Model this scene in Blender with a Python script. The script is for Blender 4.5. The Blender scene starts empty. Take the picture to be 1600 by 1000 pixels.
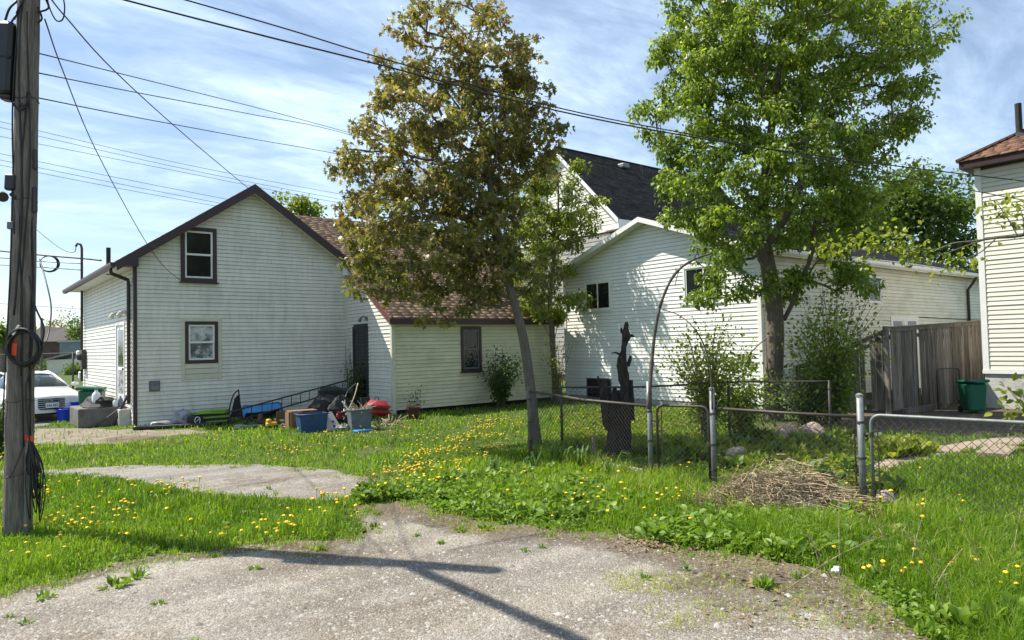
import bpy, math, random
import numpy as np
from math import sin, cos, tan, radians, pi, atan, sqrt, hypot
from mathutils import Matrix, Vector
random.seed(7); rng = np.random.default_rng(7)
scene = bpy.context.scene; COL = scene.collection

# ------------------------------------------------------------------ camera
FPX, HCAM = 1095.0, 1.8                        # focal length in photo pixels, eye height
yaw = radians(51.2); pitch = atan(38.7/FPX); roll = atan(.0219)
F0 = np.array([cos(yaw), sin(yaw), 0.]); R0 = np.array([sin(yaw), -cos(yaw), 0.]); U0 = np.array([0, 0, 1.])
FW = F0*cos(pitch)+U0*sin(pitch); UP = U0*cos(pitch)-F0*sin(pitch)
RT = R0*cos(roll)-UP*sin(roll); UP = UP*cos(roll)+R0*sin(roll)
CAM = np.array([0., 0., HCAM])
cd = bpy.data.cameras.new('camera'); cam = bpy.data.objects.new('camera', cd); COL.objects.link(cam)
cd.sensor_fit = 'HORIZONTAL'; cd.sensor_width = 36; cd.lens = FPX/1600*36; cd.clip_end = 3000; cd.clip_start = .05
cam.matrix_world = Matrix([[RT[i], UP[i], -FW[i], CAM[i]] for i in range(3)]+[[0, 0, 0, 1]])
scene.camera = cam

# ------------------------------------------------------------------ sky, sun, exposure
SUN_EL = math.atan(1.40); SUN_H = np.array([-.595, .804])
w = bpy.data.worlds.new('World'); scene.world = w; w.use_nodes = True
nt = w.node_tree; nt.nodes.clear(); N = nt.nodes.new; L = nt.links.new
sky = N('ShaderNodeTexSky'); sky.sky_type = 'NISHITA'; sky.sun_disc = False
sky.sun_elevation = SUN_EL; sky.sun_rotation = math.atan2(SUN_H[0], SUN_H[1])
sky.air_density = 1.0; sky.dust_density = .35; sky.ozone_density = 1.6; sky.altitude = 100
tc = N('ShaderNodeTexCoord'); sep = N('ShaderNodeSeparateXYZ'); L(tc.outputs['Generated'], sep.inputs[0])
mz = N('ShaderNodeMath'); mz.operation = 'MAXIMUM'; mz.inputs[1].default_value = .07; L(sep.outputs['Z'], mz.inputs[0])
az_ = N('ShaderNodeMath'); az_.operation = 'ADD'; az_.inputs[1].default_value = .12; L(mz.outputs[0], az_.inputs[0])
dvx = N('ShaderNodeMath'); dvx.operation = 'DIVIDE'; L(sep.outputs['X'], dvx.inputs[0]); L(az_.outputs[0], dvx.inputs[1])
dvy = N('ShaderNodeMath'); dvy.operation = 'DIVIDE'; L(sep.outputs['Y'], dvy.inputs[0]); L(az_.outputs[0], dvy.inputs[1])
cmb = N('ShaderNodeCombineXYZ'); L(dvx.outputs[0], cmb.inputs[0]); L(dvy.outputs[0], cmb.inputs[1])
mp = N('ShaderNodeMapping'); mp.inputs['Rotation'].default_value = (0, 0, radians(-8)); mp.inputs['Scale'].default_value = (.8, 1.5, 1); L(cmb.outputs[0], mp.inputs[0])
n1 = N('ShaderNodeTexNoise'); n1.inputs['Scale'].default_value = 1.1; n1.inputs['Detail'].default_value = 9; n1.inputs['Roughness'].default_value = .62; n1.inputs['Distortion'].default_value = .7; L(mp.outputs[0], n1.inputs['Vector'])
n2 = N('ShaderNodeTexNoise'); n2.inputs['Scale'].default_value = 6.5; n2.inputs['Detail'].default_value = 6; n2.inputs['Roughness'].default_value = .65; n2.inputs['Distortion'].default_value = .5; L(mp.outputs[0], n2.inputs['Vector'])
r1 = N('ShaderNodeMapRange'); r1.inputs['From Min'].default_value = .40; r1.inputs['From Max'].default_value = .68; L(n1.outputs['Fac'], r1.inputs['Value'])
r2 = N('ShaderNodeMapRange'); r2.inputs['From Min'].default_value = .35; r2.inputs['From Max'].default_value = .72; r2.inputs['To Min'].default_value = .45; L(n2.outputs['Fac'], r2.inputs['Value'])
cm = N('ShaderNodeMath'); cm.operation = 'MULTIPLY'; L(r1.outputs[0], cm.inputs[0]); L(r2.outputs[0], cm.inputs[1])
cl = N('ShaderNodeMath'); cl.operation = 'MULTIPLY_ADD'; cl.inputs[1].default_value = .8; cl.inputs[2].default_value = .15; L(cm.outputs[0], cl.inputs[0])
mx = N('ShaderNodeMixRGB'); mx.inputs['Color2'].default_value = (7.4, 9.1, 11.0, 1); L(cl.outputs[0], mx.inputs['Fac'])
L(sky.outputs[0], mx.inputs['Color1'])
bg = N('ShaderNodeBackground'); bg.inputs['Strength'].default_value = .085; L(mx.outputs[0], bg.inputs['Color'])
ow = N('ShaderNodeOutputWorld'); L(bg.outputs[0], ow.inputs['Surface'])

sd = bpy.data.lights.new('sun', 'SUN'); so = bpy.data.objects.new('sun', sd); COL.objects.link(so)
sd.energy = 5.0; sd.angle = radians(.53); sd.color = (1, .94, .82)
sv = Vector((SUN_H[0]*cos(SUN_EL), SUN_H[1]*cos(SUN_EL), sin(SUN_EL)))
so.rotation_euler = sv.to_track_quat('Z', 'Y').to_euler(); so.location = (-10, 14, 25)
vs = scene.view_settings; vs.view_transform = 'Standard'; vs.look = 'None'; vs.exposure = .82; vs.gamma = 1; vs.use_curve_mapping = False
scene.cycles.max_bounces = 6; scene.cycles.transparent_max_bounces = 8

# ------------------------------------------------------------------ helpers
def V(*a): return np.array(a, float)
def ray(x, y): return FW*FPX+RT*(x-800)-UP*(y-500)
def G(x, y, z=0.):
    d = ray(x, y); return CAM+d*((z-HCAM)/d[2])
def PX(x, y, X): d = ray(x, y); return CAM+d*(X/d[0])
def PY(x, y, Y): d = ray(x, y); return CAM+d*(Y/d[1])
def PD(x, y, D): return CAM+ray(x, y)*(D/FPX)
def depth(p): return float((np.asarray(p, float)-CAM)@FW)
def proj(p):
    d = np.asarray(p, float)-CAM; z = d@FW
    return 800+FPX*(d@RT)/z, 500-FPX*(d@UP)/z

def tag(o, label=None, cat=None, group=None, kind=None):
    if label: o['label'] = label
    if cat: o['category'] = cat
    if group: o['group'] = group
    if kind: o['kind'] = kind
    return o
def root(name, label, cat, loc=(0, 0, 0), rz=0., group=None):
    o = bpy.data.objects.new(name, None); COL.objects.link(o); o.empty_display_size = .2
    o.location = tuple(float(v) for v in loc); o.rotation_euler = (0, 0, rz)
    return tag(o, label, cat, group)

class MB:
    def __init__(s): s.v = []; s.f = []; s.m = []
    def add(s, vs, fs, mi=0):
        b = len(s.v); s.v += [tuple(float(q) for q in p) for p in vs]
        s.f += [tuple(b+i for i in f) for f in fs]; s.m += [mi]*len(fs); return s
    def box(s, c, d, rz=0., M=None, mi=0, tp=1.0):
        """box at centre c with full size d; tp scales the top in x and y"""
        x, y, z = d[0]/2, d[1]/2, d[2]/2
        p = [(-x, -y, -z), (x, -y, -z), (x, y, -z), (-x, y, -z), (-x*tp, -y*tp, z), (x*tp, -y*tp, z), (x*tp, y*tp, z), (-x*tp, y*tp, z)]
        if M is None: M = Matrix.Rotation(rz, 3, 'Z')
        q = [tuple(M @ Vector(a)+Vector(tuple(float(k) for k in c))) for a in p]
        return s.add(q, [(0, 3, 2, 1), (4, 5, 6, 7), (0, 1, 5, 4), (1, 2, 6, 5), (2, 3, 7, 6), (3, 0, 4, 7)], mi)
    def bb(s, a, b, mi=0):
        a, b = np.minimum(a, b), np.maximum(a, b)
        return s.box(tuple((np.array(a)+np.array(b))/2), tuple(np.array(b)-np.array(a)), mi=mi)
    def bev(s, c, d, r=.02, M=None, mi=0, tp=1.0):
        """bevelled box (chamfered edges)"""
        x, y, z = d[0]/2, d[1]/2, d[2]/2; r = min(r, x*.9, y*.9, z*.9)
        if M is None: M = Matrix.Identity(3)
        def ring(zz, ix, k):
            X, Y = (x-ix)*k, (y-ix)*k; rr = r
            return [(X-rr, -Y, zz), (X, -Y+rr, zz), (X, Y-rr, zz), (X-rr, Y, zz), (-X+rr, Y, zz), (-X, Y-rr, zz), (-X, -Y+rr, zz), (-X+rr, -Y, zz)]
        k0 = 1.0; rs = [ring(-z, r*.7, 1), ring(-z+r, 0, 1), ring(z-r, 0, tp), ring(z, r*.7, tp)]
        q = [tuple(M @ Vector(a)+Vector(tuple(float(k) for k in c))) for rg in rs for a in rg]
        fs = [tuple(range(7, -1, -1)), tuple(range(24, 32))]
        for j in range(3):
            for i in range(8): fs.append((j*8+i, j*8+(i+1) % 8, j*8+8+(i+1) % 8, j*8+8+i))
        return s.add(q, fs, mi)
    def tube(s, pts, rad, n=6, cap=True, mi=0):
        P = [np.array(p, float) for p in pts]; m = len(P)
        if not hasattr(rad, '__len__'): rad = [rad]*m
        prev = None; vs = []; fs = []
        for i in range(m):
            t = P[min(i+1, m-1)]-P[max(i-1, 0)]; t = t/(np.linalg.norm(t)+1e-9)
            if prev is None:
                a = np.array([0, 0, 1.]) if abs(t[2]) < .9 else np.array([1., 0, 0])
                u = np.cross(t, a)
            else: u = prev-t*(prev@t)
            u = u/(np.linalg.norm(u)+1e-9); v = np.cross(t, u); prev = u
            for k in range(n):
                an = 2*pi*k/n; vs.append(P[i]+rad[i]*(cos(an)*u+sin(an)*v))
        for i in range(m-1):
            for k in range(n): fs.append((i*n+k, i*n+(k+1) % n, i*n+n+(k+1) % n, i*n+n+k))
        if cap: fs += [tuple(range(n-1, -1, -1)), tuple(range((m-1)*n, m*n))]
        return s.add(vs, fs, mi)
    def lathe(s, c, prof, n=16, M=None, mi=0):
        vs = []; fs = []; M = M or Matrix.Identity(3)
        for r, z in prof:
            for k in range(n): vs.append(tuple(M @ Vector((r*cos(2*pi*k/n), r*sin(2*pi*k/n), z))+Vector(tuple(float(q) for q in c))))
        for i in range(len(prof)-1):
            for k in range(n): fs.append((i*n+k, i*n+(k+1) % n, i*n+n+(k+1) % n, i*n+n+k))
        fs += [tuple(range(n-1, -1, -1)), tuple(range((len(prof)-1)*n, len(prof)*n))]
        return s.add(vs, fs, mi)
    def prism(s, poly, ext, mi=0):
        """polygon (3-D points) pushed along ext"""
        n = len(poly); e = np.array(ext, float); P = [np.array(p, float) for p in poly]
        return s.add(P+[p+e for p in P], [tuple(range(n-1, -1, -1)), tuple(range(n, 2*n))]+[(i, (i+1) % n, n+(i+1) % n, n+i) for i in range(n)], mi)
    def build(s, name, mats, parent=None, world=True, smooth=False, label=None, kind=None, bevel=0):
        me = bpy.data.meshes.new(name); me.from_pydata(s.v, [], s.f)
        if not isinstance(mats, (list, tuple)): mats = [mats]
        for m in mats: me.materials.append(m)
        if len(mats) > 1: me.polygons.foreach_set('material_index', s.m)
        if smooth: me.polygons.foreach_set('use_smooth', [True]*len(me.polygons))
        me.update()
        return link(name, me, parent, world, label, kind)
def link(name, me, parent=None, world=True, label=None, kind=None):
    o = bpy.data.objects.new(name, me); COL.objects.link(o)
    if parent is not None:
        o.parent = parent
        if world and parent.type == 'EMPTY': o.matrix_parent_inverse = Matrix.Translation(-Vector(parent.location))
    return tag(o, label, None, None, kind)
def np_mesh(name, verts, faces, mat, attr=None, smooth=False):
    """big meshes: verts (N,3), faces (M,k) all of one size, attr: per-vertex float 'rnd'"""
    me = bpy.data.meshes.new(name); verts = np.asarray(verts, np.float32); faces = np.asarray(faces, np.int32)
    nf, k = faces.shape
    me.vertices.add(len(verts)); me.vertices.foreach_set('co', verts.ravel())
    me.loops.add(nf*k); me.loops.foreach_set('vertex_index', faces.ravel())
    me.polygons.add(nf); me.polygons.foreach_set('loop_start', np.arange(0, nf*k, k, dtype=np.int32))
    if smooth: me.polygons.foreach_set('use_smooth', np.ones(nf, bool))
    if attr is not None:
        a = me.attributes.new('rnd', 'FLOAT', 'POINT'); a.data.foreach_set('value', np.asarray(attr, np.float32))
    me.materials.append(mat); me.update(calc_edges=True)
    return me
def smooth_path(pts, n=8):
    P = np.array(pts, float); P = np.vstack([2*P[0]-P[1], P, 2*P[-1]-P[-2]]); out = []
    for i in range(1, len(P)-2):
        for k in range(n):
            t = k/n; a, b, c, d = P[i-1:i+3]
            out.append(.5*((2*b)+(-a+c)*t+(2*a-5*b+4*c-d)*t*t+(-a+3*b-3*c+d)*t**3))
    out.append(P[-2]); return np.array(out)
def copy_tree(o, parent=None):
    c = o.copy(); COL.objects.link(c)
    if parent is not None: c.parent = parent; c.matrix_parent_inverse = o.matrix_parent_inverse.copy()
    for ch in o.children: copy_tree(ch, c)
    return c

# ------------------------------------------------------------------ materials
def newmat(name):
    m = bpy.data.materials.new(name); m.use_nodes = True; t = m.node_tree
    return m, t, t.nodes['Principled BSDF'], t.nodes.new, t.links.new
def mat(name, col, rough=.7, var=.12, scale=6., bump=0., bscale=40., metal=0., stretch=None, spec=.5, rnd=0., col2=None, c2lo=.5, c2hi=.75, c2scale=1.5, c2stretch=None, coat=0.):
    """colour with two octaves of noise variation, optional second colour in patches, optional relief, optional per-object tint"""
    m, t, b, N, L = newmat(name)
    b.inputs['Roughness'].default_value = rough; b.inputs['Metallic'].default_value = metal; b.inputs['Specular IOR Level'].default_value = spec
    b.inputs['Coat Weight'].default_value = coat
    g = N('ShaderNodeNewGeometry'); mp = N('ShaderNodeMapping'); L(g.outputs['Position'], mp.inputs[0])
    if stretch: mp.inputs['Scale'].default_value = stretch
    n = N('ShaderNodeTexNoise'); n.inputs['Scale'].default_value = scale; n.inputs['Detail'].default_value = 6; n.inputs['Roughness'].default_value = .6; L(mp.outputs[0], n.inputs['Vector'])
    r = N('ShaderNodeMapRange'); r.inputs['From Min'].default_value = .3; r.inputs['From Max'].default_value = .7; r.inputs['To Min'].default_value = 1-var; r.inputs['To Max'].default_value = 1+var; L(n.outputs['Fac'], r.inputs['Value'])
    fac = r.outputs[0]
    if rnd:
        oi = N('ShaderNodeObjectInfo'); r2 = N('ShaderNodeMapRange'); r2.inputs['To Min'].default_value = 1-rnd; r2.inputs['To Max'].default_value = 1+rnd; L(oi.outputs['Random'], r2.inputs['Value'])
        mu = N('ShaderNodeMath'); mu.operation = 'MULTIPLY'; L(fac, mu.inputs[0]); L(r2.outputs[0], mu.inputs[1]); fac = mu.outputs[0]
    src = None
    if col2:
        mp2 = N('ShaderNodeMapping'); L(g.outputs['Position'], mp2.inputs[0])
        if c2stretch: mp2.inputs['Scale'].default_value = c2stretch
        n2 = N('ShaderNodeTexNoise'); n2.inputs['Scale'].default_value = c2scale; n2.inputs['Detail'].default_value = 7; n2.inputs['Roughness'].default_value = .65; L(mp2.outputs[0], n2.inputs['Vector'])
        rr = N('ShaderNodeMapRange'); rr.inputs['From Min'].default_value = c2lo; rr.inputs['From Max'].default_value = c2hi; L(n2.outputs['Fac'], rr.inputs['Value'])
        mx = N('ShaderNodeMixRGB'); mx.inputs['Color1'].default_value = (*col, 1); mx.inputs['Color2'].default_value = (*col2, 1); L(rr.outputs[0], mx.inputs['Fac']); src = mx.outputs[0]
    vm = N('ShaderNodeVectorMath'); vm.operation = 'SCALE'
    if src: L(src, vm.inputs[0])
    else: vm.inputs[0].default_value = col
    L(fac, vm.inputs['Scale']); L(vm.outputs[0], b.inputs['Base Color'])
    if bump:
        n3 = N('ShaderNodeTexNoise'); n3.inputs['Scale'].default_value = bscale; n3.inputs['Detail'].default_value = 5; L(mp.outputs[0], n3.inputs['Vector'])
        bp = N('ShaderNodeBump'); bp.inputs['Strength'].default_value = bump; bp.inputs['Distance'].default_value = .02; L(n3.outputs['Fac'], bp.inputs['Height']); L(bp.outputs[0], b.inputs['Normal'])
    return m
def leafmat(name, stops, trans=.35, rough=.5, spec=.35):
    """leaf with light passing through; colour by the per-leaf attribute rnd"""
    m, t, b, N, L = newmat(name)
    at = N('ShaderNodeAttribute'); at.attribute_name = 'rnd'
    cr = N('ShaderNodeValToRGB'); L(at.outputs['Fac'], cr.inputs[0]); e = cr.color_ramp.elements
    e[0].position = stops[0][0]; e[0].color = (*stops[0][1], 1); e[1].position = stops[-1][0]; e[1].color = (*stops[-1][1], 1)
    for p, c in stops[1:-1]:
        q = e.new(p); q.color = (*c, 1)
    L(cr.outputs[0], b.inputs['Base Color']); b.inputs['Roughness'].default_value = rough; b.inputs['Specular IOR Level'].default_value = spec
    tr = N('ShaderNodeBsdfTranslucent'); vm = N('ShaderNodeVectorMath'); vm.operation = 'MULTIPLY'; vm.inputs[1].default_value = (1.6, 1.6, .8); L(cr.outputs[0], vm.inputs[0]); L(vm.outputs[0], tr.inputs['Color'])
    ms = N('ShaderNodeMixShader'); ms.inputs[0].default_value = trans; L(b.outputs[0], ms.inputs[1]); L(tr.outputs[0], ms.inputs[2])
    L(ms.outputs[0], t.nodes['Material Output'].inputs['Surface'])
    return m
M = {}
M['siding'] = mat('white_siding', (.665, .655, .58), .55, .07, 4, rnd=.045, stretch=(2.5, 2.5, .5), col2=(.47, .475, .41), c2lo=.48, c2hi=.92, c2scale=1.6, c2stretch=(1.6, 1.6, .45), bump=.04, bscale=9)
M['siding_mid'] = mat('clean_siding', (.72, .73, .70), .5, .05, 3, rnd=.03, col2=(.45, .46, .42), c2lo=.55, c2hi=1., c2scale=1.1, c2stretch=(1, 1, 3), bump=.03, bscale=9)
M['siding_side'] = mat('stained_siding', (.66, .65, .55), .55, .06, 3, rnd=.04, col2=(.36, .33, .22), c2lo=.48, c2hi=.95, c2scale=.9, c2stretch=(1, 1, 2.5), bump=.03, bscale=9)
M['siding_yellow'] = mat('yellow_siding', (.62, .60, .43), .55, .06, 3, rnd=.04, col2=(.34, .36, .2), c2lo=.5, c2hi=.95, c2scale=1, c2stretch=(1, 1, 2), bump=.03, bscale=9)
M['siding_cream'] = mat('cream_siding', (.66, .64, .56), .5, .04, 3, rnd=.03, bump=.03, bscale=9)
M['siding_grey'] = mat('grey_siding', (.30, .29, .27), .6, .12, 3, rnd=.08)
M['backing'] = mat('wall_backing', (.07, .07, .065), .9, .1)  # near-black, painting shade into the slots between siding boards
M['maroon'] = mat('maroon_trim', (.040, .020, .022), .45, .15, 5, rnd=.05)
M['maroon_red'] = mat('red_brown_trim', (.15, .045, .04), .5, .15, 6)
M['white'] = mat('white_trim', (.74, .74, .72), .5, .06, 4, bump=.03)
M['cream_trim'] = mat('cream_trim', (.58, .57, .46), .55, .08, 5, rnd=.05)
M['soffit'] = mat('soffit', (.62, .62, .56), .6, .06, 4)
M['shingle_brown'] = None
M['black'] = mat('black_plastic', (.012, .012, .013), .45, .2, 12)
M['blackmat'] = mat('dull_black', (.02, .02, .02), .8, .3, 12)
M['cable'] = mat('cable_black', (.011, .011, .012), .55, .1, 5)
M['galv'] = mat('galvanised_steel', (.185, .195, .20), .55, .2, 14, metal=.35, col2=(.25, .2, .16), c2lo=.62, c2hi=.85, c2scale=9)
M['galv_dark'] = mat('weathered_steel', (.060, .054, .05), .6, .25, 10, metal=.3, col2=(.075, .035, .02), c2lo=.5, c2hi=.75, c2scale=12)
M['concrete'] = mat('concrete', (.36, .35, .32), .9, .15, 5, bump=.4, bscale=30, col2=(.16, .15, .13), c2lo=.5, c2hi=.8, c2scale=2)
M['concrete_dark'] = mat('shaded_stained_concrete', (.15, .145, .13), .9, .25, 6, bump=.5, bscale=30, col2=(.07, .066, .06), c2lo=.48, c2hi=.7, c2scale=3)  # darkened to carry the shade of the step's front, with stain patches
M['concrete_pale'] = mat('pale_concrete', (.50, .49, .45), .9, .12, 3, bump=.4, bscale=22, col2=(.3, .28, .25), c2lo=.5, c2hi=.8, c2scale=2.2)
M['poleWood'] = mat('pole_wood', (.20, .172, .145), .9, .35, 16, stretch=(6, 6, .35), bump=.9, bscale=22, col2=(.085, .073, .064), c2lo=.42, c2hi=.7, c2scale=5, c2stretch=(5, 5, .3))
M['fenceWood'] = mat('weathered_wood', (.20, .178, .152), .9, .35, 12, stretch=(7, 7, .3), bump=.6, bscale=20, rnd=.42, col2=(.05, .04, .033), c2lo=.42, c2hi=.68, c2scale=4, c2stretch=(5, 5, .3))
M['bark'] = mat('bark', (.135, .112, .09), .95, .35, 9, stretch=(3, 3, .7), bump=.9, bscale=18)
M['bark_grey'] = mat('grey_bark', (.13, .112, .092), .95, .3, 9, stretch=(3, 3, .6), bump=.8, bscale=18)
M['bark_dark'] = mat('dead_bark', (.034, .028, .023), .95, .6, 11, stretch=(4, 4, .5), bump=1., bscale=16, col2=(.012, .010, .009), c2lo=.45, c2hi=.6, c2scale=7, c2stretch=(4, 4, .6))
M['deadwood'] = mat('dead_branch', (.08, .066, .055), .9, .35, 16, bump=.6, bscale=30)
M['lightwood'] = mat('split_timber', (.42, .35, .26), .9, .25, 8, stretch=(4, 4, 1), bump=.4)
M['straw'] = mat('straw', (.38, .30, .19), .85, .5, 25, col2=(.12, .085, .05), c2lo=.45, c2hi=.62, c2scale=16)
M['plank'] = mat('raw_plank', (.30, .19, .10), .85, .25, 9)
M['stone'] = mat('fieldstone', (.34, .27, .22), .9, .3, 9, bump=.6, bscale=25)
M['blue'] = mat('blue_plastic', (.014, .06, .17), .5, .3, 9, col2=(.05, .06, .07), c2lo=.52, c2hi=.75, c2scale=7)
M['blue_bright'] = mat('bright_blue_plastic', (.01, .05, .55), .4, .1, 5)
M['blue_pale'] = mat('sky_blue_plastic', (.03, .22, .48), .45, .15, 5)
M['green_bin'] = mat('green_plastic', (.010, .11, .060), .4, .12, 5)
M['grey_bin'] = mat('grey_plastic', (.12, .135, .15), .5, .2, 7, col2=(.07, .065, .06), c2lo=.52, c2hi=.75, c2scale=6)
M['red'] = mat('red_enamel', (.30, .018, .028), .4, .25, 8, col2=(.10, .02, .02), c2lo=.55, c2hi=.75, c2scale=6)
M['orange'] = mat('orange_plastic', (.62, .07, .02), .5, .15, 8)
M['yellow'] = mat('yellow_plastic', (.65, .36, .02), .45, .1, 8)
M['lime'] = mat('lime_cloth', (.17, .30, .03), .8, .2, 14)
M['bag'] = mat('grey_bag', (.25, .25, .27), .35, .3, 9, bump=.8, bscale=14)
M['litter'] = mat('white_litter', (.7, .72, .74), .6, .1, 10, bump=.5, bscale=25)
M['carton'] = mat('brown_board', (.19, .115, .062), .85, .18, 7)
M['terracotta'] = mat('dull_terracotta', (.075, .028, .02), .85, .2, 9)
M['carwhite'] = mat('white_car_paint', (.74, .75, .76), .25, .02, 2, coat=.6)
M['chrome'] = mat('chrome', (.55, .56, .57), .15, .03, 3, metal=1)
M['tyre'] = mat('tyre_rubber', (.015, .015, .015), .85, .2, 10)
M['alu'] = mat('aluminium', (.32, .32, .31), .45, .15, 7, metal=.7)
M['lens'] = mat('lamp_lens', (.55, .56, .55), .12, .05, 4)
M['asphalt'] = mat('asphalt', (.15, .145, .14), .95, .2, 2.5, bump=.3, bscale=35)
M['farlot'] = mat('gravel_lot', (.26, .25, .235), .95, .2, .6, col2=(.12, .13, .07), c2lo=.5, c2hi=.72, c2scale=.35)
M['brick_dark'] = mat('dark_brick', (.085, .055, .045), .9, .25, 2)
M['roof_far'] = mat('dark_far_roof', (.06, .05, .048), .9, .2, 3)
M['bluegrey'] = mat('bluegrey_wall', (.16, .2, .22), .8, .15, 2)
M['dirt'] = mat('bare_earth', (.20, .165, .125), .95, .3, 3.5, bump=.7, bscale=28, col2=(.13, .11, .07), c2lo=.48, c2hi=.7, c2scale=2.3)
M['pathway'] = mat('path_slab', (.27, .21, .165), .95, .2, 4, bump=.4, bscale=30)
M['plate'] = mat('plate', (.62, .63, .66), .4, .05, 5)

def glassmat(name, col=(.012, .016, .017), rough=.06):
    m, t, b, N, L = newmat(name)
    b.inputs['Base Color'].default_value = (*col, 1); b.inputs['Roughness'].default_value = rough; b.inputs['Specular IOR Level'].default_value = .5
    g = N('ShaderNodeNewGeometry'); n = N('ShaderNodeTexNoise'); n.inputs['Scale'].default_value = 3; L(g.outputs['Position'], n.inputs['Vector'])
    bp = N('ShaderNodeBump'); bp.inputs['Strength'].default_value = .12; bp.inputs['Distance'].default_value = .05; L(n.outputs['Fac'], bp.inputs['Height']); L(bp.outputs[0], b.inputs['Normal'])
    return m
M['glass'] = glassmat('window_glass'); M['glass_car'] = glassmat('car_glass', (.05, .07, .08), .03)
M['curtain'] = mat('patterned_net', (.42, .44, .42), .7, .45, 6.5, bump=.2, col2=(.10, .11, .11), c2lo=.46, c2hi=.56, c2scale=5.5)

def shinglemat(name, stops):
    m, t, b, N, L = newmat(name); b.inputs['Roughness'].default_value = .95; b.inputs['Specular IOR Level'].default_value = .2
    at = N('ShaderNodeAttribute'); at.attribute_name = 'rnd'; cr = N('ShaderNodeValToRGB'); L(at.outputs['Fac'], cr.inputs[0])
    e = cr.color_ramp.elements; e[0].color = (*stops[0], 1); e[1].color = (*stops[-1], 1)
    for i, c in enumerate(stops[1:-1]):
        q = e.new((i+1)/(len(stops)-1)); q.color = (*c, 1)
    g = N('ShaderNodeNewGeometry'); n = N('ShaderNodeTexNoise'); n.inputs['Scale'].default_value = 60; n.inputs['Detail'].default_value = 4; L(g.outputs['Position'], n.inputs['Vector'])
    r = N('ShaderNodeMapRange'); r.inputs['From Min'].default_value = .3; r.inputs['From Max'].default_value = .7; r.inputs['To Min'].default_value = .7; r.inputs['To Max'].default_value = 1.3; L(n.outputs['Fac'], r.inputs['Value'])
    vm = N('ShaderNodeVectorMath'); vm.operation = 'SCALE'; L(cr.outputs[0], vm.inputs[0]); L(r.outputs[0], vm.inputs['Scale']); L(vm.outputs[0], b.inputs['Base Color'])
    return m
M['shingle_brown'] = shinglemat('brown_shingle', [(.18, .108, .068), (.35, .22, .145), (.46, .31, .21)])
M['shingle_red'] = shinglemat('red_brown_shingle', [(.09, .05, .035), (.17, .095, .065), (.22, .125, .09)])
M['shingle_dark'] = shinglemat('charcoal_shingle', [(.030, .028, .028), (.050, .046, .044), (.075, .068, .064)])
M['shingle_grey'] = shinglemat('grey_shingle', [(.05, .05, .055), (.085, .085, .09), (.12, .12, .125)])
M['leaf_maple'] = leafmat('bronze_maple_leaf', [(0, (.08, .098, .02)), (.35, (.15, .158, .036)), (.60, (.195, .175, .05)), (.84, (.235, .15, .058)), (1, (.27, .26, .085))], .45, .40, .5)
M['leaf_green'] = leafmat('green_tree_leaf', [(0, (.06, .105, .012)), (.5, (.16, .235, .028)), (1, (.32, .39, .06))], .48, .42, .5)
M['leaf_lime'] = leafmat('lime_tree_leaf', [(0, (.08, .115, .014)), (.5, (.185, .235, .03)), (1, (.33, .36, .06))], .42)
M['leaf_dark'] = leafmat('dark_shrub_leaf', [(0, (.02, .045, .010)), (.6, (.055, .11, .018)), (1, (.12, .19, .03))], .36)
M['leaf_far'] = leafmat('far_tree_leaf', [(0, (.045, .08, .015)), (.5, (.105, .17, .03)), (1, (.20, .27, .05))], .38)
M['grass'] = leafmat('grass_blade', [(0, (.060, .125, .008)), (.45, (.135, .245, .014)), (.8, (.24, .355, .026)), (.93, (.33, .385, .055)), (1, (.44, .37, .17))], .42, .5, .3)
M['weed'] = leafmat('weed_leaf', [(0, (.06, .115, .014)), (.5, (.14, .24, .028)), (1, (.27, .36, .06))], .38)
M['iris'] = leafmat('strap_leaf', [(0, (.05, .10, .02)), (1, (.15, .25, .06))], .3)
M['stem'] = mat('green_stem', (.14, .2, .05), .7, .2, 20)
M['dryleaf'] = mat('dry_leaf', (.20, .13, .075), .9, .35, 30)
M['petal'] = mat('dandelion_yellow', (.80, .52, .012), .6, .12, 60)
M['seed'] = mat('white_flower', (.72, .72, .62), .7, .1, 40)
# ------------------------------------------------------------------ ground, drive, paths (the setting)
def inpoly(x, y, poly):
    x = np.asarray(x); y = np.asarray(y); r = np.zeros(x.shape, bool); j = len(poly)-1
    for i in range(len(poly)):
        xi, yi = poly[i][0], poly[i][1]; xj, yj = poly[j][0], poly[j][1]
        c = ((yi > y) != (yj > y)) & (x < (xj-xi)*(y-yi)/(yj-yi+1e-12)+xi); r ^= c; j = i
    return r
def ragged(poly, amp, step=.12, closed=True):
    out = []; n = len(poly)
    for i in range(n):
        a = np.array(poly[i][:2]); b = np.array(poly[(i+1) % n][:2]); k = max(1, int(np.linalg.norm(b-a)/step)); k = min(k, 80)
        for q in range(k): out.append(a+(b-a)*q/k+rng.normal(0, amp, 2))
    return [tuple(p) for p in out]
def sheet(name, poly, z, m, label=None, parent=None):
    me = bpy.data.meshes.new(name); me.from_pydata([(p[0], p[1], z) for p in poly], [], [tuple(range(len(poly)))]); me.materials.append(m); me.update()
    if me.polygons[0].normal.z < 0: me.flip_normals()
    o = link(name, me, parent); o['kind'] = 'structure'
    if label: o['label'] = label
    return o
def pxw(pts): return [tuple(G(*p)[:2]) for p in pts]

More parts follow.
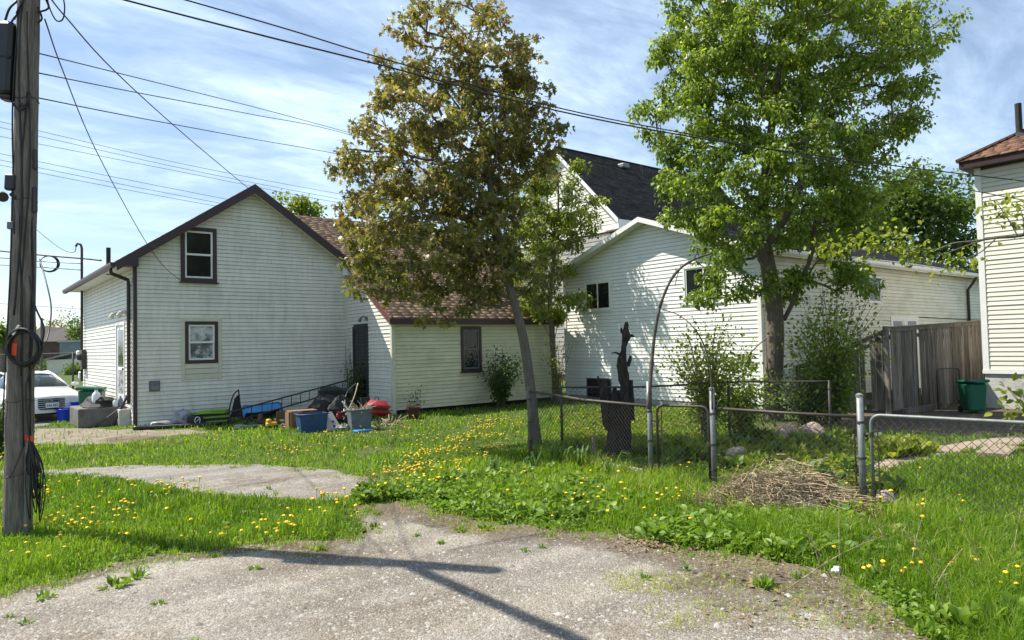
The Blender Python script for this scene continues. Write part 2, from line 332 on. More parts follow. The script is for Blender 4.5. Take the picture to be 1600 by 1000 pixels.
def groundmat(name, cols, gravel=False):
    m, t, b, N, L = newmat(name); b.inputs['Roughness'].default_value = .95; b.inputs['Specular IOR Level'].default_value = .2
    g = N('ShaderNodeNewGeometry')
    def noise(s, d=6, r=.6):
        n = N('ShaderNodeTexNoise'); n.inputs['Scale'].default_value = s; n.inputs['Detail'].default_value = d; n.inputs['Roughness'].default_value = r; L(g.outputs['Position'], n.inputs['Vector']); return n.outputs['Fac']
    def mr(v, a, c, lo=0., hi=1.):
        q = N('ShaderNodeMapRange'); q.inputs['From Min'].default_value = a; q.inputs['From Max'].default_value = c; q.inputs['To Min'].default_value = lo; q.inputs['To Max'].default_value = hi; L(v, q.inputs['Value']); return q.outputs[0]
    m1 = N('ShaderNodeMixRGB'); m1.inputs[1].default_value = (*cols[0], 1); m1.inputs[2].default_value = (*cols[1], 1); L(mr(noise(.55, 8, .65), .42, .62), m1.inputs[0])
    m2 = N('ShaderNodeMixRGB'); m2.inputs[2].default_value = (*cols[2], 1); L(m1.outputs[0], m2.inputs[1]); L(mr(noise(2.7, 8, .7), .5, .72), m2.inputs[0])
    out = m2.outputs[0]
    if gravel:                                          # packed wheel tracks along the drive
        mp = N('ShaderNodeMapping'); mp.inputs['Rotation'].default_value = (0, 0, radians(38.8)); mp.inputs['Scale'].default_value = (.22, 1.7, 1); L(g.outputs['Position'], mp.inputs[0]); n4 = N('ShaderNodeTexNoise'); n4.inputs['Scale'].default_value = 1.2; n4.inputs['Detail'].default_value = 5; L(mp.outputs[0], n4.inputs['Vector'])
        v4 = N('ShaderNodeVectorMath'); v4.operation = 'SCALE'; L(out, v4.inputs[0]); L(mr(n4.outputs['Fac'], .38, .62, .78, 1.14), v4.inputs['Scale']); out = v4.outputs[0]
    bp = N('ShaderNodeBump')
    if gravel:
        v = N('ShaderNodeTexVoronoi'); v.inputs['Scale'].default_value = 75; v.inputs['Randomness'].default_value = 1; L(g.outputs['Position'], v.inputs['Vector'])
        v2 = N('ShaderNodeTexVoronoi'); v2.inputs['Scale'].default_value = 130; L(g.outputs['Position'], v2.inputs['Vector'])
        sp = N('ShaderNodeSeparateColor'); L(v.outputs['Color'], sp.inputs[0]); sp2 = N('ShaderNodeSeparateColor'); L(v2.outputs['Color'], sp2.inputs[0])
        ad = N('ShaderNodeMath'); L(mr(sp.outputs[0], 0, 1, .7, 1.2), ad.inputs[0]); ad.operation = 'MULTIPLY'; L(mr(sp2.outputs[1], 0, 1, .75, 1.2), ad.inputs[1])
        vm = N('ShaderNodeVectorMath'); vm.operation = 'SCALE'; L(out, vm.inputs[0]); L(ad.outputs[0], vm.inputs['Scale']); out = vm.outputs[0]
        inv = mr(v.outputs['Distance'], 0, .6, 1, 0); L(inv, bp.inputs['Height']); bp.inputs['Strength'].default_value = .7; bp.inputs['Distance'].default_value = .012
    else:
        L(noise(35, 6), bp.inputs['Height']); bp.inputs['Strength'].default_value = .8; bp.inputs['Distance'].default_value = .03
    L(out, b.inputs['Base Color']); L(bp.outputs[0], b.inputs['Normal']); return m
M['soil'] = groundmat('soil_and_moss', [(.062, .100, .018), (.085, .095, .030), (.045, .075, .014)])
M['gravel'] = groundmat('drive_gravel', [(.275, .25, .215), (.20, .168, .132), (.325, .305, .27)], True)
M['gravel2'] = groundmat('strip_gravel', [(.26, .24, .215), (.20, .17, .135), (.31, .295, .27)], True)

b = MB(); b.add([(-600, -600, 0), (900, -600, 0), (900, 900, 0), (-600, 900, 0)], [(0, 1, 2, 3)])
g0 = b.build('ground', M['soil']); g0['kind'] = 'structure'

DRIVE_TOP = [(-420, 985), (-150, 948), (0, 926), (50, 916), (110, 905), (180, 882), (240, 869), (330, 862), (390, 851), (450, 846), (520, 846), (560, 838), (573, 826), (563, 812), (550, 800), (562, 790), (600, 784), (640, 782), (668, 792), (690, 803), (720, 806), (770, 818), (840, 822), (900, 832), (950, 832), (990, 846), (1060, 855), (1100, 862), (1150, 864), (1200, 872), (1260, 886), (1320, 900), (1345, 920), (1378, 942), (1400, 962), (1432, 986), (1480, 1020), (1600, 1090)]
drive = ragged(pxw(DRIVE_TOP)+[(7, -3), (7, -14), (-20, -14), (-20, 14)], .025, .09)
sheet('gravel_drive', drive, .004, M['gravel'], 'pale crushed stone driveway in front')
STRIP = [(-420, 741), (-100, 737), (60, 735), (100, 732), (200, 728), (300, 727), (400, 726), (480, 730), (550, 742), (592, 757), (578, 772), (545, 783), (500, 783), (440, 779), (360, 779), (290, 766), (210, 751), (120, 743), (0, 742), (-420, 750)]
strip = ragged(pxw(STRIP), .05, .14)
sheet('gravel_strip', strip, .004, M['gravel2'], 'gravel lane crossing the lawn')
DIRT = [(-200, 675), (40, 671), (100, 669), (160, 671), (215, 672), (300, 672), (330, 676), (240, 684), (190, 693), (120, 696), (60, 694), (-200, 700)]
dirtp = ragged(pxw(DIRT), .05, .2)
sheet('bare_earth', dirtp, .004, M['dirt'], 'bare earth patch by the house corner')
PATH = [(1362, 748), (1420, 728), (1480, 712), (1520, 702), (1600, 694), (1700, 690), (1700, 676), (1600, 679), (1510, 690), (1450, 701), (1400, 712), (1355, 728)]
pathp = ragged(pxw(PATH), .02, .12)
sheet('garden_path', pathp, .008, M['pathway'], 'pinkish concrete garden path')
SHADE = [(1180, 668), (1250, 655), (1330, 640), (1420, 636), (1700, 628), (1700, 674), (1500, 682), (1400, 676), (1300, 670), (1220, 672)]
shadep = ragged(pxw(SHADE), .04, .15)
sheet('shade_earth', shadep, .004, mat('shade_earth', (.085, .068, .048), .95, .35, 3, bump=.7), 'earth darkened as shade by the wooden fence')  # earth colour darkened to stand for the shade beside the plank fence
LOT = [tuple(p) for p in ([-60, 31], [2.6, 31], [2.6, 110], [-60, 110])]
sheet('gravel_lot', ragged(LOT, .15, 1.5), .006, M['farlot'], 'wide empty gravel lot behind the car')
PARK = [(-9, 21.3), (1.9, 21.3), (2.6, 24), (3.0, 29.5), (-9, 29.5)]
sheet('asphalt_apron', ragged(PARK, .06, .4), .010, M['asphalt'], 'asphalt pad under the white car')

def masked(px, py, D):
    """what part of the plot a photo pixel's ground point belongs to"""
GRAV = [drive, strip]
FOOT = [[(3.55, 19.18), (9.25, 19.18), (9.25, 27.6), (3.55, 27.6)], [(9.2, 16.55), (15.1, 16.55), (15.1, 27), (9.2, 27)], [(15.58, 9.6), (33, 9.6), (33, 16.7), (15.58, 16.7)], [(19.9, -10), (34, -10), (34, 6.2), (19.9, 6.2)]]
def allowed(x, y, dirt=.0):
    ok = np.ones(x.shape, bool)
    for p in GRAV+FOOT+[LOT, PARK, pathp]: ok &= ~inpoly(x, y, p)
    for p, q in ((dirtp, dirt), (shadep, dirt*.25)): ok &= ~inpoly(x, y, p) | (rng.random(x.shape) < q)
    return ok
def noise2(x, y, s, seed=0):
    r = np.random.default_rng(seed); o = np.zeros(x.shape)
    for k in range(6):
        a = r.random()*2*pi; f = s*(1.0+.55*k); o += np.sin((x*cos(a)+y*sin(a))*f+r.random()*6.3)/(1+.5*k)
    return o/2.2
def ground_pts(n, x0, x1, y0, y1):
    px = rng.uniform(x0, x1, n); py = rng.uniform(y0, y1, n)
    d = FW*FPX+RT*(px-800)[:, None]-UP*(py-500)[:, None]; t = -HCAM/d[:, 2]; p = CAM+d*t[:, None]
    return p[:, 0], p[:, 1], px, py

# grass blades: bent strips
def blades(x, y, h, wd, rnd, name, m, lean=.45, parent=None):
    n = len(x); a = rng.uniform(0, 2*pi, n); dx, dy = np.cos(a), np.sin(a); ln = h*rng.uniform(.1, lean*2, n)
    px_, py_ = -dy, dx; z0 = np.zeros(n)
    # width direction faces random way
    b2 = rng.uniform(0, 2*pi, n); wx, wy = np.cos(b2)*wd/2, np.sin(b2)*wd/2
    v = np.empty((n, 5, 3), np.float32)
    v[:, 0] = np.stack([x-wx, y-wy, z0-.01], 1); v[:, 1] = np.stack([x+wx, y+wy, z0-.01], 1)
    mx_, my_ = x+dx*ln*.3, y+dy*ln*.3
    v[:, 2] = np.stack([mx_-wx*.8, my_-wy*.8, h*.6], 1); v[:, 3] = np.stack([mx_+wx*.8, my_+wy*.8, h*.6], 1)
    v[:, 4] = np.stack([x+dx*ln, y+dy*ln, h*np.clip(1-.35*ln/h, .4, 1)], 1)
    i = np.arange(n)[:, None]*5
    f = np.concatenate([i+np.array([[0, 1, 3]]), i+np.array([[0, 3, 2]]), i+np.array([[2, 3, 4]])], 0)
    me = np_mesh(name, v.reshape(-1, 3), f, m, np.repeat(rnd, 5)); return me
def make_grass():
    xs, ys, hs, ws, rs = [], [], [], [], []
    x, y, px, py = ground_pts(400000, -300, 1900, 612, 1130)
    D = x*F0[0]+y*F0[1]; ok = allowed(x, y, .12) & (D < 34)
    x, y, px, py, D = x[ok], y[ok], px[ok], py[ok], D[ok]
    n1 = noise2(x, y, 1.6, 1); n2 = noise2(x, y, .7, 5)
    n3 = noise2(x, y, 4.2, 8); h = .085+.03*n1+.025*n2+.02*n3
    near_left = (px < 600) & (py > 735); h = np.where(near_left, .12+.03*n1+.025*n3, h)
    fence_side = (py > 735) & (px > 600); h = np.where(fence_side, .15+.07*n1+.05*n3, h)
    right = (py > 830) & (px > 1100); h = np.where(right, .20+.08*n1+.05*n3, h)
    garden = (px > 850) & (py < 735); h = np.where(garden, .11+.04*n1, h)
    # thin, short, worn grass beside bare ground
    h *= rng.uniform(.55, 1.25, len(h)); h = np.clip(h, .03, .5)
    def edge(poly):
        d = np.full(len(x), 9.); P = np.array(poly)
        for q in P[::2]: d = np.minimum(d, np.hypot(x-q[0], y-q[1]))
        return d
    de = np.minimum(edge(drive), np.minimum(edge(strip), edge(dirtp))); h *= np.clip(.35+de*2.2, .35, 1)
    keep = rng.random(len(x)) < np.clip(.35+de*2.5+.2*n1, .15, 1)
    worn = (px > 560) & (px < 700) & (py > 700) & (py < 790); keep &= ~worn | (rng.random(len(x)) < np.clip(.45+.6*n3, .08, 1)); bare = rng.random(len(x)) < np.clip((noise2(x, y, 2.6, 21)-.45)*.9, 0, .6); keep &= ~bare | (py > 760) & (px < 600)
    sh = (px > 1180) & (py < 700); keep &= ~sh | (rng.random(len(x)) < .4)
    r = np.clip(.42+.18*n2+.16*n3+rng.normal(0, .18, len(x)), 0, .92); dry = rng.random(len(x)) < np.clip(.035+.10*(noise2(x, y, 1.9, 31)-.3), .01, .2); r[dry] = rng.uniform(.94, 1, dry.sum())
    wd = np.clip(D*.00118, .0045, .03)*rng.uniform(.7, 1.3, len(x))
    me = blades(x[keep], y[keep], h[keep], wd[keep], r[keep], 'grass', M['grass'])
    o = link('grass', me); tag(o, 'green spring lawn grass growing across the yard', 'grass', kind='stuff')
make_grass()

# loose stones on the drive: small faceted pebbles
def pebbles(n, x0, x1, y0, y1, polys, smin, smax, name, label, m):
    x, y, px, py = ground_pts(n, x0, x1, y0, y1); ok = np.zeros(len(x), bool)
    for p in polys: ok |= inpoly(x, y, p)
    x, y = x[ok], y[ok]; n = len(x); s = rng.uniform(smin, smax, n)*rng.uniform(.6, 1.2, n)
    base = np.array([(1, 0, 0), (-1, .1, 0), (0, .9, .1), (.1, -.8, 0), (.1, .05, .62)], float)
    a = rng.uniform(0, 2*pi, n); c, q = np.cos(a), np.sin(a)
    B = base[None]*(1+rng.normal(0, .22, (n, 5, 3))); X = B[..., 0]*c[:, None]-B[..., 1]*q[:, None]; Y = B[..., 0]*q[:, None]+B[..., 1]*c[:, None]
    v = np.stack([x[:, None]+X*s[:, None], y[:, None]+Y*s[:, None], .002+np.abs(B[..., 2])*s[:, None]], -1)
    f0 = np.array([(0, 2, 4), (2, 1, 4), (1, 3, 4), (3, 0, 4)]); f = (np.arange(n)[:, None, None]*5+f0[None]).reshape(-1, 3)
    me = np_mesh(name, v.reshape(-1, 3), f, m, np.repeat(rng.random(n), 5)); o = link(name, me); tag(o, label, 'gravel', kind='stuff')
M['pebble'] = leafmat('pebble', [(0, (.14, .125, .11)), (.5, (.25, .232, .208)), (1, (.37, .355, .33))], .0, .95, .2)
pebbles(42000, -100, 1700, 790, 1120, [drive], .004, .017, 'gravel', 'loose grey stones strewn over the driveway', M['pebble'])
pebbles(1500, -100, 1700, 790, 1120, [drive], .012, .030, 'gravel', 'larger loose stones scattered on the driveway', M['pebble'])
pebbles(9000, -60, 640, 722, 792, [strip], .006, .016, 'gravel', 'loose stones on the lane across the lawn', M['pebble'])

# worn band where earth and gravel mix along the drive's edge
def edge_band():
    m, t, b, N, L = newmat('worn_edge'); b.inputs['Roughness'].default_value = .95; b.inputs['Specular IOR Level'].default_value = .2
    g = N('ShaderNodeNewGeometry'); n = N('ShaderNodeTexNoise'); n.inputs['Scale'].default_value = 4.5; n.inputs['Detail'].default_value = 8; n.inputs['Roughness'].default_value = .7; L(g.outputs['Position'], n.inputs['Vector'])
    at = N('ShaderNodeAttribute'); at.attribute_name = 'rnd'; ad = N('ShaderNodeMath'); ad.operation = 'ADD'; L(n.outputs['Fac'], ad.inputs[0]); L(at.outputs['Fac'], ad.inputs[1])
    r = N('ShaderNodeMapRange'); r.inputs['From Min'].default_value = .72; r.inputs['From Max'].default_value = 1.15; r.inputs['To Max'].default_value = .9; L(ad.outputs[0], r.inputs['Value'])
    n2 = N('ShaderNodeTexNoise'); n2.inputs['Scale'].default_value = 45; n2.inputs['Detail'].default_value = 5; L(g.outputs['Position'], n2.inputs['Vector'])
    cr = N('ShaderNodeValToRGB'); cr.color_ramp.elements[0].position = .35; cr.color_ramp.elements[0].color = (.075, .055, .036, 1); cr.color_ramp.elements[1].position = .68; cr.color_ramp.elements[1].color = (.24, .195, .145, 1); L(n2.outputs['Fac'], cr.inputs[0]); L(cr.outputs[0], b.inputs['Base Color'])
    bp = N('ShaderNodeBump'); bp.inputs['Strength'].default_value = .8; bp.inputs['Distance'].default_value = .02; L(n2.outputs['Fac'], bp.inputs['Height']); L(bp.outputs[0], b.inputs['Normal'])
    tr = N('ShaderNodeBsdfTransparent'); ms = N('ShaderNodeMixShader'); L(r.outputs[0], ms.inputs[0]); L(tr.outputs[0], ms.inputs[1]); L(b.outputs[0], ms.inputs[2]); L(ms.outputs[0], t.nodes['Material Output'].inputs['Surface'])
    vs, fs, at_ = [], [], []
    for q in DRIVE_TOP:
        x, y = q; wd = np.interp(x, [-420, 500, 620, 900, 1150, 1600], [14, 22, 55, 40, 75, 110]); wd = 10 if 535 < x < 600 else wd
        for k in range(5):
            p = G(x+np.interp(x, [900, 1500], [0, -60])*k/4, y+wd*k/4); vs.append((p[0], p[1], .0065)); at_.append(1-k/4-.1)
    n_ = len(DRIVE_TOP)
    for i in range(n_-1):
        for k in range(4): fs.append((i*5+k, i*5+5+k, i*5+6+k, i*5+1+k))
    k0 = 0
    for (cx, cy, rx_, ry_, a0) in ((600, 772, 75, 22, .75), (625, 742, 70, 20, .5), (1190, 925, 260, 62, .42), (480, 862, 110, 16, .5), (700, 815, 90, 20, .5), (400, 752, 130, 16, .3), (1060, 905, 120, 26, .35), (230, 688, 120, 12, .5), (330, 940, 200, 40, .12)):
        b0 = len(vs); k0 += 1; c = G(cx, cy); vs.append((c[0], c[1], .0065+.0006*k0)); at_.append(a0)
        for rr, av in ((.5, a0*.8), (1., -.35)):
            for k in range(20):
                an = 2*pi*k/20; p = G(cx+rx_*rr*cos(an), cy+ry_*rr*sin(an)); vs.append((p[0], p[1], .0065+.0006*k0)); at_.append(av)
        for k in range(20): fs.append((b0, b0+1+k, b0+1+(k+1) % 20, b0+1+(k+1) % 20)); fs.append((b0+1+k, b0+21+k, b0+21+(k+1) % 20, b0+1+(k+1) % 20))
    tri = [f[:3] for f in fs if f[2] == f[3]]; fs = [f for f in fs if f[2] != f[3]]; tri += [q for f in fs for q in ((f[0], f[1], f[2]), (f[0], f[2], f[3]))]; fs = tri
    o = link('earth_edge', np_mesh('earth_edge', vs, fs, m, at_)); o['kind'] = 'structure'; o['label'] = 'worn earth along the edge of the gravel drive'
edge_band()

# short grass fraying into the gravel
def fray():
    xs, ys = [], []
    for poly, n in ((DRIVE_TOP, 420), (STRIP, 260)):
        P = np.array(pxw(poly)); cen = P.mean(0)
        for k in range(n):
            i = rng.integers(0, len(P)-1); t = rng.random(); p = P[i]+(P[i+1]-P[i])*t; d = P[i+1]-P[i]; nn = np.array([d[1], -d[0]])/(np.linalg.norm(d)+1e-6); q = p+nn*rng.normal(0, .16)
            m = rng.integers(6, 34); sp_ = rng.uniform(.015, .07); xs.append(q[0]+rng.normal(0, sp_, m)); ys.append(q[1]+rng.normal(0, sp_, m))
    x = np.concatenate(xs); y = np.concatenate(ys); m = len(x); D = x*F0[0]+y*F0[1]
    me = blades(x, y, rng.uniform(.02, .075, m), np.clip(D*.0009, .004, .02), np.clip(rng.normal(.6, .22, m), 0, 1), 'grass', M['grass'], .8); o = link('grass', me); tag(o, 'short ragged grass creeping into the gravel edges', 'grass', kind='stuff')
fray()
# tall uncut grass along the wire fence and in the corner by the gate
def tall():
    segs = [((7.45, 8.7), (6.85, 5.9), 1500), ((6.85, 5.9), (7.1, 3.5), 1700), ((7.2, 3.4), (7.3, 1.4), 1500), ((6.4, 6.6), (6.3, 4.0), 900), ((6.3, 3.4), (6.2, 1.6), 1600), ((8.0, 8.6), (9.6, 7.4), 500)]
    xs, ys = [], []
    for a, b_, n in segs:
        k = n//26; t = rng.random(k); c = np.array(a)+(np.array(b_)-np.array(a))*t[:, None]+rng.normal(0, .16, (k, 2)); c = np.repeat(c, 26, 0)+rng.normal(0, .055, (k*26, 2)); xs.append(c[:, 0]); ys.append(c[:, 1])
    x = np.concatenate(xs); y = np.concatenate(ys); ok = allowed(x, y); x, y = x[ok], y[ok]; m = len(x); nz = noise2(x, y, 3, 51)
    me = blades(x, y, np.clip(.25+.10*nz, .12, .45)*rng.uniform(.6, 1.2, m), rng.uniform(.005, .010, m), np.clip(rng.normal(.70, .22, m), 0, 1), 'grass', M['grass'], .55); o = link('grass', me); tag(o, 'tall uncut grass along the foot of the wire fence', 'grass', kind='stuff')
tall()
# ------------------------------------------------------------------ houses
class Wall:
    def __init__(s, p0, u, n): s.p0 = V(*p0, 0); s.u = V(*u, 0); s.n = V(*n, 0)
    def P(s, a, z, o=0.): return s.p0+s.u*a+s.n*o+V(0, 0, z)
    def box(s, mb, a0, a1, z0, z1, o0, o1, mi=0):
        q = [s.P(a, z, o) for z in (z0, z1) for a, o in ((a0, o0), (a1, o0), (a1, o1), (a0, o1))]
        return mb.add(q, [(0, 3, 2, 1), (4, 5, 6, 7), (0, 1, 5, 4), (1, 2, 6, 5), (2, 3, 7, 6), (3, 0, 4, 7)], mi)
def siding(par, W, a0, a1, z0, prof, pitch, m, openings=(), t=.018, joints=True, slot=.008):
    """one lap board per course; prof: top outline [(a, z), ...] from a0 to a1"""
    A = [p[0] for p in prof]; Z = [p[1] for p in prof]; zmax = max(Z)
    def span(z):
        lo = hi = None
        aa = np.linspace(a0, a1, 241); zz = np.interp(aa, A, Z); ok = aa[zz >= z-1e-6]
        return (ok[0], ok[-1]) if len(ok) else None
    k = 0
    while z0+k*pitch < zmax-.02:
        zl = z0+k*pitch+slot; zh = zl+pitch-slot; k += 1
        s0 = span(zl); s1 = span(zh)
        if s0 is None: break
        if s1 is None: mid = (s0[0]+s0[1])/2; s1 = (mid-.01, mid+.01); zh = min(zh, zmax)
        cuts = [(o[0], o[1]) for o in openings if o[2] < zl+pitch/2-slot < o[3]]
        segs = [(s0[0], s0[1], s1[0], s1[1])]
        for c0, c1 in sorted(cuts):
            ns = []
            for (l0, r0, l1, r1) in segs:
                if c1 <= l0 or c0 >= r0: ns.append((l0, r0, l1, r1)); continue
                if c0 > l0+.02: ns.append((l0, c0, min(l1, c0), c0))
                if c1 < r0-.02: ns.append((c1, r0, c1, max(r1, c1)))
            segs = ns
        if joints:                                     # staggered butt joints between lengths of board
            ns = []
            for (l0, r0, l1, r1) in segs:
                c = a0+(.9, 2.3, 3.6, 1.5)[k % 4]+rng.uniform(-.3, .3)
                if r0-l0 > 2.6 and l0+.5 < c < r0-.5 and max(l0, l1) < c < min(r0, r1): ns += [(l0, c, l1, c), (c+.003, r0, c+.003, r1)]
                else: ns.append((l0, r0, l1, r1))
            segs = ns
        for (l0, r0, l1, r1) in segs:
            j = rng.normal(0, .002)
            q = [W.P(l0, zl, 0), W.P(r0, zl, 0), W.P(r1, zh, 0), W.P(l1, zh, 0), W.P(l0, zl-.002, t+j), W.P(r0, zl-.002, t+j), W.P(r1, zh, .002), W.P(l1, zh, .002)]
            MB().add(q, [(0, 1, 2, 3), (7, 6, 5, 4), (4, 5, 1, 0), (1, 5, 6, 2), (6, 7, 3, 2), (0, 3, 7, 4)]).build('siding_board', m, par)
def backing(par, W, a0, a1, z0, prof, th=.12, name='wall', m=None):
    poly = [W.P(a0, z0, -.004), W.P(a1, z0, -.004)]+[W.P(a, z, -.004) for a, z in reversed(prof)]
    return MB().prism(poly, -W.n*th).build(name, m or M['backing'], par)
def window(par, W, a0, a1, z0, z1, case=.08, cm='maroon', fm='white', style='hung', proud=.045, sill=True, glass='glass', lower=None, label=None):
    b = MB(); c = case; bk = -.03
    if c > 0:
        W.box(b, a0, a1, z1-c, z1, bk, proud); W.box(b, a0, a1, z0, z0+c, bk, proud+.002)
        W.box(b, a0, a0+c, z0+c, z1-c, bk, proud-.003); W.box(b, a1-c, a1, z0+c, z1-c, bk, proud-.003)
    else: c = .04; W.box(b, a0, a1, z0, z0+.04, bk, proud); W.box(b, a0, a1, z1-.04, z1, bk, proud); W.box(b, a0, a0+.04, z0+.04, z1-.04, bk, proud-.003); W.box(b, a1-.04, a1, z0+.04, z1-.04, bk, proud-.003)
    win = b.build('window', M[cm], par, label=label)
    i0, i1, j0, j1 = a0+c, a1-c, z0+c, z1-c; s = .045 if case > 0 else .03
    b = MB()
    if style == 'hung':
        zm = (j0+j1)/2
        for q0, q1, o in ((zm-.02, j1, .028), (j0, zm+.02, .014)):
            W.box(b, i0, i1, q1-s, q1, bk, o); W.box(b, i0, i1, q0, q0+s, bk, o+.001); W.box(b, i0, i0+s, q0+s, q1-s, bk, o-.001); W.box(b, i1-s, i1, q0+s, q1-s, bk, o-.001)
    else:
        am = (i0+i1)/2
        W.box(b, i0, i1, j1-s, j1, bk, .02); W.box(b, i0, i1, j0, j0+s, bk, .021); W.box(b, i0, i0+s, j0+s, j1-s, bk, .019); W.box(b, i1-s, i1, j0+s, j1-s, bk, .019); W.box(b, am-.02, am+.02, j0+s, j1-s, bk, .023)
    b.build('sash', M[fm], win)
    if style == 'hung':
        for q0, q1, g in ((zm, j1-s, glass), (j0+s, zm, lower or glass)):
            W.box(MB(), i0+s, i1-s, q0, q1, bk, .008 if q0 > j0+s+.1 else .003).build('pane', M[g], win)
    else:
        W.box(MB(), i0+s, am-.02, j0+s, j1-s, bk, .006).build('pane', M[glass], win); W.box(MB(), am+.02, i1-s, j0+s, j1-s, bk, .003).build('pane', M[lower or glass], win)
    if sill: W.box(MB(), a0-.03, a1+.03, z0-.035, z0, bk, proud+.05).build('sill', M[cm], win)
    return win
def shingles(par, o, e, up, width, length, m, course=.145, tab=.31, trap=None, name='shingles', clip=None, lift=.012):
    """courses of shingle tabs on a roof plane: o lower corner, e unit along eave, up unit up the slope; trap(s)->(a0,a1)"""
    o = V(*o); e = V(*e); up = V(*up); nrm = np.cross(e, up); nrm = nrm/np.linalg.norm(nrm)
    if nrm[2] < 0: nrm = -nrm
    vs = []; fs = []; rn = []; k = 0
    while k*course < length:
        s0 = k*course; s1 = min(s0+course+.02, length); a0, a1 = trap(s0) if trap else (0., width); k += 1
        a = a0-(tab*.5 if k % 2 else 0)-rng.uniform(0, .1)
        tone = rng.normal(0, .08)
        while a < a1:
            w_ = tab*rng.uniform(.75, 1.2); l, r = max(a, a0), min(a+w_-.006, a1); a += w_
            if r-l < .02: continue
            if clip is not None:
                mid = o+e*(l+r)/2+up*s0
                if not clip(mid): continue
            h = lift*rng.uniform(.8, 1.5); i = len(vs)
            for aa, ss, hh in ((l, s0, .001), (r, s0, .001), (r, s1, .001), (l, s1, .001), (l, s0, h), (r, s0, h), (r, s1, .003), (l, s1, .003)):
                vs.append(o+e*aa+up*ss+nrm*hh)
            fs += [(i+4, i+5, i+6, i+7), (i, i+1, i+5, i+4), (i+1, i+2, i+6, i+5), (i+3, i, i+4, i+7)]; rn += [float(np.clip(.5+tone+rng.normal(0, .2), 0, 1))]*8
    me = np_mesh(name, vs, fs, m, rn); ob = link(name, me, par); ob['kind'] = 'stuff'; return ob
def slab(par, pts, th, m, name='roof'):
    """roof deck: top outline pts pushed straight down"""
    return MB().prism([V(*p) for p in pts], V(0, 0, -th)).build(name, m, par)
def unit(v): v = V(*v); return v/np.linalg.norm(v)
def beam(mb, p, q, w_, h, n=None, mi=0):
    """rectangular bar from p to q: h vertical, w_ across"""
    p = V(*p); q = V(*q); d = q-p; s = np.cross(d, V(0, 0, 1)); s = s/np.linalg.norm(s)*w_/2; z = V(0, 0, h/2)
    c = [p-s-z, p+s-z, p+s+z, p-s+z, q-s-z, q+s-z, q+s+z, q-s+z]
    return mb.add(c, [(0, 1, 2, 3), (7, 6, 5, 4), (0, 4, 5, 1), (1, 5, 6, 2), (2, 6, 7, 3), (3, 7, 4, 0)], mi)

# ---- white house with the maroon rakes, and its low yellow wing
HX0, HX1, HY0, HY1 = 3.55, 9.25, 19.18, 27.6
RZ, RX, EZ = 6.20, 6.4, 3.92; SL = .687            # ridge height, ridge x, soffit height
hs = root('white_house', 'white clapboard house with dark maroon gable rakes beside the white car', 'house', ((HX0+HX1)/2, (HY0+HY1)/2, 0))
GW = Wall((HX0, HY0), (1, 0), (0, -1)); gw = HX1-HX0; rx = RX-HX0
gprof = [(0, RZ-SL*rx-.02), (rx, RZ-.02), (gw, RZ-SL*(gw-rx)-.02)]
w1 = (1.05, 1.93, 3.60, 5.02); w2 = (1.14, 1.95, 1.50, 2.58)
siding(hs, GW, 0, gw, .02, gprof, .1016, M['siding'], [(w1[0]+.02, w1[1]-.02, w1[2]+.03, w1[3]-.03), (1.06, 2.03, 1.09, 2.68)])
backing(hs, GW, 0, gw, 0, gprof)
window(hs, GW, *w1, case=.10, label='upstairs window in a wide maroon frame')
window(hs, GW, *w2, case=.085, glass='curtain', lower='curtain', sill=False, label='downstairs window with patterned net behind the glass')
b = MB(); GW.box(b, 1.05, 1.14, 1.09, 2.68, -.02, .032); GW.box(b, 1.95, 2.04, 1.09, 2.68, -.02, .032); GW.box(b, 1.14, 1.95, 2.58, 2.68, -.02, .03); b.build('window_surround', M['cream_trim'], hs)
for k in range(3): GW.box(MB(), 1.145, 1.945, 1.10+k*.135, 1.10+k*.135+.125, -.01, .026-.003*(k % 2)).build('infill_board', M['cream_trim'], hs)
b = MB(); GW.box(b, .335, .53, .86, 1.08, 0, .07); GW.box(b, .31, .555, .84, 1.10, 0, .022); v_ = b.build('dryer_vent', M['grey_bin'], hs); GW.box(MB(), .35, .515, .88, .98, .07, .075).build('flap', M['galv'], v_)
LW = Wall((HX0, HY0), (0, 1), (-1, 0)); lw = HY1-HY0
dr = (1.22, 2.28, .40, 2.55)
siding(hs, LW, 0, lw, .02, [(0, 4.2), (lw, 4.2)], .1016, M['siding'], [(dr[0]-.06, dr[1]+.06, 0, dr[3]+.06)], joints=False)
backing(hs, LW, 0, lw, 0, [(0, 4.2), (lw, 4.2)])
# side door with a long glazed panel and peeling lower half
b = MB(); LW.box(b, dr[0]-.07, dr[0], .2, dr[3]+.07, -.02, .035); LW.box(b, dr[1], dr[1]+.07, .2, dr[3]+.07, -.02, .035); LW.box(b, dr[0], dr[1], dr[3], dr[3]+.07, -.02, .033)
LW.box(b, dr[0], dr[1], .2, dr[3], -.03, .006); d_ = b.build('door', M['white'], hs)
LW.box(MB(), dr[0]+.16, dr[1]-.16, 1.45, 2.42, -.02, .010).build('pane', M['glass'], d_); LW.box(MB(), dr[0]+.16, dr[1]-.16, .75, 1.36, -.02, .011).build('kick_panel', mat('peeling_panel', (.35, .35, .34), .7, .3, 8, col2=(.06, .06, .06), c2lo=.5, c2hi=.56, c2scale=9), d_)
b = MB(); LW.box(b, dr[0]+.05, dr[0]+.09, 1.36, 1.42, -.01, .06); b.build('handle', M['galv_dark'], d_)
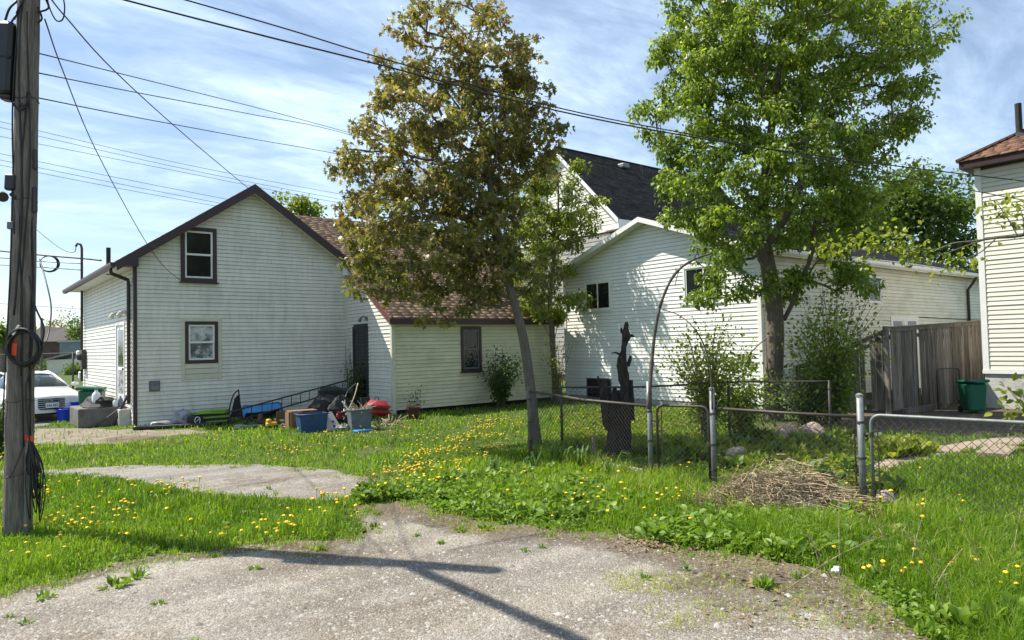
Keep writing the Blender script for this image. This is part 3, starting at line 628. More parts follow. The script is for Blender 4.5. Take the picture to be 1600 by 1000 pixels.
for a_, z_ in ((1.0, 2.86), (2.1, 2.86)):
    b = MB(); p = LW.P(a_, z_, .02); b.lathe(p, [(.06, 0), (.06, .03), (.03, .07)], 10, Matrix.Rotation(-pi/2, 3, 'Y')); b.tube([LW.P(a_, z_, .06), LW.P(a_, z_-.02, .14), LW.P(a_+.03, z_-.1, .17)], [.03, .05, .07], 8); b.build('porch_lamp', M['cream_trim'], hs)
# rear and far walls (plain), foundations
MB().prism([(HX0+.02, HY1, 0), (HX1, HY1, 0), (HX1, HY1, RZ-SL*(HX1-RX)-.06), (RX, HY1, RZ-.06), (HX0+.02, HY1, RZ-SL*(RX-HX0)-.06)], (0, -.12, 0)).build('rear_wall', M['siding'], hs)
# roof: two decks, maroon fascias, soffit
ov, fo = .43, .30; y0, y1 = HY0-fo, HY1+.4
def mz_(x): return RZ-SL*abs(x-RX)
xl, xr = HX0-ov, HX1+.06; TH = .10
rfl = slab(hs, [(xl, y0, mz_(xl)+.06), (RX, y0, RZ+.06), (RX, y1, RZ+.06), (xl, y1, mz_(xl)+.06)], TH, M['backing'])
rfr = slab(hs, [(RX, y0, RZ+.06), (xr, y0, mz_(xr)+.06), (xr, y1, mz_(xr)+.06), (RX, y1, RZ+.06)], TH, M['backing'])
upl = unit((1, 0, SL)); upr = unit((-1, 0, SL)); Ls = hypot(RX-xl, SL*(RX-xl)); Lr = hypot(xr-RX, SL*(xr-RX))
shingles(rfl, (xl, y0, mz_(xl)+.062), (0, 1, 0), upl, y1-y0, Ls, M['shingle_brown'])
shingles(rfr, (xr, y0, mz_(xr)+.062), (0, 1, 0), upr, y1-y0, Lr, M['shingle_brown'])
b = MB()
for (xa, xb) in ((xl-.01, RX), (RX, xr+.02)):
    b.prism([(xa, y0-.035, mz_(xa)+.075), (xb, y0-.035, mz_(xb)+.075), (xb, y0-.035, mz_(xb)-.17), (xa, y0-.035, mz_(xa)-.17)], (0, .033, 0))
b.build('rake_fascia', M['maroon'], hs)
# boxed eave returns at the two lower corners of the gable
MB().prism([(xl, y0-.03, mz_(xl)+.05), (xl, y0-.03, EZ-.02), (HX0+.03, y0-.03, EZ-.02), (HX0+.03, y0-.03, mz_(HX0)-.1)], (0, fo+.02, 0)).build('eave_return', M['maroon'], hs)
MB().prism([(HX1-.22, y0-.02, mz_(HX1-.22)-.1), (xr, y0-.02, mz_(xr)), (xr, y0-.02, EZ+.02), (HX1-.22, y0-.02, EZ+.02)], (0, fo, 0)).build('eave_return', M['white'], hs)
b = MB(); b.bb((xl, HY0, EZ), (HX0-.02, y1, EZ+.03)); b.build('soffit', M['soffit'], hs)
b = MB(); b.prism([(HX0+.05, y0+.01, mz_(HX0)-.06), (RX, y0+.01, RZ-.06), (HX1, y0+.01, mz_(HX1)-.06), (HX1, y0+.01, mz_(HX1)-.09), (RX, y0+.01, RZ-.09), (HX0+.05, y0+.01, mz_(HX0)-.09)], (0, fo-.03, 0)); b.build('rake_soffit', M['soffit'], hs)
b = MB(); b.bb((xl-.03, y0+.02, EZ-.02), (xl, y1, mz_(xl)+.06)); b.build('fascia', M['maroon'], hs)
b = MB()
b.prism([(xl-.03, y0+.03, mz_(xl)+.03), (xl-.14, y0+.03, mz_(xl)+.03), (xl-.14, y0+.03, mz_(xl)-.03), (xl-.11, y0+.03, mz_(xl)-.09), (xl-.03, y0+.03, mz_(xl)-.09)], (0, y1-y0-.06, 0)); b.build('gutter', M['maroon'], hs)
b = MB(); xd = HX0-.07; b.tube([(xl-.09, HY0+.05, EZ-.05), (xl-.07, HY0+.06, EZ-.18), (xd-.02, HY0+.32, EZ-.30), (xd, HY0+.36, EZ-.42), (xd, HY0+.36, .75), (xd, HY0+.36, .55)], .045, 8); b.build('downspout', M['maroon'], hs, smooth=True)
MB().bb((HX0-.035, HY0-.035, .0), (HX0+.045, HY0+.06, EZ+.0)).build('corner_post', M['maroon'], hs)
MB().bb((HX1-.10, HY0-.03, 0), (HX1+.0, HY0, EZ+.0)).build('corner_post', M['siding'], hs)
# roof vent hood, plumbing stack, flue behind the left slope
b = MB(); b.bev((7.6, 21.15, mz_(7.6)+.16), (.34, .34, .16), .03); b.bb((7.4, 20.95, mz_(7.6)-.12), (7.8, 21.35, mz_(7.6)+.1)); b.build('roof_vent', M['black'], rfr)
b = MB(); b.tube([(3.3, 21.2, 3.9), (3.3, 21.2, 4.62)], .055, 10); b.build('flue', M['blackmat'], rfl)
# power mast, meter and cable boxes at the far end of the left wall
b = MB(); mx0 = HX0-.09; my0 = HY1-.35
b.tube([(mx0, my0, .9), (mx0, my0, 5.35), (mx0-.03, my0, 5.47), (mx0-.13, my0, 5.50), (mx0-.17, my0, 5.40)], .04, 8); mast = b.build('power_mast', M['galv_dark'], hs, smooth=True)
b = MB(); b.lathe((mx0-.07, my0-.3, 1.72), [(.12, 0), (.12, .05), (.10, .12), (.0, .13)], 14, Matrix.Rotation(-pi/2, 3, 'Y')); b.bb((mx0-.06, my0-.46, 1.3), (mx0+.06, my0-.14, 1.95)); b.build('meter_box', M['galv_dark'], hs)
b = MB(); b.bev((mx0-.05, my0+.18, 1.75), (.16, .3, .34), .03); b.build('utility_box', M['white'], hs); b = MB(); b.bev((mx0-.03, my0+.1, 1.1), (.1, .2, .25), .03); b.build('utility_box', M['white'], hs)

# ---- yellow wing (same house)
WX0, WX1, WY0 = 9.2, 15.05, 16.55; wl = WX1-WX0
RW = Wall((WX0, WY0), (1, 0), (0, -1)); ww = (2.20, 2.92, 1.06, 2.34)
siding(hs, RW, .06, wl, .12, [(0, 2.62), (wl, 2.62)], .1016, M['siding_yellow'], [(ww[0]+.03, ww[1]-.03, ww[2]+.03, ww[3]-.03)])
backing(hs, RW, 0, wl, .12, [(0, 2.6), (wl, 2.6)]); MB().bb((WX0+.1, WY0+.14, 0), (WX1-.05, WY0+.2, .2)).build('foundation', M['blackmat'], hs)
window(hs, RW, *ww, case=.075, cm='maroon', fm='grey_bin', label='narrow window with a peeling dark frame in the yellow wing')
DW = Wall((WX0, WY0), (0, 1), (-1, 0)); dl = HY0-WY0; WSL = .68; WE = 2.62
dprof = [(0, WE), (dl, WE+WSL*dl)]
siding(hs, DW, .05, dl-.02, .05, dprof, .1016, M['siding'], [(1.36, 2.28, 0, 2.47)])
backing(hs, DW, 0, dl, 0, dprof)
MB().bb((WX0-.035, WY0-.035, 0), (WX0+.07, WY0+.055, WE)).build('corner_post', M['cream_trim'], hs)
b = MB(); DW.box(b, 1.34, 2.30, 0.02, 2.42, -.03, .006); DW.box(b, 1.34, 1.42, 0, 2.42, -.02, .03); DW.box(b, 2.22, 2.30, 0, 2.42, -.02, .03); DW.box(b, 1.42, 2.22, 2.34, 2.42, -.02, .028); d_ = b.build('door', mat('dark_storm_door', (.030, .034, .034), .6, .3, 6), hs, label='dark screen door under a lamp')
for z0_, z1_ in ((.15, 1.05), (1.2, 2.25)): DW.box(MB(), 1.52, 2.12, z0_, z1_, -.02, .010).build('pane', M['glass'], d_)
b = MB(); b.lathe(DW.P(1.4, 2.62, .01), [(.06, 0), (.06, .03), (.02, .05)], 10, Matrix.Rotation(-pi/2, 3, 'Y')); b.tube([DW.P(1.4, 2.62, .05), DW.P(1.42, 2.70, .10), DW.P(1.46, 2.66, .16), DW.P(1.55, 2.56, .18)], [.02, .02, .03, .055], 8); b.build('door_lamp', M['galv'], hs)
b = MB(); DW.box(b, 2.28, 2.5, 3.55, 3.85, 0, .03)
for k in range(4): DW.box(b, 2.3, 2.48, 3.58+.065*k, 3.62+.065*k, .03, .04)
b.build('gable_vent', M['cream_trim'], hs)
# wing roof with its valley into the main roof
we, wr = WY0-.18, 21.55; wx0, wx1 = WX0-.13, WX1+.2
def wz(y): return WE+.06+WSL*(y-WY0)
def yv(x): return WY0+(mz_(x)-WE)/WSL
ridge_x = RX+(RZ-wz(wr))/SL+.1
rfw = slab(hs, [(wx0, we, wz(we)), (wx1, we, wz(we)), (wx1, wr, wz(wr)), (ridge_x, wr, wz(wr)), (wx0, yv(wx0), wz(yv(wx0)))], .09, M['backing'])
def wtrap(s):
    y = we+s/sqrt(1+WSL**2); 
    return (0., wx1-wx0) if y < yv(wx0) else (ridge_x-wx0+(wr-y)*(wx0-ridge_x)/(wr-yv(wx0)), wx1-wx0)
shingles(rfw, (wx0, we, wz(we)+.002), (1, 0, 0), unit((0, 1, WSL)), wx1-wx0, (wr-we)*sqrt(1+WSL**2), M['shingle_brown'], trap=wtrap)
slab(hs, [(ridge_x, wr, wz(wr)), (wx1, wr, wz(wr)), (wx1, wr+5.2, wz(we)), (ridge_x, wr+5.2, wz(we))], .09, M['roof_far'])
MB().prism([(wx0, we, wz(we)+.015), (wx0, HY0-.3, wz(HY0-.3)+.015), (wx0, HY0-.3, wz(HY0-.3)-.14), (wx0, we, wz(we)-.14)], (-.03, 0, 0)).build('rake_fascia', M['maroon_red'], hs, label='red-brown rake board of the low wing')
b = MB(); b.bb((wx0+.0, we-.03, wz(we)-.15), (wx1, we-.002, wz(we)+.005)); b.build('fascia', M['maroon'], hs)
b = MB(); b.bb((wx0+.02, we, WE-.06), (wx1, WY0-.02, WE-.03)); b.build('soffit', M['maroon'], hs)
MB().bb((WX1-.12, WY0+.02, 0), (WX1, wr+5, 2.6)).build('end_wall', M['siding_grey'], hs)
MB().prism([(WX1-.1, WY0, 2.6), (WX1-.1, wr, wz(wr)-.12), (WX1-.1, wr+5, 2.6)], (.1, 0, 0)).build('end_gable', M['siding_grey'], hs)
b = MB(); p = V(10.1, 19.3, wz(19.3)); b.tube([p-V(0, 0, .1), p+V(0, 0, .45)], .045, 10); b.build('plumbing_stack', M['maroon'], rfw)
b = MB(); p = V(10.3, 18.6, wz(18.6)); b.tube([p-V(0, 0, .1), p+V(0, 0, .4)], .04, 10); b.build('plumbing_stack', M['maroon'], rfw)

# ---- white raised bungalow in the middle
BX0, BX1, BY0, BY1 = 15.58, 33., 9.6, 16.62; BR, BE, BSL = 5.28, 4.08, .345; BRY = (BY0+BY1)/2
bh = root('white_bungalow', 'white sided bungalow with low gable seen between the two trees', 'house', ((BX0+BX1)/2, BRY, 0))
FWL = Wall((BX0, BY0), (0, 1), (-1, 0)); fw = BY1-BY0; fprof = [(0, BR-BSL*fw/2-.02), (fw/2, BR-.02), (fw, BR-BSL*fw/2-.02)]
ws = [(4.96, 6.10, 2.77, 3.72), (.98, 2.28, 2.77, 3.80)]; wb = (5.05, 6.1, .10, .72)
siding(bh, FWL, .05, fw-.05, .16, fprof, .1065, M['siding_mid'], [(a+.02, c-.02, d+.02, e-.02) for a, c, d, e in ws+[wb]])
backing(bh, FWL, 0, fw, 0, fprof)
for q in ws: window(bh, FWL, *q, case=.05, cm='white', style='slide', sill=False, proud=.04)
window(bh, FWL, *wb, case=.03, cm='grey_bin', fm='black', style='slide', sill=False, proud=.03, label='basement window low in the white wall')
FWL.box(MB(), .0, fw, 0, .16, -.08, .004).build('foundation', M['concrete'], bh)
SW = Wall((BX0, BY0), (1, 0), (0, -1)); sw = BX1-BX0
siding(bh, SW, .06, sw, .16, [(0, BE+.1), (sw, BE+.1)], .1065, M['siding_side'], [(5.8, 6.62, 2.83, 3.63), (7.25, 9.2, 0, 2.38)])
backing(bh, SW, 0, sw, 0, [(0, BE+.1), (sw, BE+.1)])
window(bh, SW, 5.78, 6.64, 2.80, 3.66, case=.04, cm='white', style='hung', sill=False, proud=.035)
b = MB(); SW.box(b, 7.2, 9.25, .1, 2.43, -.03, .03); SW.box(b, 8.1, 8.3, .2, 2.33, .03, .05); d_ = b.build('patio_door', M['white'], bh)
for a_ in (7.35, 8.4): SW.box(MB(), a_, a_+.65, .3, 2.28, .03, .034).build('pane', M['glass'], d_)
for a_, d_, nm in ((BX0-.03, BY0-.03, 0), (BX0-.03, BY1-.07, 0)): MB().bb((a_, d_, .1), (a_+.10, d_+.10, BE)).build('corner_post', M['white'], bh)
bo, be = .37, .32
def bz(y): return BR+.05-BSL*abs(y-BRY)
for sgn in (-1, 1):
    ye = BRY+sgn*(fw/2+be); rf = slab(bh, [(BX0-bo, ye, bz(ye)), (BX0-bo, BRY, bz(BRY)), (BX1, BRY, bz(BRY)), (BX1, ye, bz(ye))], .06, M['backing'])
    shingles(rf, (BX0-bo, ye, bz(ye)+.002), (1, 0, 0), unit((0, -sgn, BSL)), BX1-BX0+bo, (fw/2+be)*sqrt(1+BSL**2), M['shingle_grey'])
    MB().prism([(BX0-bo-.025, ye, bz(ye)+.012), (BX0-bo-.025, BRY, bz(BRY)+.012), (BX0-bo-.025, BRY, bz(BRY)-.13), (BX0-bo-.025, ye, bz(ye)-.13)], (.024, 0, 0)).build('rake_fascia', M['white'], bh)
    MB().prism([(BX0-bo, ye, bz(ye)-.09), (BX0-bo, BRY, bz(BRY)-.09), (BX0-bo, BRY, bz(BRY)-.11), (BX0-bo, ye, bz(ye)-.11)], (bo-.02, 0, 0)).build('rake_soffit', M['soffit'], bh)
    MB().bb((BX0-bo, ye, bz(ye)-.15), (BX1, ye-sgn*.02, bz(ye)+.01)).build('fascia', M['white'], bh)
    MB().bb((BX0, ye, BE-.06), (BX1, BRY+sgn*fw/2, BE-.04)).build('soffit', M['soffit'], bh)
b = MB(); ye = BY0-be
b.prism([(BX0-.2, ye, bz(ye)-.01), (BX0-.2, ye-.11, bz(ye)-.01), (BX0-.2, ye-.11, bz(ye)-.08), (BX0-.2, ye-.07, bz(ye)-.12), (BX0-.2, ye, bz(ye)-.12)], (BX1-BX0, 0, 0)); b.build('gutter', M['white'], bh)
b = MB(); b.tube([(29.2, ye-.05, bz(ye)-.1), (29.2, ye+.1, bz(ye)-.35), (29.2, BY0-.07, bz(ye)-.55), (29.2, BY0-.07, .2)], .05, 8); b.build('downspout', M['galv_dark'], bh, smooth=True)
b = MB(); b.tube([SW.P(9.3, 2.42, .03), SW.P(13, 2.36, .03), SW.P(17, 2.34, .03)], .012, 5); b.build('wall_cable', M['cable'], bh)
MB().bb((BX1-.1, BY0+.1, 0), (BX1, BY1-.1, 4.2)).build('rear_wall', M['siding_side'], bh); MB().bb((BX0+.2, BY1-.12, 0), (BX1-.1, BY1-.01, 4.2)).build('far_wall', M['siding_side'], bh)

# ---- tall house with the charcoal roof behind
def solve_back():
    Xb = 23.0; e = PX(966, 342, Xb); p = PX(862, 230, Xb); return Xb, e, p
Xb, eb, pb = solve_back()
kh = root('dark_roofed_house', 'tall pale house with steep charcoal shingle roof and white rake', 'house', (Xb+6, pb[1], 0))
KE, KR, KY, KRY = eb[2], pb[2], eb[1], pb[1]; KS = (KR-KE)/(KRY-KY); KL = 13.; kfo = .35
KW = Wall((Xb+kfo, KY+.4), (0, 1), (-1, 0)); kw = 2*(KRY-KY-.4)
kprof = [(0, KE+.4*KS-.15), (kw/2, KR-.15), (kw, KE+.4*KS-.15)]
siding(kh, KW, 0, kw, KE-.4, kprof, .16, M['siding_cream'], [(kw/2-1.15, kw/2-.35, KE+1.2, KE+2.3)])
backing(kh, KW, 0, kw, KE-.4, kprof); MB().bb((Xb+kfo+.01, KY+.4, 0), (Xb+kfo+.2, KY+.4+kw, KE-.4)).build('lower_wall', M['brick_dark'], kh)
siding(kh, KW, 0, kw, .3, [(0, KE-.45), (kw, KE-.45)], .2, M['siding_grey'])
window(kh, KW, kw/2-1.2, kw/2-.3, KE+1.15, KE+2.35, case=.07, cm='white', style='hung', sill=False)
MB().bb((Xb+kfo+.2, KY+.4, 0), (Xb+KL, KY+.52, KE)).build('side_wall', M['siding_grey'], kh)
for sgn in (-1, 1):
    ye = KRY+sgn*(KRY-KY); rf = slab(kh, [(Xb, ye, KE), (Xb, KRY, KR), (Xb+KL, KRY, KR), (Xb+KL, ye, KE)], .08, M['backing'])
    if sgn < 0: shingles(rf, (Xb, ye, KE+.002), (1, 0, 0), unit((0, 1, KS)), KL, hypot(KRY-KY, KR-KE), M['shingle_dark'], course=.19, tab=.4, lift=.022); kroof = rf
    MB().prism([(Xb-.03, ye, KE+.03), (Xb-.03, KRY, KR+.03), (Xb-.03, KRY, KR-.19), (Xb-.03, ye, KE-.19)], (.028, 0, 0)).build('rake_fascia', M['white'], kh)
    MB().prism([(Xb, ye, KE-.12), (Xb, KRY, KR-.12), (Xb, KRY, KR-.14), (Xb, ye, KE-.14)], (kfo, 0, 0)).build('rake_soffit', M['siding_grey'], kh)
MB().bb((Xb, KY-.02, KE-.2), (Xb+KL, KY, KE)).build('fascia', M['white'], kh); MB().bb((Xb-.02, KY-.03, KE-.42), (Xb+.4, KY+.9, KE-.19)).build('eave_return', M['white'], kh)
b = MB(); p = V(Xb+4.6, KRY-.5, KR-.5*KS); b.bev(p+V(0, 0, .1), (.5, .5, .25), .05); b.build('roof_vent', M['galv'], kroof)
b = MB(); p = V(Xb+5.9, KRY-.6, KR-.6*KS); b.tube([p-V(0, 0, .2), p+V(0, 0, .42)], .07, 10); b.build('plumbing_stack', M['black'], kroof)
b = MB(); b.tube([(Xb+.2, KRY, KR+.05), (Xb+KL, KRY, KR+.05)], .06, 6); b.build('ridge_cap', M['shingle_dark'], kroof)

# ---- cream two-storey house at the right edge
CX, CY, CZ = 19.89, 6.2, 5.93
ch = root('cream_house', 'cream sided two-storey house with brown hip roof on concrete foundation', 'house', (CX+4, CY-4, 0))
CW = Wall((CX, CY-9), (0, 1), (-1, 0)); siding(ch, CW, 0, 8.94, .93, [(0, CZ), (9, CZ)], .112, M['siding_cream'])
backing(ch, CW, 0, 9, .9, [(0, CZ), (9, CZ)])
CS = Wall((CX, CY), (1, 0), (0, 1)); siding(ch, CS, .05, 8, .93, [(0, CZ), (8, CZ)], .112, M['siding_cream']); backing(ch, CS, .15, 8, .9, [(0, CZ), (8, CZ)])
MB().bb((CX-.03, CY-.10, .86), (CX+.08, CY+.03, CZ)).build('corner_post', M['white'], ch)
MB().bb((CX-.045, CY-9, .84), (CX+.1, CY+.04, .93)).build('base_trim', M['white'], ch)
MB().bb((CX+.0, CY-9, .0), (CX+8, CY+.0, .85)).build('foundation', M['concrete_pale'], ch)
b = MB(); b.bev((CX-.05, CY-1.5, .72), (.12, .2, .12), .02); b.build('pipe_outlet', M['black'], ch)
co = .26; zt = CZ+.16; ex0, ey1 = CX-co, CY+co; HS = .62; half = 4.9
MB().bb((ex0, CY-9.3, CZ-.0), (CX+8, ey1, CZ+.02)).build('soffit', M['soffit'], ch)
MB().prism([(ex0-.02, CY-9.3, CZ-.01), (ex0-.02, ey1+.02, CZ-.01), (CX+8, ey1+.02, CZ-.01), (CX+8, CY-9.3, CZ-.01)], (0, 0, .16)).build('fascia', M['maroon'], ch)
apex = (ex0+half, ey1-half, zt+HS*half); rc = (ex0-.05, ey1+.05, zt)
cr = MB().add([rc, (ex0-.05, CY-9.4, zt), (ex0+half, CY-9.4+half, apex[2]), apex, (CX+8, ey1+.05, zt), (CX+8, ey1-half, apex[2])], [(0, 3, 2, 1), (0, 4, 5, 3)]).build('roof', M['backing'], ch)
shingles(cr, (ex0-.05, CY-9.4, zt+.003), (0, 1, 0), unit((1, 0, HS)), 10, half*sqrt(1+HS**2), M['shingle_red'], trap=lambda s: (s/sqrt(1+HS**2), (ey1+.05)-(CY-9.4)-s/sqrt(1+HS**2)))
shingles(cr, (ex0-.05, ey1+.05, zt+.003), (1, 0, 0), unit((0, -1, HS)), 8.4, half*sqrt(1+HS**2), M['shingle_red'], trap=lambda s: (s/sqrt(1+HS**2), 8.4))
b = MB(); hp = [np.array(rc)+(np.array(apex)-np.array(rc))*t+V(0, 0, .03) for t in np.linspace(0, 1, 12)]; b.tube(hp, .06, 6); b.build('hip_cap', M['shingle_red'], cr)
b = MB(); p = V(ex0+1.0, CY-.74, zt+HS*.98); b.tube([p-V(0, 0, .2), p+V(0, 0, .8)], .075, 10); b.lathe(p+V(0, 0, -.16), [(.28, 0), (.22, .1), (.09, .22)], 10); b.build('vent_pipe', M['blackmat'], cr)
# ------------------------------------------------------------------ trees
LEAF_OVAL = (np.array([(0, 0, 0), (-.30, .35, .10), (.30, .35, .10), (-.26, .68, .06), (.26, .68, .06), (0, 1, -.12), (0, .4, 0), (0, .7, -.02)]), np.array([(0, 6, 1), (0, 2, 6), (1, 6, 7), (1, 7, 3), (6, 2, 7), (7, 2, 4), (3, 7, 5), (7, 4, 5)]))
LEAF_SLIM = (np.array([(0, 0, 0), (-.2, .4, .08), (.2, .4, .08), (0, 1, -.15), (0, .45, 0)]), np.array([(0, 4, 1), (0, 2, 4), (1, 4, 3), (4, 2, 3)]))
LEAF_MED = (np.array([(0, 0, 0), (-.33, .42, .10), (.33, .42, .10), (0, 1, -.15), (0, .45, 0)]), np.array([(0, 4, 1), (0, 2, 4), (1, 4, 3), (4, 2, 3)]))
LEAF_MAPLE = (np.array([(0, 0, 0), (-.52, .12, -.05), (-.2, .33, .05), (-.55, .62, -.1), (-.16, .62, .04), (0, 1.05, -.12), (.16, .62, .04), (.55, .62, -.1), (.2, .33, .05), (.52, .12, -.05), (0, .42, 0)]),
              np.array([(10, 0, 1), (10, 1, 2), (10, 2, 3), (10, 3, 4), (10, 4, 5), (10, 5, 6), (10, 6, 7), (10, 7, 8), (10, 8, 9), (10, 9, 0)]))
def leaves_mesh(name, pos, dirs, size, rnd, tpl, m, droop=.0, upbias=.8):
    """one small shaped face group per leaf"""
    n = len(pos); d = dirs+np.array([0, 0, -droop]); d /= np.linalg.norm(d, axis=1)[:, None]+1e-9
    nr = rng.normal(0, .55, (n, 3))+np.array([0, 0, upbias]); x = np.cross(d, nr); x /= np.linalg.norm(x, axis=1)[:, None]+1e-9; z = np.cross(x, d)
    T, Fc = tpl; k = len(T)
    v = pos[:, None, :]+size[:, None, None]*(T[None, :, 0, None]*x[:, None, :]+T[None, :, 1, None]*d[:, None, :]+T[None, :, 2, None]*z[:, None, :])
    f = (np.arange(n)[:, None, None]*k+Fc[None]).reshape(-1, 3)
    return np_mesh(name, v.reshape(-1, 3), f, m, np.repeat(np.clip(rnd, 0, 1), k))
def in_blobs(blobs, n, shell=.45, mind=.0, lump=None):
    """points through the union of ellipsoids given in photo pixels at a depth"""
    out = []; wts = np.array([bl[2]*bl[3]*bl[5] for bl in blobs], float)
    wts = (wts*np.array([bl[6] if len(bl) > 6 else 1. for bl in blobs])); wts /= wts.sum()
    idx = rng.choice(len(blobs), n*6, p=wts)
    for i in idx:
        cx, cy, rx_, ry_, D, rd = blobs[i][:6]
        q = rng.normal(0, 1, 3); q /= np.linalg.norm(q); q *= rng.random()**shell
        p = PD(cx+q[0]*rx_, cy-q[1]*ry_, D)+F0*q[2]*rd
        if p[2] < .25: continue
        if mind and out:
            if np.min(np.sum((np.array(out)-p)**2, 1)) < mind**2: continue
        out.append(p)
        if len(out) >= (lump[0] if lump else n): break
    out = np.array(out)
    if lump:                                            # leaf clusters gathered into separate boughs
        k = rng.integers(0, len(out), n); q = rng.normal(0, 1, (n, 3)); q /= np.linalg.norm(q, axis=1)[:, None]
        out = out[k]+q*(lump[1]*rng.random(n)**.45*rng.uniform(.6, 1.25, len(out))[k])[:, None]*np.array([1, 1, .72])
        out = out[out[:, 2] > .3]
    return out
def grow(trunk, clusters, r0=.007, pw=2.4, up=.6, attach_from=.35):
    """join every leaf cluster to the nearest suitable wood; returns nodes, parents, radii"""
    P = [V(*t[:3]) for t in trunk]; Rr = [t[3] for t in trunk]; par = [-1]+list(range(len(P)-1)); L0 = [0.]
    for i in range(1, len(P)): L0.append(L0[-1]+np.linalg.norm(P[i]-P[i-1])*.35)
    nt = len(P); ok = [i >= int(nt*attach_from) for i in range(nt)]
    top = P[-1]; ax = np.array(P)
    order = np.argsort([np.min(np.linalg.norm(ax[int(nt*attach_from):]-c, axis=1)) for c in clusters])
    for ci in order:
        c = clusters[ci]; A = np.array(P); dv = c-A; d = np.linalg.norm(dv, axis=1)+1e-6
        cost = d*(1+up*np.clip(-dv[:, 2]/d, 0, 1)*1.6)+.30*np.array(L0)+np.where(np.array(ok), 0, 99)
        j = int(np.argmin(cost)); dist = d[j]; k = max(1, min(6, int(dist/.22))); pj = j; a = P[j]
        side = rng.normal(0, .07*dist, 3); lift = V(0, 0, .10*dist)
        for q in range(1, k+1):
            t = q/k; p = a+(c-a)*t+(side-lift*0+V(0, 0, -.12*dist))*sin(pi*t)*.6
            if q < k: p = p+rng.normal(0, .02*min(dist, 1), 3)
            P.append(p); par.append(pj); Rr.append(0.); L0.append(L0[pj]+np.linalg.norm(p-P[pj])); ok.append(True); pj = len(P)-1
    n = len(P); acc = np.zeros(n); kids = [0]*n
    for i in range(n-1, -1, -1):
        own = max(acc[i], r0**pw); rr = own**(1/pw)
        if i >= nt: Rr[i] = rr
        if par[i] >= 0: acc[par[i]] += own
    return P, par, Rr, nt
def wood_mesh(P, par, R, nt, n1=10, n2=5):
    mb = MB(); mb.tube(smooth_path(P[:nt], 4), np.interp(np.linspace(0, nt-1, (nt-1)*4+1), range(nt), R[:nt]), n1)
    for i in range(nt, len(P)):
        j = par[i]; ra = min(R[j], R[i]*1.25) if j >= nt else min(R[j]*.8, R[i]*1.3)
        mb.tube([P[j], P[i]], [ra, R[i]], n2, cap=False)
    return mb
def tree(name, label, trunk, blobs, ncl, per, lsize, tpl, lm, bark, sigma=.2, mind=.25, droop=.3, shell=.45, group=None, r0=.007, attach=.35, trunk_n=12, tint=None, cat='tree', dark=.0, crown_name='crown', upb=.8, lump=None):
    base = V(*trunk[0][:3]); rt = root(name, label, cat, (base[0], base[1], 0), group=group)
    cl = in_blobs(blobs, ncl, shell, mind, lump); P, par, R, nt = grow(trunk, cl, r0, attach_from=attach)
    wood_mesh(P, par, R, nt, trunk_n).build('trunk', bark, rt, smooth=True)
    n = len(cl); idx = np.repeat(np.arange(n), rng.integers(int(per*.6), int(per*1.4)+1, n)); m = len(idx)
    off = rng.normal(0, 1, (m, 3)); off /= np.linalg.norm(off, axis=1)[:, None]; off *= (sigma*rng.random(m)**.6)[:, None]
    pos = cl[idx]+off*np.array([1, 1, .8]); dr = off/sigma+rng.normal(0, .5, (m, 3))
    ct = rng.normal(0, .13, n)
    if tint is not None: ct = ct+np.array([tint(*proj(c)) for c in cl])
    rn = .45+ct[idx]+rng.normal(0, .16, m)-dark
    me = leaves_mesh(crown_name, pos, dr, lsize*rng.uniform(.45, 1.35, m), rn, tpl, lm, droop, upb)
    o = link(crown_name, me, rt); return rt
def PT(x, y, D, r): p = PD(x, y, D); return (*p, r)
def GT(x, y, r): p = G(x, y); return (p[0], p[1], -.05, r)

# bronze maple in front of the yellow wing
D = depth(G(838, 694)); mt = [GT(838, 694, .12), PT(834, 660, D, .10), PT(828, 600, D, .092), PT(818, 530, D, .085), PT(803, 470, D, .078), PT(786, 410, D-.1, .068), PT(774, 350, D-.15, .062), PT(764, 280, D-.2, .048), PT(752, 200, D-.2, .034), PT(742, 120, D-.1, .022), PT(735, 50, D, .012)]
mb_ = [(712, 95, 128, 112, D, 1.35, 1.0), (690, 235, 160, 125, D-.1, 1.7, 1.1), (680, 365, 150, 100, D-.2, 1.7, 1.0), (640, 440, 85, 55, D-.3, 1.1, 1.0), (795, 200, 80, 150, D+.1, 1.5, .9), (590, 345, 60, 60, D-.2, 1., .7), (850, 210, 35, 45, D, .6, .5), (640, 40, 38, 40, D, .7, .6), (790, 400, 80, 85, D+.1, 1.3, .9), (825, 455, 45, 45, D+.2, .8, .6), (770, 480, 45, 28, D-.2, .7, .5), (560, 250, 32, 50, D, .6, .5), (690, 475, 60, 32, D-.4, .8, .6), (575, 400, 45, 35, D-.2, .7, .7), (740, 440, 60, 50, D-.2, .9, .6), (720, -10, 60, 30, D, .8, .5), (875, 205, 18, 14, D, .3, .4), (660, 500, 30, 14, D-.4, .4, .3)]
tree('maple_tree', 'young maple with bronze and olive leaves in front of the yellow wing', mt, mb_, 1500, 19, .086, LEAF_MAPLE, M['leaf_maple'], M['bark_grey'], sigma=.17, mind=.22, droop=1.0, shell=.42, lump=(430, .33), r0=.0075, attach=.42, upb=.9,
     tint=lambda x, y: .22*np.clip((330-y)/300, -1, 1)+.05*np.clip((720-x)/150, -1, 1))
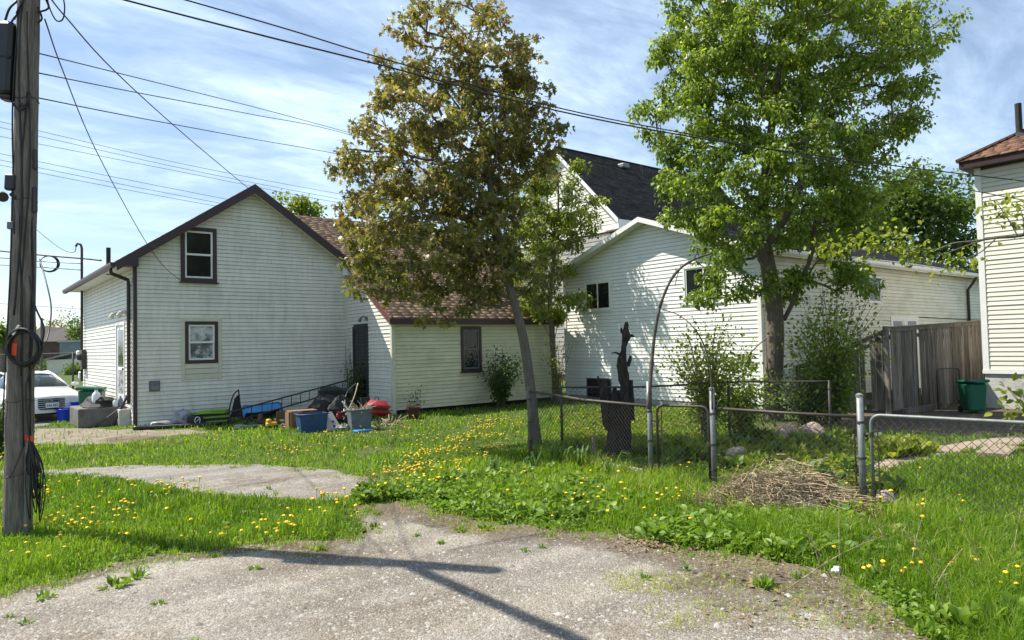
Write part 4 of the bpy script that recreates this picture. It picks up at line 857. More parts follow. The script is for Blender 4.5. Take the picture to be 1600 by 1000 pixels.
# big green tree in front of the bungalow corner
D2 = 15.6; gt = [(*(PD(1208, 655, D2)*np.array([1, 1, 0])), .25), PT(1208, 640, D2, .215), PT(1209, 580, D2, .20), PT(1211, 510, D2, .19), PT(1206, 450, D2, .18), PT(1196, 390, D2, .15), PT(1192, 330, D2, .125), PT(1198, 260, D2, .10), PT(1208, 180, D2, .08), PT(1220, 90, D2, .055), PT(1230, 0, D2, .03), PT(1235, -60, D2, .012)]
gb = [(1235, 40, 200, 130, D2, 2.4, 1.1), (1100, 165, 92, 88, D2, 1.7, 1.), (1330, 160, 110, 110, D2, 2.0, 1.), (1210, 265, 165, 110, D2-.2, 2.3, 1.), (1140, 365, 105, 55, D2-.6, 1.4, 1.1), (1280, 345, 105, 70, D2-.3, 1.7, .9), (1090, 60, 70, 60, D2, 1.2, .6), (1390, 60, 60, 70, D2, 1.2, .8), (1462, 35, 28, 22, D2, .5, .5), (1425, 190, 52, 28, D2, .6, .6), (1022, 170, 30, 45, D2, .6, .5), (1035, 292, 30, 18, D2-.3, .4, .5), (1110, 425, 75, 42, D2-1.0, .9, .9), (1180, 430, 60, 50, D2-.8, 1.0, .8), (1065, 300, 45, 40, D2-.4, .8, .7), (1330, 415, 60, 45, D2-.8, .9, .9), (1380, 300, 50, 60, D2, 1., .7), (1160, -30, 90, 50, D2, 1.2, .5), (1320, -30, 90, 50, D2, 1.2, .6), (1212, 480, 45, 55, D2-.4, .6, .35), (1195, 545, 38, 45, D2-.4, .5, .25), (1075, 345, 30, 22, D2-.6, .5, .5), (1150, 480, 55, 22, D2-1, .6, .35), (1230, 440, 60, 40, D2-.4, 1, .4)]
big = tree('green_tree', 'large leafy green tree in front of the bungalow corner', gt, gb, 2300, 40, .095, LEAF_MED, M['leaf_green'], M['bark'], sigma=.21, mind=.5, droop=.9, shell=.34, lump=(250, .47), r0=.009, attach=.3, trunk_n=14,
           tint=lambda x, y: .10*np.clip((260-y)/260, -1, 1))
mb = MB(); mb.tube(smooth_path([PD(1225, 500, D2), PD(1240, 470, D2-.2), PD(1256, 430, D2-.4), PD(1268, 395, D2-.5), PD(1275, 340, D2-.4)], 5), [.05]*21, 7); mb.tube(smooth_path([PD(1196, 390, D2), PD(1232, 330, D2-.2), PD(1255, 270, D2-.2), PD(1262, 210, D2)], 5), list(np.linspace(.11, .05, 16)), 9); mb.build('limb', M['bark'], big, smooth=True)
# lime-green tree between the two houses
D3 = 21.6; lt = [(*(PD(868, 625, D3)*np.array([1, 1, 0])), .10), PT(867, 600, D3, .09), PT(863, 530, D3, .085), PT(859, 460, D3, .07), PT(866, 400, D3, .055), PT(872, 330, D3, .035), PT(872, 270, D3, .015)]
lb = [(885, 335, 58, 52, D3, 1.5, 1.), (845, 400, 55, 75, D3, 1.6, 1.), (912, 345, 30, 26, D3-.2, .8, .7), (860, 280, 50, 42, D3, 1.3, .8), (868, 470, 35, 50, D3, 1.0, .7), (840, 470, 40, 40, D3, 1., .5), (835, 330, 40, 60, D3+.5, 1.2, .7)]
tree('lime_green_tree', 'slim light green tree between the yellow wing and the bungalow', lt, lb, 520, 36, .10, LEAF_MED, M['leaf_lime'], M['bark'], sigma=.20, mind=.3, lump=(80, .42), droop=.6, r0=.006, attach=.3)
# trees behind the houses
def far_tree(label, x, base_y, D, blobs, ncl, per, ls, lm='leaf_far', sg=.6, name='background_tree', mind=.4, r=.25):
    p0 = PD(x, base_y, D)*np.array([1, 1, 0]); tops = [b_[1] for b_ in blobs]; ymin = min(tops)
    tr = [(*p0, r), PT(x, base_y-30, D, r*.9), PT(x+3, (base_y+ymin)/2, D, r*.6), PT(x, ymin, D, r*.2)]
    return tree(name, label, tr, [(b_[0], b_[1], b_[2], b_[3], D, b_[2]*D/FPX, 1.) for b_ in blobs], ncl, per, ls, LEAF_OVAL, M[lm], M['bark'], sigma=sg, mind=mind, droop=.3, r0=.012, attach=.3, group='trees beyond the houses', lump=(max(8, ncl//7), sg*1.6))
far_tree('broad green tree rising behind the bungalow roof beside the cream house', 1440, 530, 38, [(1400, 320, 70, 55), (1470, 330, 60, 60), (1360, 370, 70, 50), (1450, 385, 80, 45), (1500, 380, 40, 60), (1320, 380, 60, 40)], 420, 34, .24, sg=.75, mind=.5)
far_tree('taller dark green tree behind the bungalow, further left than the broad one', 1300, 530, 44, [(1270, 345, 60, 50), (1320, 330, 60, 40), (1290, 395, 70, 40)], 220, 34, .26, 'leaf_dark', sg=.8, mind=.6)
far_tree('small green treetop showing above the white house roof', 455, 545, 46, [(432, 325, 22, 14), (470, 330, 28, 14), (485, 345, 30, 18), (420, 345, 25, 18)], 90, 26, .26, 'leaf_lime', sg=.6)
far_tree('rounded street tree far beyond the gravel lot, at the frame edge', 5, 545, 62, [(0, 520, 22, 22), (18, 535, 14, 12)], 90, 24, .3, sg=.7)
far_tree('bare spring tree above the dark brick building', 95, 545, 100, [(92, 503, 20, 12), (80, 508, 12, 8)], 50, 9, .3, sg=.9, lm='leaf_maple')
far_tree('green tree beside the dark brick building, next to the house wall', 124, 545, 80, [(126, 522, 8, 16), (124, 508, 6, 8)], 50, 24, .3, sg=.7)
# limb of a tree standing outside the frame, reaching in over the gate
Db = 9.2; tb = PD(1790, 640, Db)*np.array([1, 1, 0])
rt = root('overhanging_tree', 'thin bare limb with fresh leaves reaching across the cream house wall', 'tree', tb)
mb = MB(); mb.tube(smooth_path([(*tb[:2], -.05), PD(1785, 560, Db), PD(1775, 450, Db), PD(1760, 350, Db), PD(1750, 200, Db), PD(1745, 50, Db)], 4), list(np.linspace(.14, .05, 21)), 10); mb.build('trunk', M['bark'], rt, smooth=True)
br = [[(1772, 400), (1700, 368), (1620, 366), (1585, 370), (1555, 372), (1520, 377), (1490, 380), (1460, 390), (1400, 393), (1340, 391), (1290, 388)], [(1540, 374), (1510, 384), (1470, 398), (1440, 400), (1420, 396)], [(1590, 369), (1580, 350), (1570, 335), (1560, 320)], [(1555, 374), (1535, 392), (1515, 402), (1490, 412)], [(1450, 391), (1420, 384), (1400, 370)], [(1400, 393), (1370, 384), (1345, 372)], [(1600, 368), (1600, 350), (1596, 330)]]
mb = MB(); lp = []; ld = []
for bi, q in enumerate(br):
    pts = smooth_path([PD(x, y, Db+(.0 if bi else 0)+.1*sin(i)) for i, (x, y) in enumerate(q)], 4); n = len(pts)
    mb.tube(pts, list(np.linspace(.024 if bi == 0 else .010, .004, n)), 6)
    for i in range(int(n*(.72 if bi == 0 else .55)), n):
        for k in range(6):
            lp.append(pts[i]+rng.normal(0, .11, 3)); ld.append(rng.normal(0, 1, 3))
for (x, y, k) in ((1560, 320, 40), (1590, 335, 25), (1490, 412, 30), (1345, 372, 45), (1290, 390, 50), (1400, 368, 35), (1425, 397, 16)):
    for i in range(k): lp.append(PD(x+rng.normal(0, 16), y+rng.normal(0, 10), Db)+F0*rng.normal(0, .15)); ld.append(rng.normal(0, 1, 3))
mb.build('limb', M['bark_grey'], rt, smooth=True)
lp = np.array(lp); me = leaves_mesh('crown', lp, np.array(ld), .085*rng.uniform(.6, 1.2, len(lp)), rng.normal(.6, .2, len(lp)), LEAF_OVAL, M['leaf_lime'], .7); link('crown', me, rt)

# shrubs: many thin stems with leaves along them
def shrub(name, label, base, stems, h, spread, lm, per=26, ls=.06, tpl=LEAF_OVAL, stem_m=None, cat='shrub', group=None, r=.012, lo=.25, bend=.3, rnd0=.5, sg=.07):
    base = V(*base); rt = root(name, label, cat, base, group=group); mb = MB(); pos = []; dr = []
    for s in range(stems):
        a = rng.uniform(0, 2*pi); q = spread*rng.random()**.6; hh = h*rng.uniform(.6, 1.05)*(1-.25*(q/spread)**2)
        e = base+V(cos(a)*q, sin(a)*q, hh); b0 = base+V(cos(a), sin(a), 0)*.12*spread*rng.random()
        mid = (b0+e)/2+V(cos(a), sin(a), 0)*(-q*bend)+rng.normal(0, .03, 3); pts = smooth_path([b0-V(0, 0, .03), mid, e], 5); n = len(pts)
        mb.tube(pts, list(np.linspace(r, r*.3, n)), 5, cap=False)
        tt = rng.uniform(lo, 1, per); f = tt*(n-1); i = np.minimum(f.astype(int), n-2); pp = pts[i]+(pts[i+1]-pts[i])*(f-i)[:, None]
        o = rng.normal(0, 1, (per, 3)); pos.append(pp+o*sg); dr.append(o+V(0, 0, .3))
    mb.build('stems', stem_m or M['bark'], rt, smooth=True)
    pos = np.vstack(pos); dr = np.vstack(dr); n = len(pos)
    ok = pos[:, 2] > base[2]+.02; pos, dr = pos[ok], dr[ok]; n = len(pos)
    link('foliage', leaves_mesh('foliage', pos, dr, ls*rng.uniform(.6, 1.3, n), rng.normal(rnd0, .2, n), tpl, lm, .25), rt); return rt
shrub('lilac_shrub', 'dark bushy shrub under the narrow window of the yellow wing', (12.35, 16.0, 0), 60, 1.75, .85, M['leaf_dark'], 40, .075, r=.011, lo=.2)
shrub('sapling_clump', 'thin tall light green saplings beside the lime tree at the wing end', (14.3, 15.6, 0), 16, 2.5, .5, M['leaf_lime'], 26, .07, lo=.15)
shrub('lilac_shrub', 'airy pale green lilac behind the narrow gate against the white wall', (*G(1106, 688)[:2], 0), 46, 2.3, .95, M['leaf_lime'], 75, .068, lo=.22, r=.011, sg=.10)
shrub('lilac_shrub', 'low bushy green shrub left of the big tree trunk by the back fence rail', (*G(1155, 680)[:2], 0), 55, 1.15, .8, M['leaf_green'], 60, .07, lo=.1, sg=.1)
shrub('vine_thicket', 'tall leafy vine thicket between the big tree and the plank fence', (*G(1305, 664)[:2], 0), 60, 3.0, 1.05, M['leaf_green'], 60, .085, lo=.15, sg=.15, rnd0=.42)
shrub('vine_thicket', 'dark undergrowth clump below the plank fence corner', (*G(1262, 664)[:2], 0), 50, 1.3, .9, M['leaf_dark'], 50, .07, lo=.05, sg=.1)
shrub('door_ivy', 'dark ivy climbing beside the screen door of the house', (9.0, 18.3, 0), 26, 1.45, .3, M['leaf_dark'], 50, .06, lo=.05, r=.006)
shrub('dead_vine', 'bare brown vine climbing the house corner beside the screen door', (9.12, 19.02, 0), 14, 2.5, .13, M['leaf_dark'], 6, .05, r=.007, lo=.05, bend=.0, stem_m=M['deadwood'], cat='vine')
shrub('corner_weed', 'thin straggly weed growing at the yellow wing corner', (9.75, 16.25, 0), 9, .85, .3, M['leaf_dark'], 14, .05, r=.005)
shrub('flowering_hedge', 'white flowering hedge at the frame edge behind the utility pole', (*G(-22, 712)[:2], 0), 80, 1.02, .62, M['leaf_dark'], 60, .06, lo=.05, sg=.1, rnd0=.65)
shrub('gate_sapling', 'young sapling with drooping leaves over the end of the big gate', (*G(1640, 745)[:2], 0), 12, 1.35, .55, M['leaf_lime'], 24, .10, r=.010, lo=.4)
# ------------------------------------------------------------------ chain-link fence and gates
def chain(a, b, z0a, z1a, z0b, z1b, cell=.062, r=.0022, sag=0.):
    """woven diamond wire between two points of the ground plan"""
    mb = MB(); a = V(*a[:2], 0); b = V(*b[:2], 0); Lh = np.linalg.norm(b-a); u = (b-a)/Lh; n = V(-u[1], u[0], 0)
    H = max(z1a-z0a, z1b-z0b); k = -int(H/cell)-1
    def zz(s, t): return (z0a+(z0b-z0a)*s/Lh)*(1-t)+(z1a+(z1b-z1a)*s/Lh)*t
    while k*cell < Lh:
        for sg in (1, -1):
            s0 = k*cell; s1 = s0+H
            if sg < 0: s0, s1 = s1, s0
            # clip to the panel
            def at(t): return s0+(s1-s0)*t
            t0, t1 = 0., 1.
            for lim in (0., Lh):
                if (at(t0)-lim)*(at(t1)-lim) < 0:
                    tc = (lim-s0)/(s1-s0)
                    if (at(t0) < 0 or at(t0) > Lh): t0 = tc
                    else: t1 = tc
            if not (-.001 <= at(t0) <= Lh+.001 and -.001 <= at(t1) <= Lh+.001) or t1-t0 < .02: continue
            pts = []
            m = 4
            for q in range(m+1):
                t = t0+(t1-t0)*q/m; s = at(t); pts.append(a+u*s+n*(.004*sg+sag*sin(pi*t)*sin(pi*s/Lh))+V(0, 0, zz(s, t)))
            mb.tube(pts, r, 3, cap=False)
        k += 1
    return mb
FA = V(*G(829, 713)[:2], 0); FB = V(6.93, 5.88, 0); FC = V(7.16, 5.10, 0); FD = V(7.37, 3.44, 0); FE = V(7.62, 1.35, 0)
fn = root('chain_link_fence', 'sagging rusty chain link fence between the maple and the bent branch', 'fence', FB)
def post(par, p, h, r, m, cap=True, lean=(0, 0), name='post'):
    mb = MB(); q = V(p[0], p[1], 0); e = q+V(lean[0], lean[1], h); mb.tube([q-V(0, 0, .1), e], r, 10); o = mb.build(name, m, par, smooth=True)
    if cap: c = MB(); c.lathe(e, [(r*1.12, -.02), (r*1.12, .006), (r*.5, .02)], 10); c.build('post_cap', M['galv'], o)
    for z in (.25, .55, .92):
        if z < h-.05: bnd = MB(); qz = q+(e-q)*z/h; bnd.tube([qz-V(0, 0, .012), qz+V(0, 0, .012)], r*1.22, 10); bnd.build('tension_band', M['galv_dark'], o)
    return o
post(fn, FA, 1.12, .035, M['bark_grey'], False); post(fn, FB, 1.30, .030, M['galv'], False)
mb = MB(); mb.tube([FA+V(0, 0, 1.05), (FA+FB)/2+V(0, 0, .985), FB+V(0, 0, .985)], .021, 8); mb.build('top_rail', M['galv_dark'], fn, smooth=True)
chain(FA, FB, .03, 1.03, .03, .97, .070, .0026, .03).build('wire_mesh', M['galv_dark'], fn, kind='stuff')
f2 = root('chain_link_fence', 'short chain link fence panel over the straw heap between two grey posts', 'fence', FD)
post(f2, FC, 1.22, .032, M['galv']); post(f2, FD, 1.20, .034, M['galv'])
mb = MB(); mb.tube([FC+V(.02, 0, .985), (FC+FD)/2+V(0, 0, .975), FD+V(.0, 0, .975)], .017, 8); mb.build('top_rail', M['galv_dark'], f2, smooth=True)
chain(FC, FD, .05, .96, .05, .95, .072, .0025, .03).build('wire_mesh', M['galv_dark'], f2, kind='stuff')
mb = MB(); q = FD+V(.05, .09, 0); mb.tube([q, q+V(0, 0, .93)], .011, 6); mb.build('tension_bar', M['galv_dark'], f2)
def gate(label, a, b, z0, z1, r, m, cell, wire):
    a = V(*a[:2], 0); b = V(*b[:2], 0); g = root('garden_gate', label, 'gate', a); u = (b-a)/np.linalg.norm(b-a); c = .09
    mb = MB(); pts = [a+V(0, 0, z0), a+V(0, 0, z1-c)]+[a+u*c*(1-cos(t))+V(0, 0, z1-c+c*sin(t)) for t in np.linspace(.2, pi/2, 5)]+[b-u*c*(1-cos(t))+V(0, 0, z1-c+c*sin(t)) for t in np.linspace(pi/2, .2, 5)]+[b+V(0, 0, z1-c), b+V(0, 0, z0)]
    mb.tube(pts, r, 8); mb.build('frame', m, g, smooth=True)
    for z in (z0+.15, z1-.2):
        h = MB(); h.tube([a+V(0, 0, z), a-u*.09+V(0, 0, z)], .012, 6); h.tube([a+V(0, 0, z-.025), a+V(0, 0, z+.025)], r*1.4, 8); h.build('hinge', M['galv_dark'], g)
    h = MB(); h.tube([b+V(0, 0, (z0+z1)/2), b+u*.06+V(0, 0, (z0+z1)/2)], .012, 6); h.tube([b+V(0, 0, (z0+z1)/2-.03), b+V(0, 0, (z0+z1)/2+.03)], r*1.4, 8); h.build('latch', M['galv_dark'], g)
    mb = MB(); mb.tube([a+u*.06+V(0, 0, z0+.05), a+u*.06+V(0, 0, z1-.06)], .007, 5); mb.build('tension_bar', M['galv_dark'], g)
    chain(a, b, z0+.03, z1-.03, z0+.03, z1-.03, cell, wire).build('wire_mesh', M['galv_dark'], g, kind='stuff'); return g
uu = (FC-FB)/np.linalg.norm(FC-FB); gate('narrow rusty chain link gate with rounded top corners below the arch', FB+uu*.10, FC-uu*.05, .10, 1.0, .017, M['galv_dark'], .064, .0024)
uv_ = (FE-FD)/np.linalg.norm(FE-FD); gate('wide galvanised chain link gate with rounded corner in front of the lawn', FD+uv_*.10, FE, .06, 1.0, .018, M['galv'], .088, .0030)
# old fence running behind, with dark rails
bp = []
for (x, y) in ((892, 618), (1016, 604), (1138, 597), (1295, 596)):
    d = ray(x, y); t = (1.05-HCAM)/d[2]; bp.append(CAM+d*t)
bp = [V(8.2, 8.9, 1.05), bp[1], bp[2], bp[3]]
f3 = root('chain_link_fence', 'old chain link fence with dark rails behind the stump and lilac', 'fence', (bp[1][0], bp[1][1], 0))
for p in bp: post(f3, p, 1.07, .022, M['galv_dark'], False)
mb = MB(); mb.tube(smooth_path(bp, 6), .018, 6); mb.build('top_rail', M['galv_dark'], f3, smooth=True)
for i in range(3): chain(bp[i], bp[i+1], .05, 1.04, .05, 1.04, .085, .002).build('wire_mesh', M['galv_dark'], f3, kind='stuff')

# bent branches forming an arch over the narrow gate
db = depth(FB); br_ = root('bent_branch', 'long dead branch bent into an arch from the grey fence post', 'branch', FB)
pts = smooth_path([PD(1014, 640, db-.05), PD(1016, 600, db-.05), PD(1019, 560, db), PD(1024, 515, db), PD(1033, 474, db), PD(1048, 438, db), PD(1066, 417, db), PD(1090, 403, db), PD(1112, 396, db)], 4); mb = MB(); mb.tube(pts, list(np.linspace(.028, .013, len(pts))*(1+.12*rng.normal(0, 1, len(pts)))), 7); o = mb.build('stem', M['deadwood'], br_, smooth=True)
mb = MB()
for k in (9, 15, 22, 27): mb.tube([pts[k], pts[k]+V(*rng.normal(0, .05, 2), .07)], [.010, .004], 5)
mb.tube([PD(1055, 445, db), PD(1058, 432, db), PD(1064, 415, db)], .006, 4); mb.build('twig', M['deadwood'], o)
b2 = root('bent_branch', 'thin branch curving down to the short grey post beside the narrow gate', 'branch', FC); d2_ = depth(FC)
pts = smooth_path([PD(1036, 484, db), PD(1060, 492, db-.1), PD(1082, 510, d2_), PD(1098, 535, d2_), PD(1109, 570, d2_), PD(1112, 606, d2_), PD(1113, 640, d2_-.05)], 4); mb = MB(); mb.tube(pts, list(np.linspace(.006, .012, len(pts))), 6); mb.build('stem', M['deadwood'], b2, smooth=True)

# dead stump with a standing snag
sp = V(*G(964, 712)[:2], 0); ds = depth(sp); st = root('dead_stump', 'near-black tree stump with a tall knobbed snag behind the wire fence', 'stump', sp)  # stump bark is nearly black all over
def rough_tube(pts, rad, n, j, m, name):
    mb = MB(); mb.tube(pts, rad, n); mb.v = [tuple(np.array(v)+rng.normal(0, j, 3)) for v in mb.v]; return mb.build(name, m, st)
def wig(a, b_, n): return [a+(b_-a)*t+rng.normal(0, .012, 3) for t in np.linspace(0, 1, n)]
def rough(name, pts, rad, n=14, rid=.16, j=.008):
    P = smooth_path(pts, 3); R_ = np.interp(np.linspace(0, 1, len(P)), np.linspace(0, 1, len(rad)), np.array(rad)*.86); mb = MB(); mb.tube(P, list(R_), n); ph = rng.uniform(0, 6, 3)
    out = []
    for q, v in enumerate(mb.v):
        i_, k = divmod(q, n); c = P[min(i_, len(P)-1)]; d = np.array(v)-c; an = 2*pi*k/n; out.append(tuple(c+d*(1+rid*sin(an*3+ph[0]+.5*i_)+rid*.7*sin(an*5+ph[1])+rng.normal(0, .05))+rng.normal(0, j, 3)*[.6, .6, 1]))
    mb.v = out; return mb.build(name, M['bark_dark'], st)
rough('trunk', [sp-V(0, 0, .05), PD(965, 690, ds), PD(966, 660, ds), PD(968, 635, ds), PD(970, 612, ds)], [.27, .22, .20, .19, .15])
rough('broken_stem', [PD(953, 670, ds-.05), PD(948, 640, ds-.05), PD(945, 612, ds-.05), PD(945, 594, ds-.05)], [.10, .10, .085, .045])
rough('broken_stem', [PD(958, 650, ds-.12), PD(960, 622, ds-.14), PD(961, 606, ds-.14)], [.08, .065, .02])
rough('broken_stem', [PD(985, 655, ds), PD(986, 625, ds), PD(986, 594, ds)], [.08, .06, .035])
rough('snag', [PD(975, 640, ds), PD(977, 612, ds), PD(974, 585, ds), PD(972, 566, ds), PD(974, 552, ds), PD(975, 538, ds), PD(978, 526, ds), PD(978, 516, ds), PD(979, 508, ds), PD(979, 503, ds)], [.12, .095, .09, .085, .055, .045, .075, .05, .042, .02], 12, .12)
for q in (((969, 554), (962, 551), (955, 552), .026, .006), ((981, 525), (987, 524), (991, 526), .045, .01), ((981, 572), (984, 562), (985, 556), .045, .02), ((941, 622), (937, 602), (934, 588), .035, .018), ((974, 522), (971, 517), (971, 512), .03, .015)):
    rough('branch_stub', [PD(*q[0], ds), PD(*q[1], ds), PD(*q[2], ds)], [q[3], (q[3]+q[4])/2, q[4]], 8, .1, .003)

# grey plank fence by the cream house
pf = root('plank_fence', 'tall weathered grey board fence beside the cream house', 'fence', (16.9, 7.2, 0))
def planks(a, b, ha, hb, wd=.14, gap=.006, miss=()):
    a = V(*a, 0); b = V(*b, 0); Lh = np.linalg.norm(b-a); u = (b-a)/Lh; n = V(u[1], -u[0], 0); s = 0; k = 0
    while s < Lh-.04:
        w_ = wd*rng.uniform(.75, 1.15); h = (ha+(hb-ha)*s/Lh)-.06+rng.normal(0, .012); k += 1
        if k not in miss:
            t = rng.normal(0, .006); p = a+u*s; q = a+u*(s+w_-gap); tl = u*rng.normal(0, .012); o = n*(.012+abs(t)); z0 = .06+rng.uniform(0, .05)
            c = [p+V(0, 0, z0), q+V(0, 0, z0), q+tl+V(0, 0, h), p+tl+V(0, 0, h+rng.normal(0, .008))]
            MB().add(c+[x_+o for x_ in c], [(0, 3, 2, 1), (4, 5, 6, 7), (0, 1, 5, 4), (1, 2, 6, 5), (2, 3, 7, 6), (3, 0, 4, 7)]).build('plank', M['fenceWood'], pf)
        s += w_
    mb = MB()
    for f_ in (.15, .9): beam(mb, a-n*.03+V(0, 0, ha*f_), b-n*.03+V(0, 0, hb*f_), .04, .09)
    mb.build('rail', M['fenceWood'], pf)
    mb = MB(); beam(mb, a+n*.02+V(0, 0, ha-.03), b+n*.02+V(0, 0, hb-.03), .05, .085); beam(mb, a+n*.0+V(0, 0, ha+.03), b+n*.0+V(0, 0, hb+.03), .13, .035); mb.build('cap_rail', M['fenceWood'], pf)
planks((16.92, 7.15), (22.6, 6.95), 1.98, 2.16, miss=(11,)); planks((16.9, 9.45), (16.9, 7.25), 1.05, 1.92, miss=(14,))
for (x, y, h) in ((16.9, 7.18, 2.04), (19.0, 7.2, 2.0), (21, 7.12, 2.05), (16.98, 9.4, 1.1)): MB().box((x, y+.05, h/2), (.1, .1, h)).build('post', M['fenceWood'], pf)
MB().box((18.3, 7.0, .06), (2.2, .12, .12), rz=-.03).build('kickboard', M['fenceWood'], pf)
gg = gate('old wire gate panel leaning on the plank fence beside the green bin', (18.35, 6.72), (19.1, 6.50), .05, 1.0, .016, M['galv_dark'], .064, .0024)

# ------------------------------------------------------------------ utility pole and what hangs on it
PB = V(*G(27, 837)[:2], 0); PT_ = PD(45, 0, depth(PB)+.0); PTOP = 6.55; PT2 = PB+(PT_-PB)*(PTOP/PT_[2])
def onpole(z, side=0., fwd=0.): return PB+(PT2-PB)*(z/PTOP)+R0*side-F0*fwd
up_ = root('utility_pole', 'weathered wooden utility pole hung with cables at the lawn edge', 'pole', PB)
zz_ = np.linspace(-.2, PTOP, 26); mb = MB(); mb.tube([onpole(z) for z in zz_], list(np.interp(zz_, [0, PTOP], [.128, .090])+rng.normal(0, .0025, 26)), 18); mb.build('shaft', M['poleWood'], up_, smooth=True)
MB().tube([onpole(5.5, .0, -.02), onpole(5.5)+V(-.03, -2.6, .16)], .066, 8).build('shadow_arm', M['poleWood'], up_, label='unseen wooden arm added at the pole top to cast a shadow')  # unseen arm, added to cast the diagonal shadow across the drive
mb = MB(); mb.tube([onpole(.03, .125, .06), onpole(.95, .122, .06)], .021, 8); mb.build('cable_guard', M['galv'], up_, label='pale cable guard at the pole foot')
mb = MB()
for k, (s_, f_, z0_, z1_) in enumerate(((.09, .10, .9, 5.2), (.02, .118, 2.2, 5.3), (-.05, .112, 3.0, 5.4), (.115, .03, .8, 3.4), (.06, .112, 1.6, 4.4))):
    zz2 = np.linspace(z0_, z1_, 12); mb.tube(smooth_path([onpole(z, s_*(1-.04*z)+.03*sin(z*2.1+k), f_*(1-.05*z)+.006) for z in zz2], 2), .008+.003*(k % 2), 5)
mb.build('riser_cable', M['cable'], up_, smooth=True)
for z in (.62, 1.35, 3.35, 4.35): mb = MB(); mb.tube([onpole(z+.012*sin(3*a), cos(a)*.128*(1-.04*z), sin(a)*.128*(1-.04*z)) for a in np.linspace(0, 2*pi, 20)], .0045, 4); mb.build('strap', M['galv_dark'], up_)
mb = MB(); mb.bev(onpole(3.35, .115, .02), (.05, .05, .26), .012); mb.bev(onpole(3.75, .115, .02), (.04, .05, .2), .012); mb.build('bracket', M['galv_dark'], up_)
for k in range(4):
    mb = MB(); a = onpole(5.0+.1*k, (-.11, .13, .12, -.10)[k], .05); mb.tube(smooth_path([a, a+V(*rng.normal(0, .05, 2), .06), a+V(*rng.normal(0, .06, 2), .16)], 3), .010, 5); mb.build('cable_end', M['cable'], up_, smooth=True)
MB().box(onpole(.98, .145, .075), (.095, .006, .055), M=Matrix.Rotation(radians(-38.8), 3, 'Z') @ Matrix.Rotation(radians(12), 3, 'Y')).build('pole_tag', M['orange'], up_, label='small orange tag at the pole foot')
# black splice case at the pole top
zc = PD(12, 93, depth(PB)-.05); ca = root('splice_case', 'black cable splice case strapped beside the pole top', 'enclosure', zc)
RM = Matrix.Rotation(radians(-38.8), 3, 'Z') @ Matrix.Rotation(radians(3), 3, 'Y')
mb = MB(); mb.bev(zc, (.155, .17, .72), .03, RM); cb = mb.build('body', M['black'], ca)
mb = MB(); mb.bev(zc+V(0, 0, .0), (.165, .18, .03), .008, RM); mb.build('strap', M['blackmat'], cb)
mb = MB(); mb.bev(zc-V(0, 0, .385), (.11, .13, .06), .02, RM); mb.build('end_cap', M['black'], cb)
mb = MB()
for q in ((20, 150, 38, 165, 47, 145), (14, 152, 30, 172, 47, 160), (22, 30, 30, 12, 38, -6), (6, 40, 14, 15, 26, 2)): mb.tube(smooth_path([PD(q[0], q[1], depth(PB)-.05), PD(q[2], q[3], depth(PB)-.12), PD(q[4], q[5], depth(PB)-.1)], 5), .011, 5)
mb.build('lead_cable', M['cable'], ca, smooth=True)
fl = PD(17, 285, depth(PB)-.1); fl_ = root('flood_lamp', 'small black floodlight bracketed to the pole at mid height', 'lamp', fl)
mb = MB(); mb.bev(fl, (.10, .07, .16), .015, RM); mb.build('housing', M['black'], fl_); mb = MB(); mb.tube([PD(17, 303, depth(fl)), PD(26, 310, depth(fl))], .02, 6); mb.build('bracket', M['black'], fl_); mb = MB(); mb.lathe(PD(4, 306, depth(fl)), [(.035, -.05), (.05, .03), (.05, .05)], 10, Matrix.Rotation(2.0, 3, 'X')); mb.build('lamp_head', M['black'], fl_)
bx = PD(17, 352, depth(PB)-.1); bx_ = root('junction_box', 'small grey box on the thin cable left of the pole', 'box', bx); MB().bev(bx, (.06, .05, .08), .01, RM).build('body', M['grey_bin'], bx_)
MB().tube(smooth_path([PD(20, 300, depth(fl)), PD(18, 345, depth(fl)), PD(16, 420, depth(fl)), PD(11, 520, depth(fl)), PD(6, 620, depth(fl)), PD(4, 690, depth(fl))], 4), .007, 5).build('drop_wire', M['cable'], bx_, smooth=True)
# coil of spare cable hung on the pole
cc = PD(38, 543, depth(PB)-.16); co_ = root('cable_coil', 'thick coil of black cable hung on the utility pole', 'cable', cc)
mb = MB()
for k in range(9):
    o = R0*rng.normal(0, .010)+UP*rng.normal(0, .012)-FW*rng.uniform(-.02, .03); rr = .158*rng.uniform(.93, 1.08); ph = rng.uniform(0, 6)
    mb.tube([cc+o+RT*rr*cos(a)*.98+UP*(rr*1.05*sin(a))+FW*.012*sin(a*2+ph) for a in np.linspace(0, 2*pi, 40)], .0105, 6, cap=False)
mb.build('loops', M['cable'], co_, smooth=True)
mb = MB()
mb.tube(smooth_path([cc+RT*.17+UP*.02, cc+RT*.19+UP*.2, cc+RT*.10+UP*.42, cc+RT*.05+UP*.7], 5), .009, 5); mb.tube(smooth_path([cc+RT*.15-UP*.08, cc+RT*.02-UP*.35, cc+RT*.04-UP*.8, cc+RT*.10-UP*1.2], 5), .008, 5); mb.build('tail', M['cable'], co_, smooth=True)
MB().bev(PD(22, 546, depth(PB)-.145), (.05, .02, .13), .008, RM).build('tag', M['orange'], co_)
MB().box(cc+UP*.17-RT*.07-FW*.02, (.02, .01, .11), M=RM @ Matrix.Rotation(.5, 3, 'Y')).build('tie', M['white'], co_)
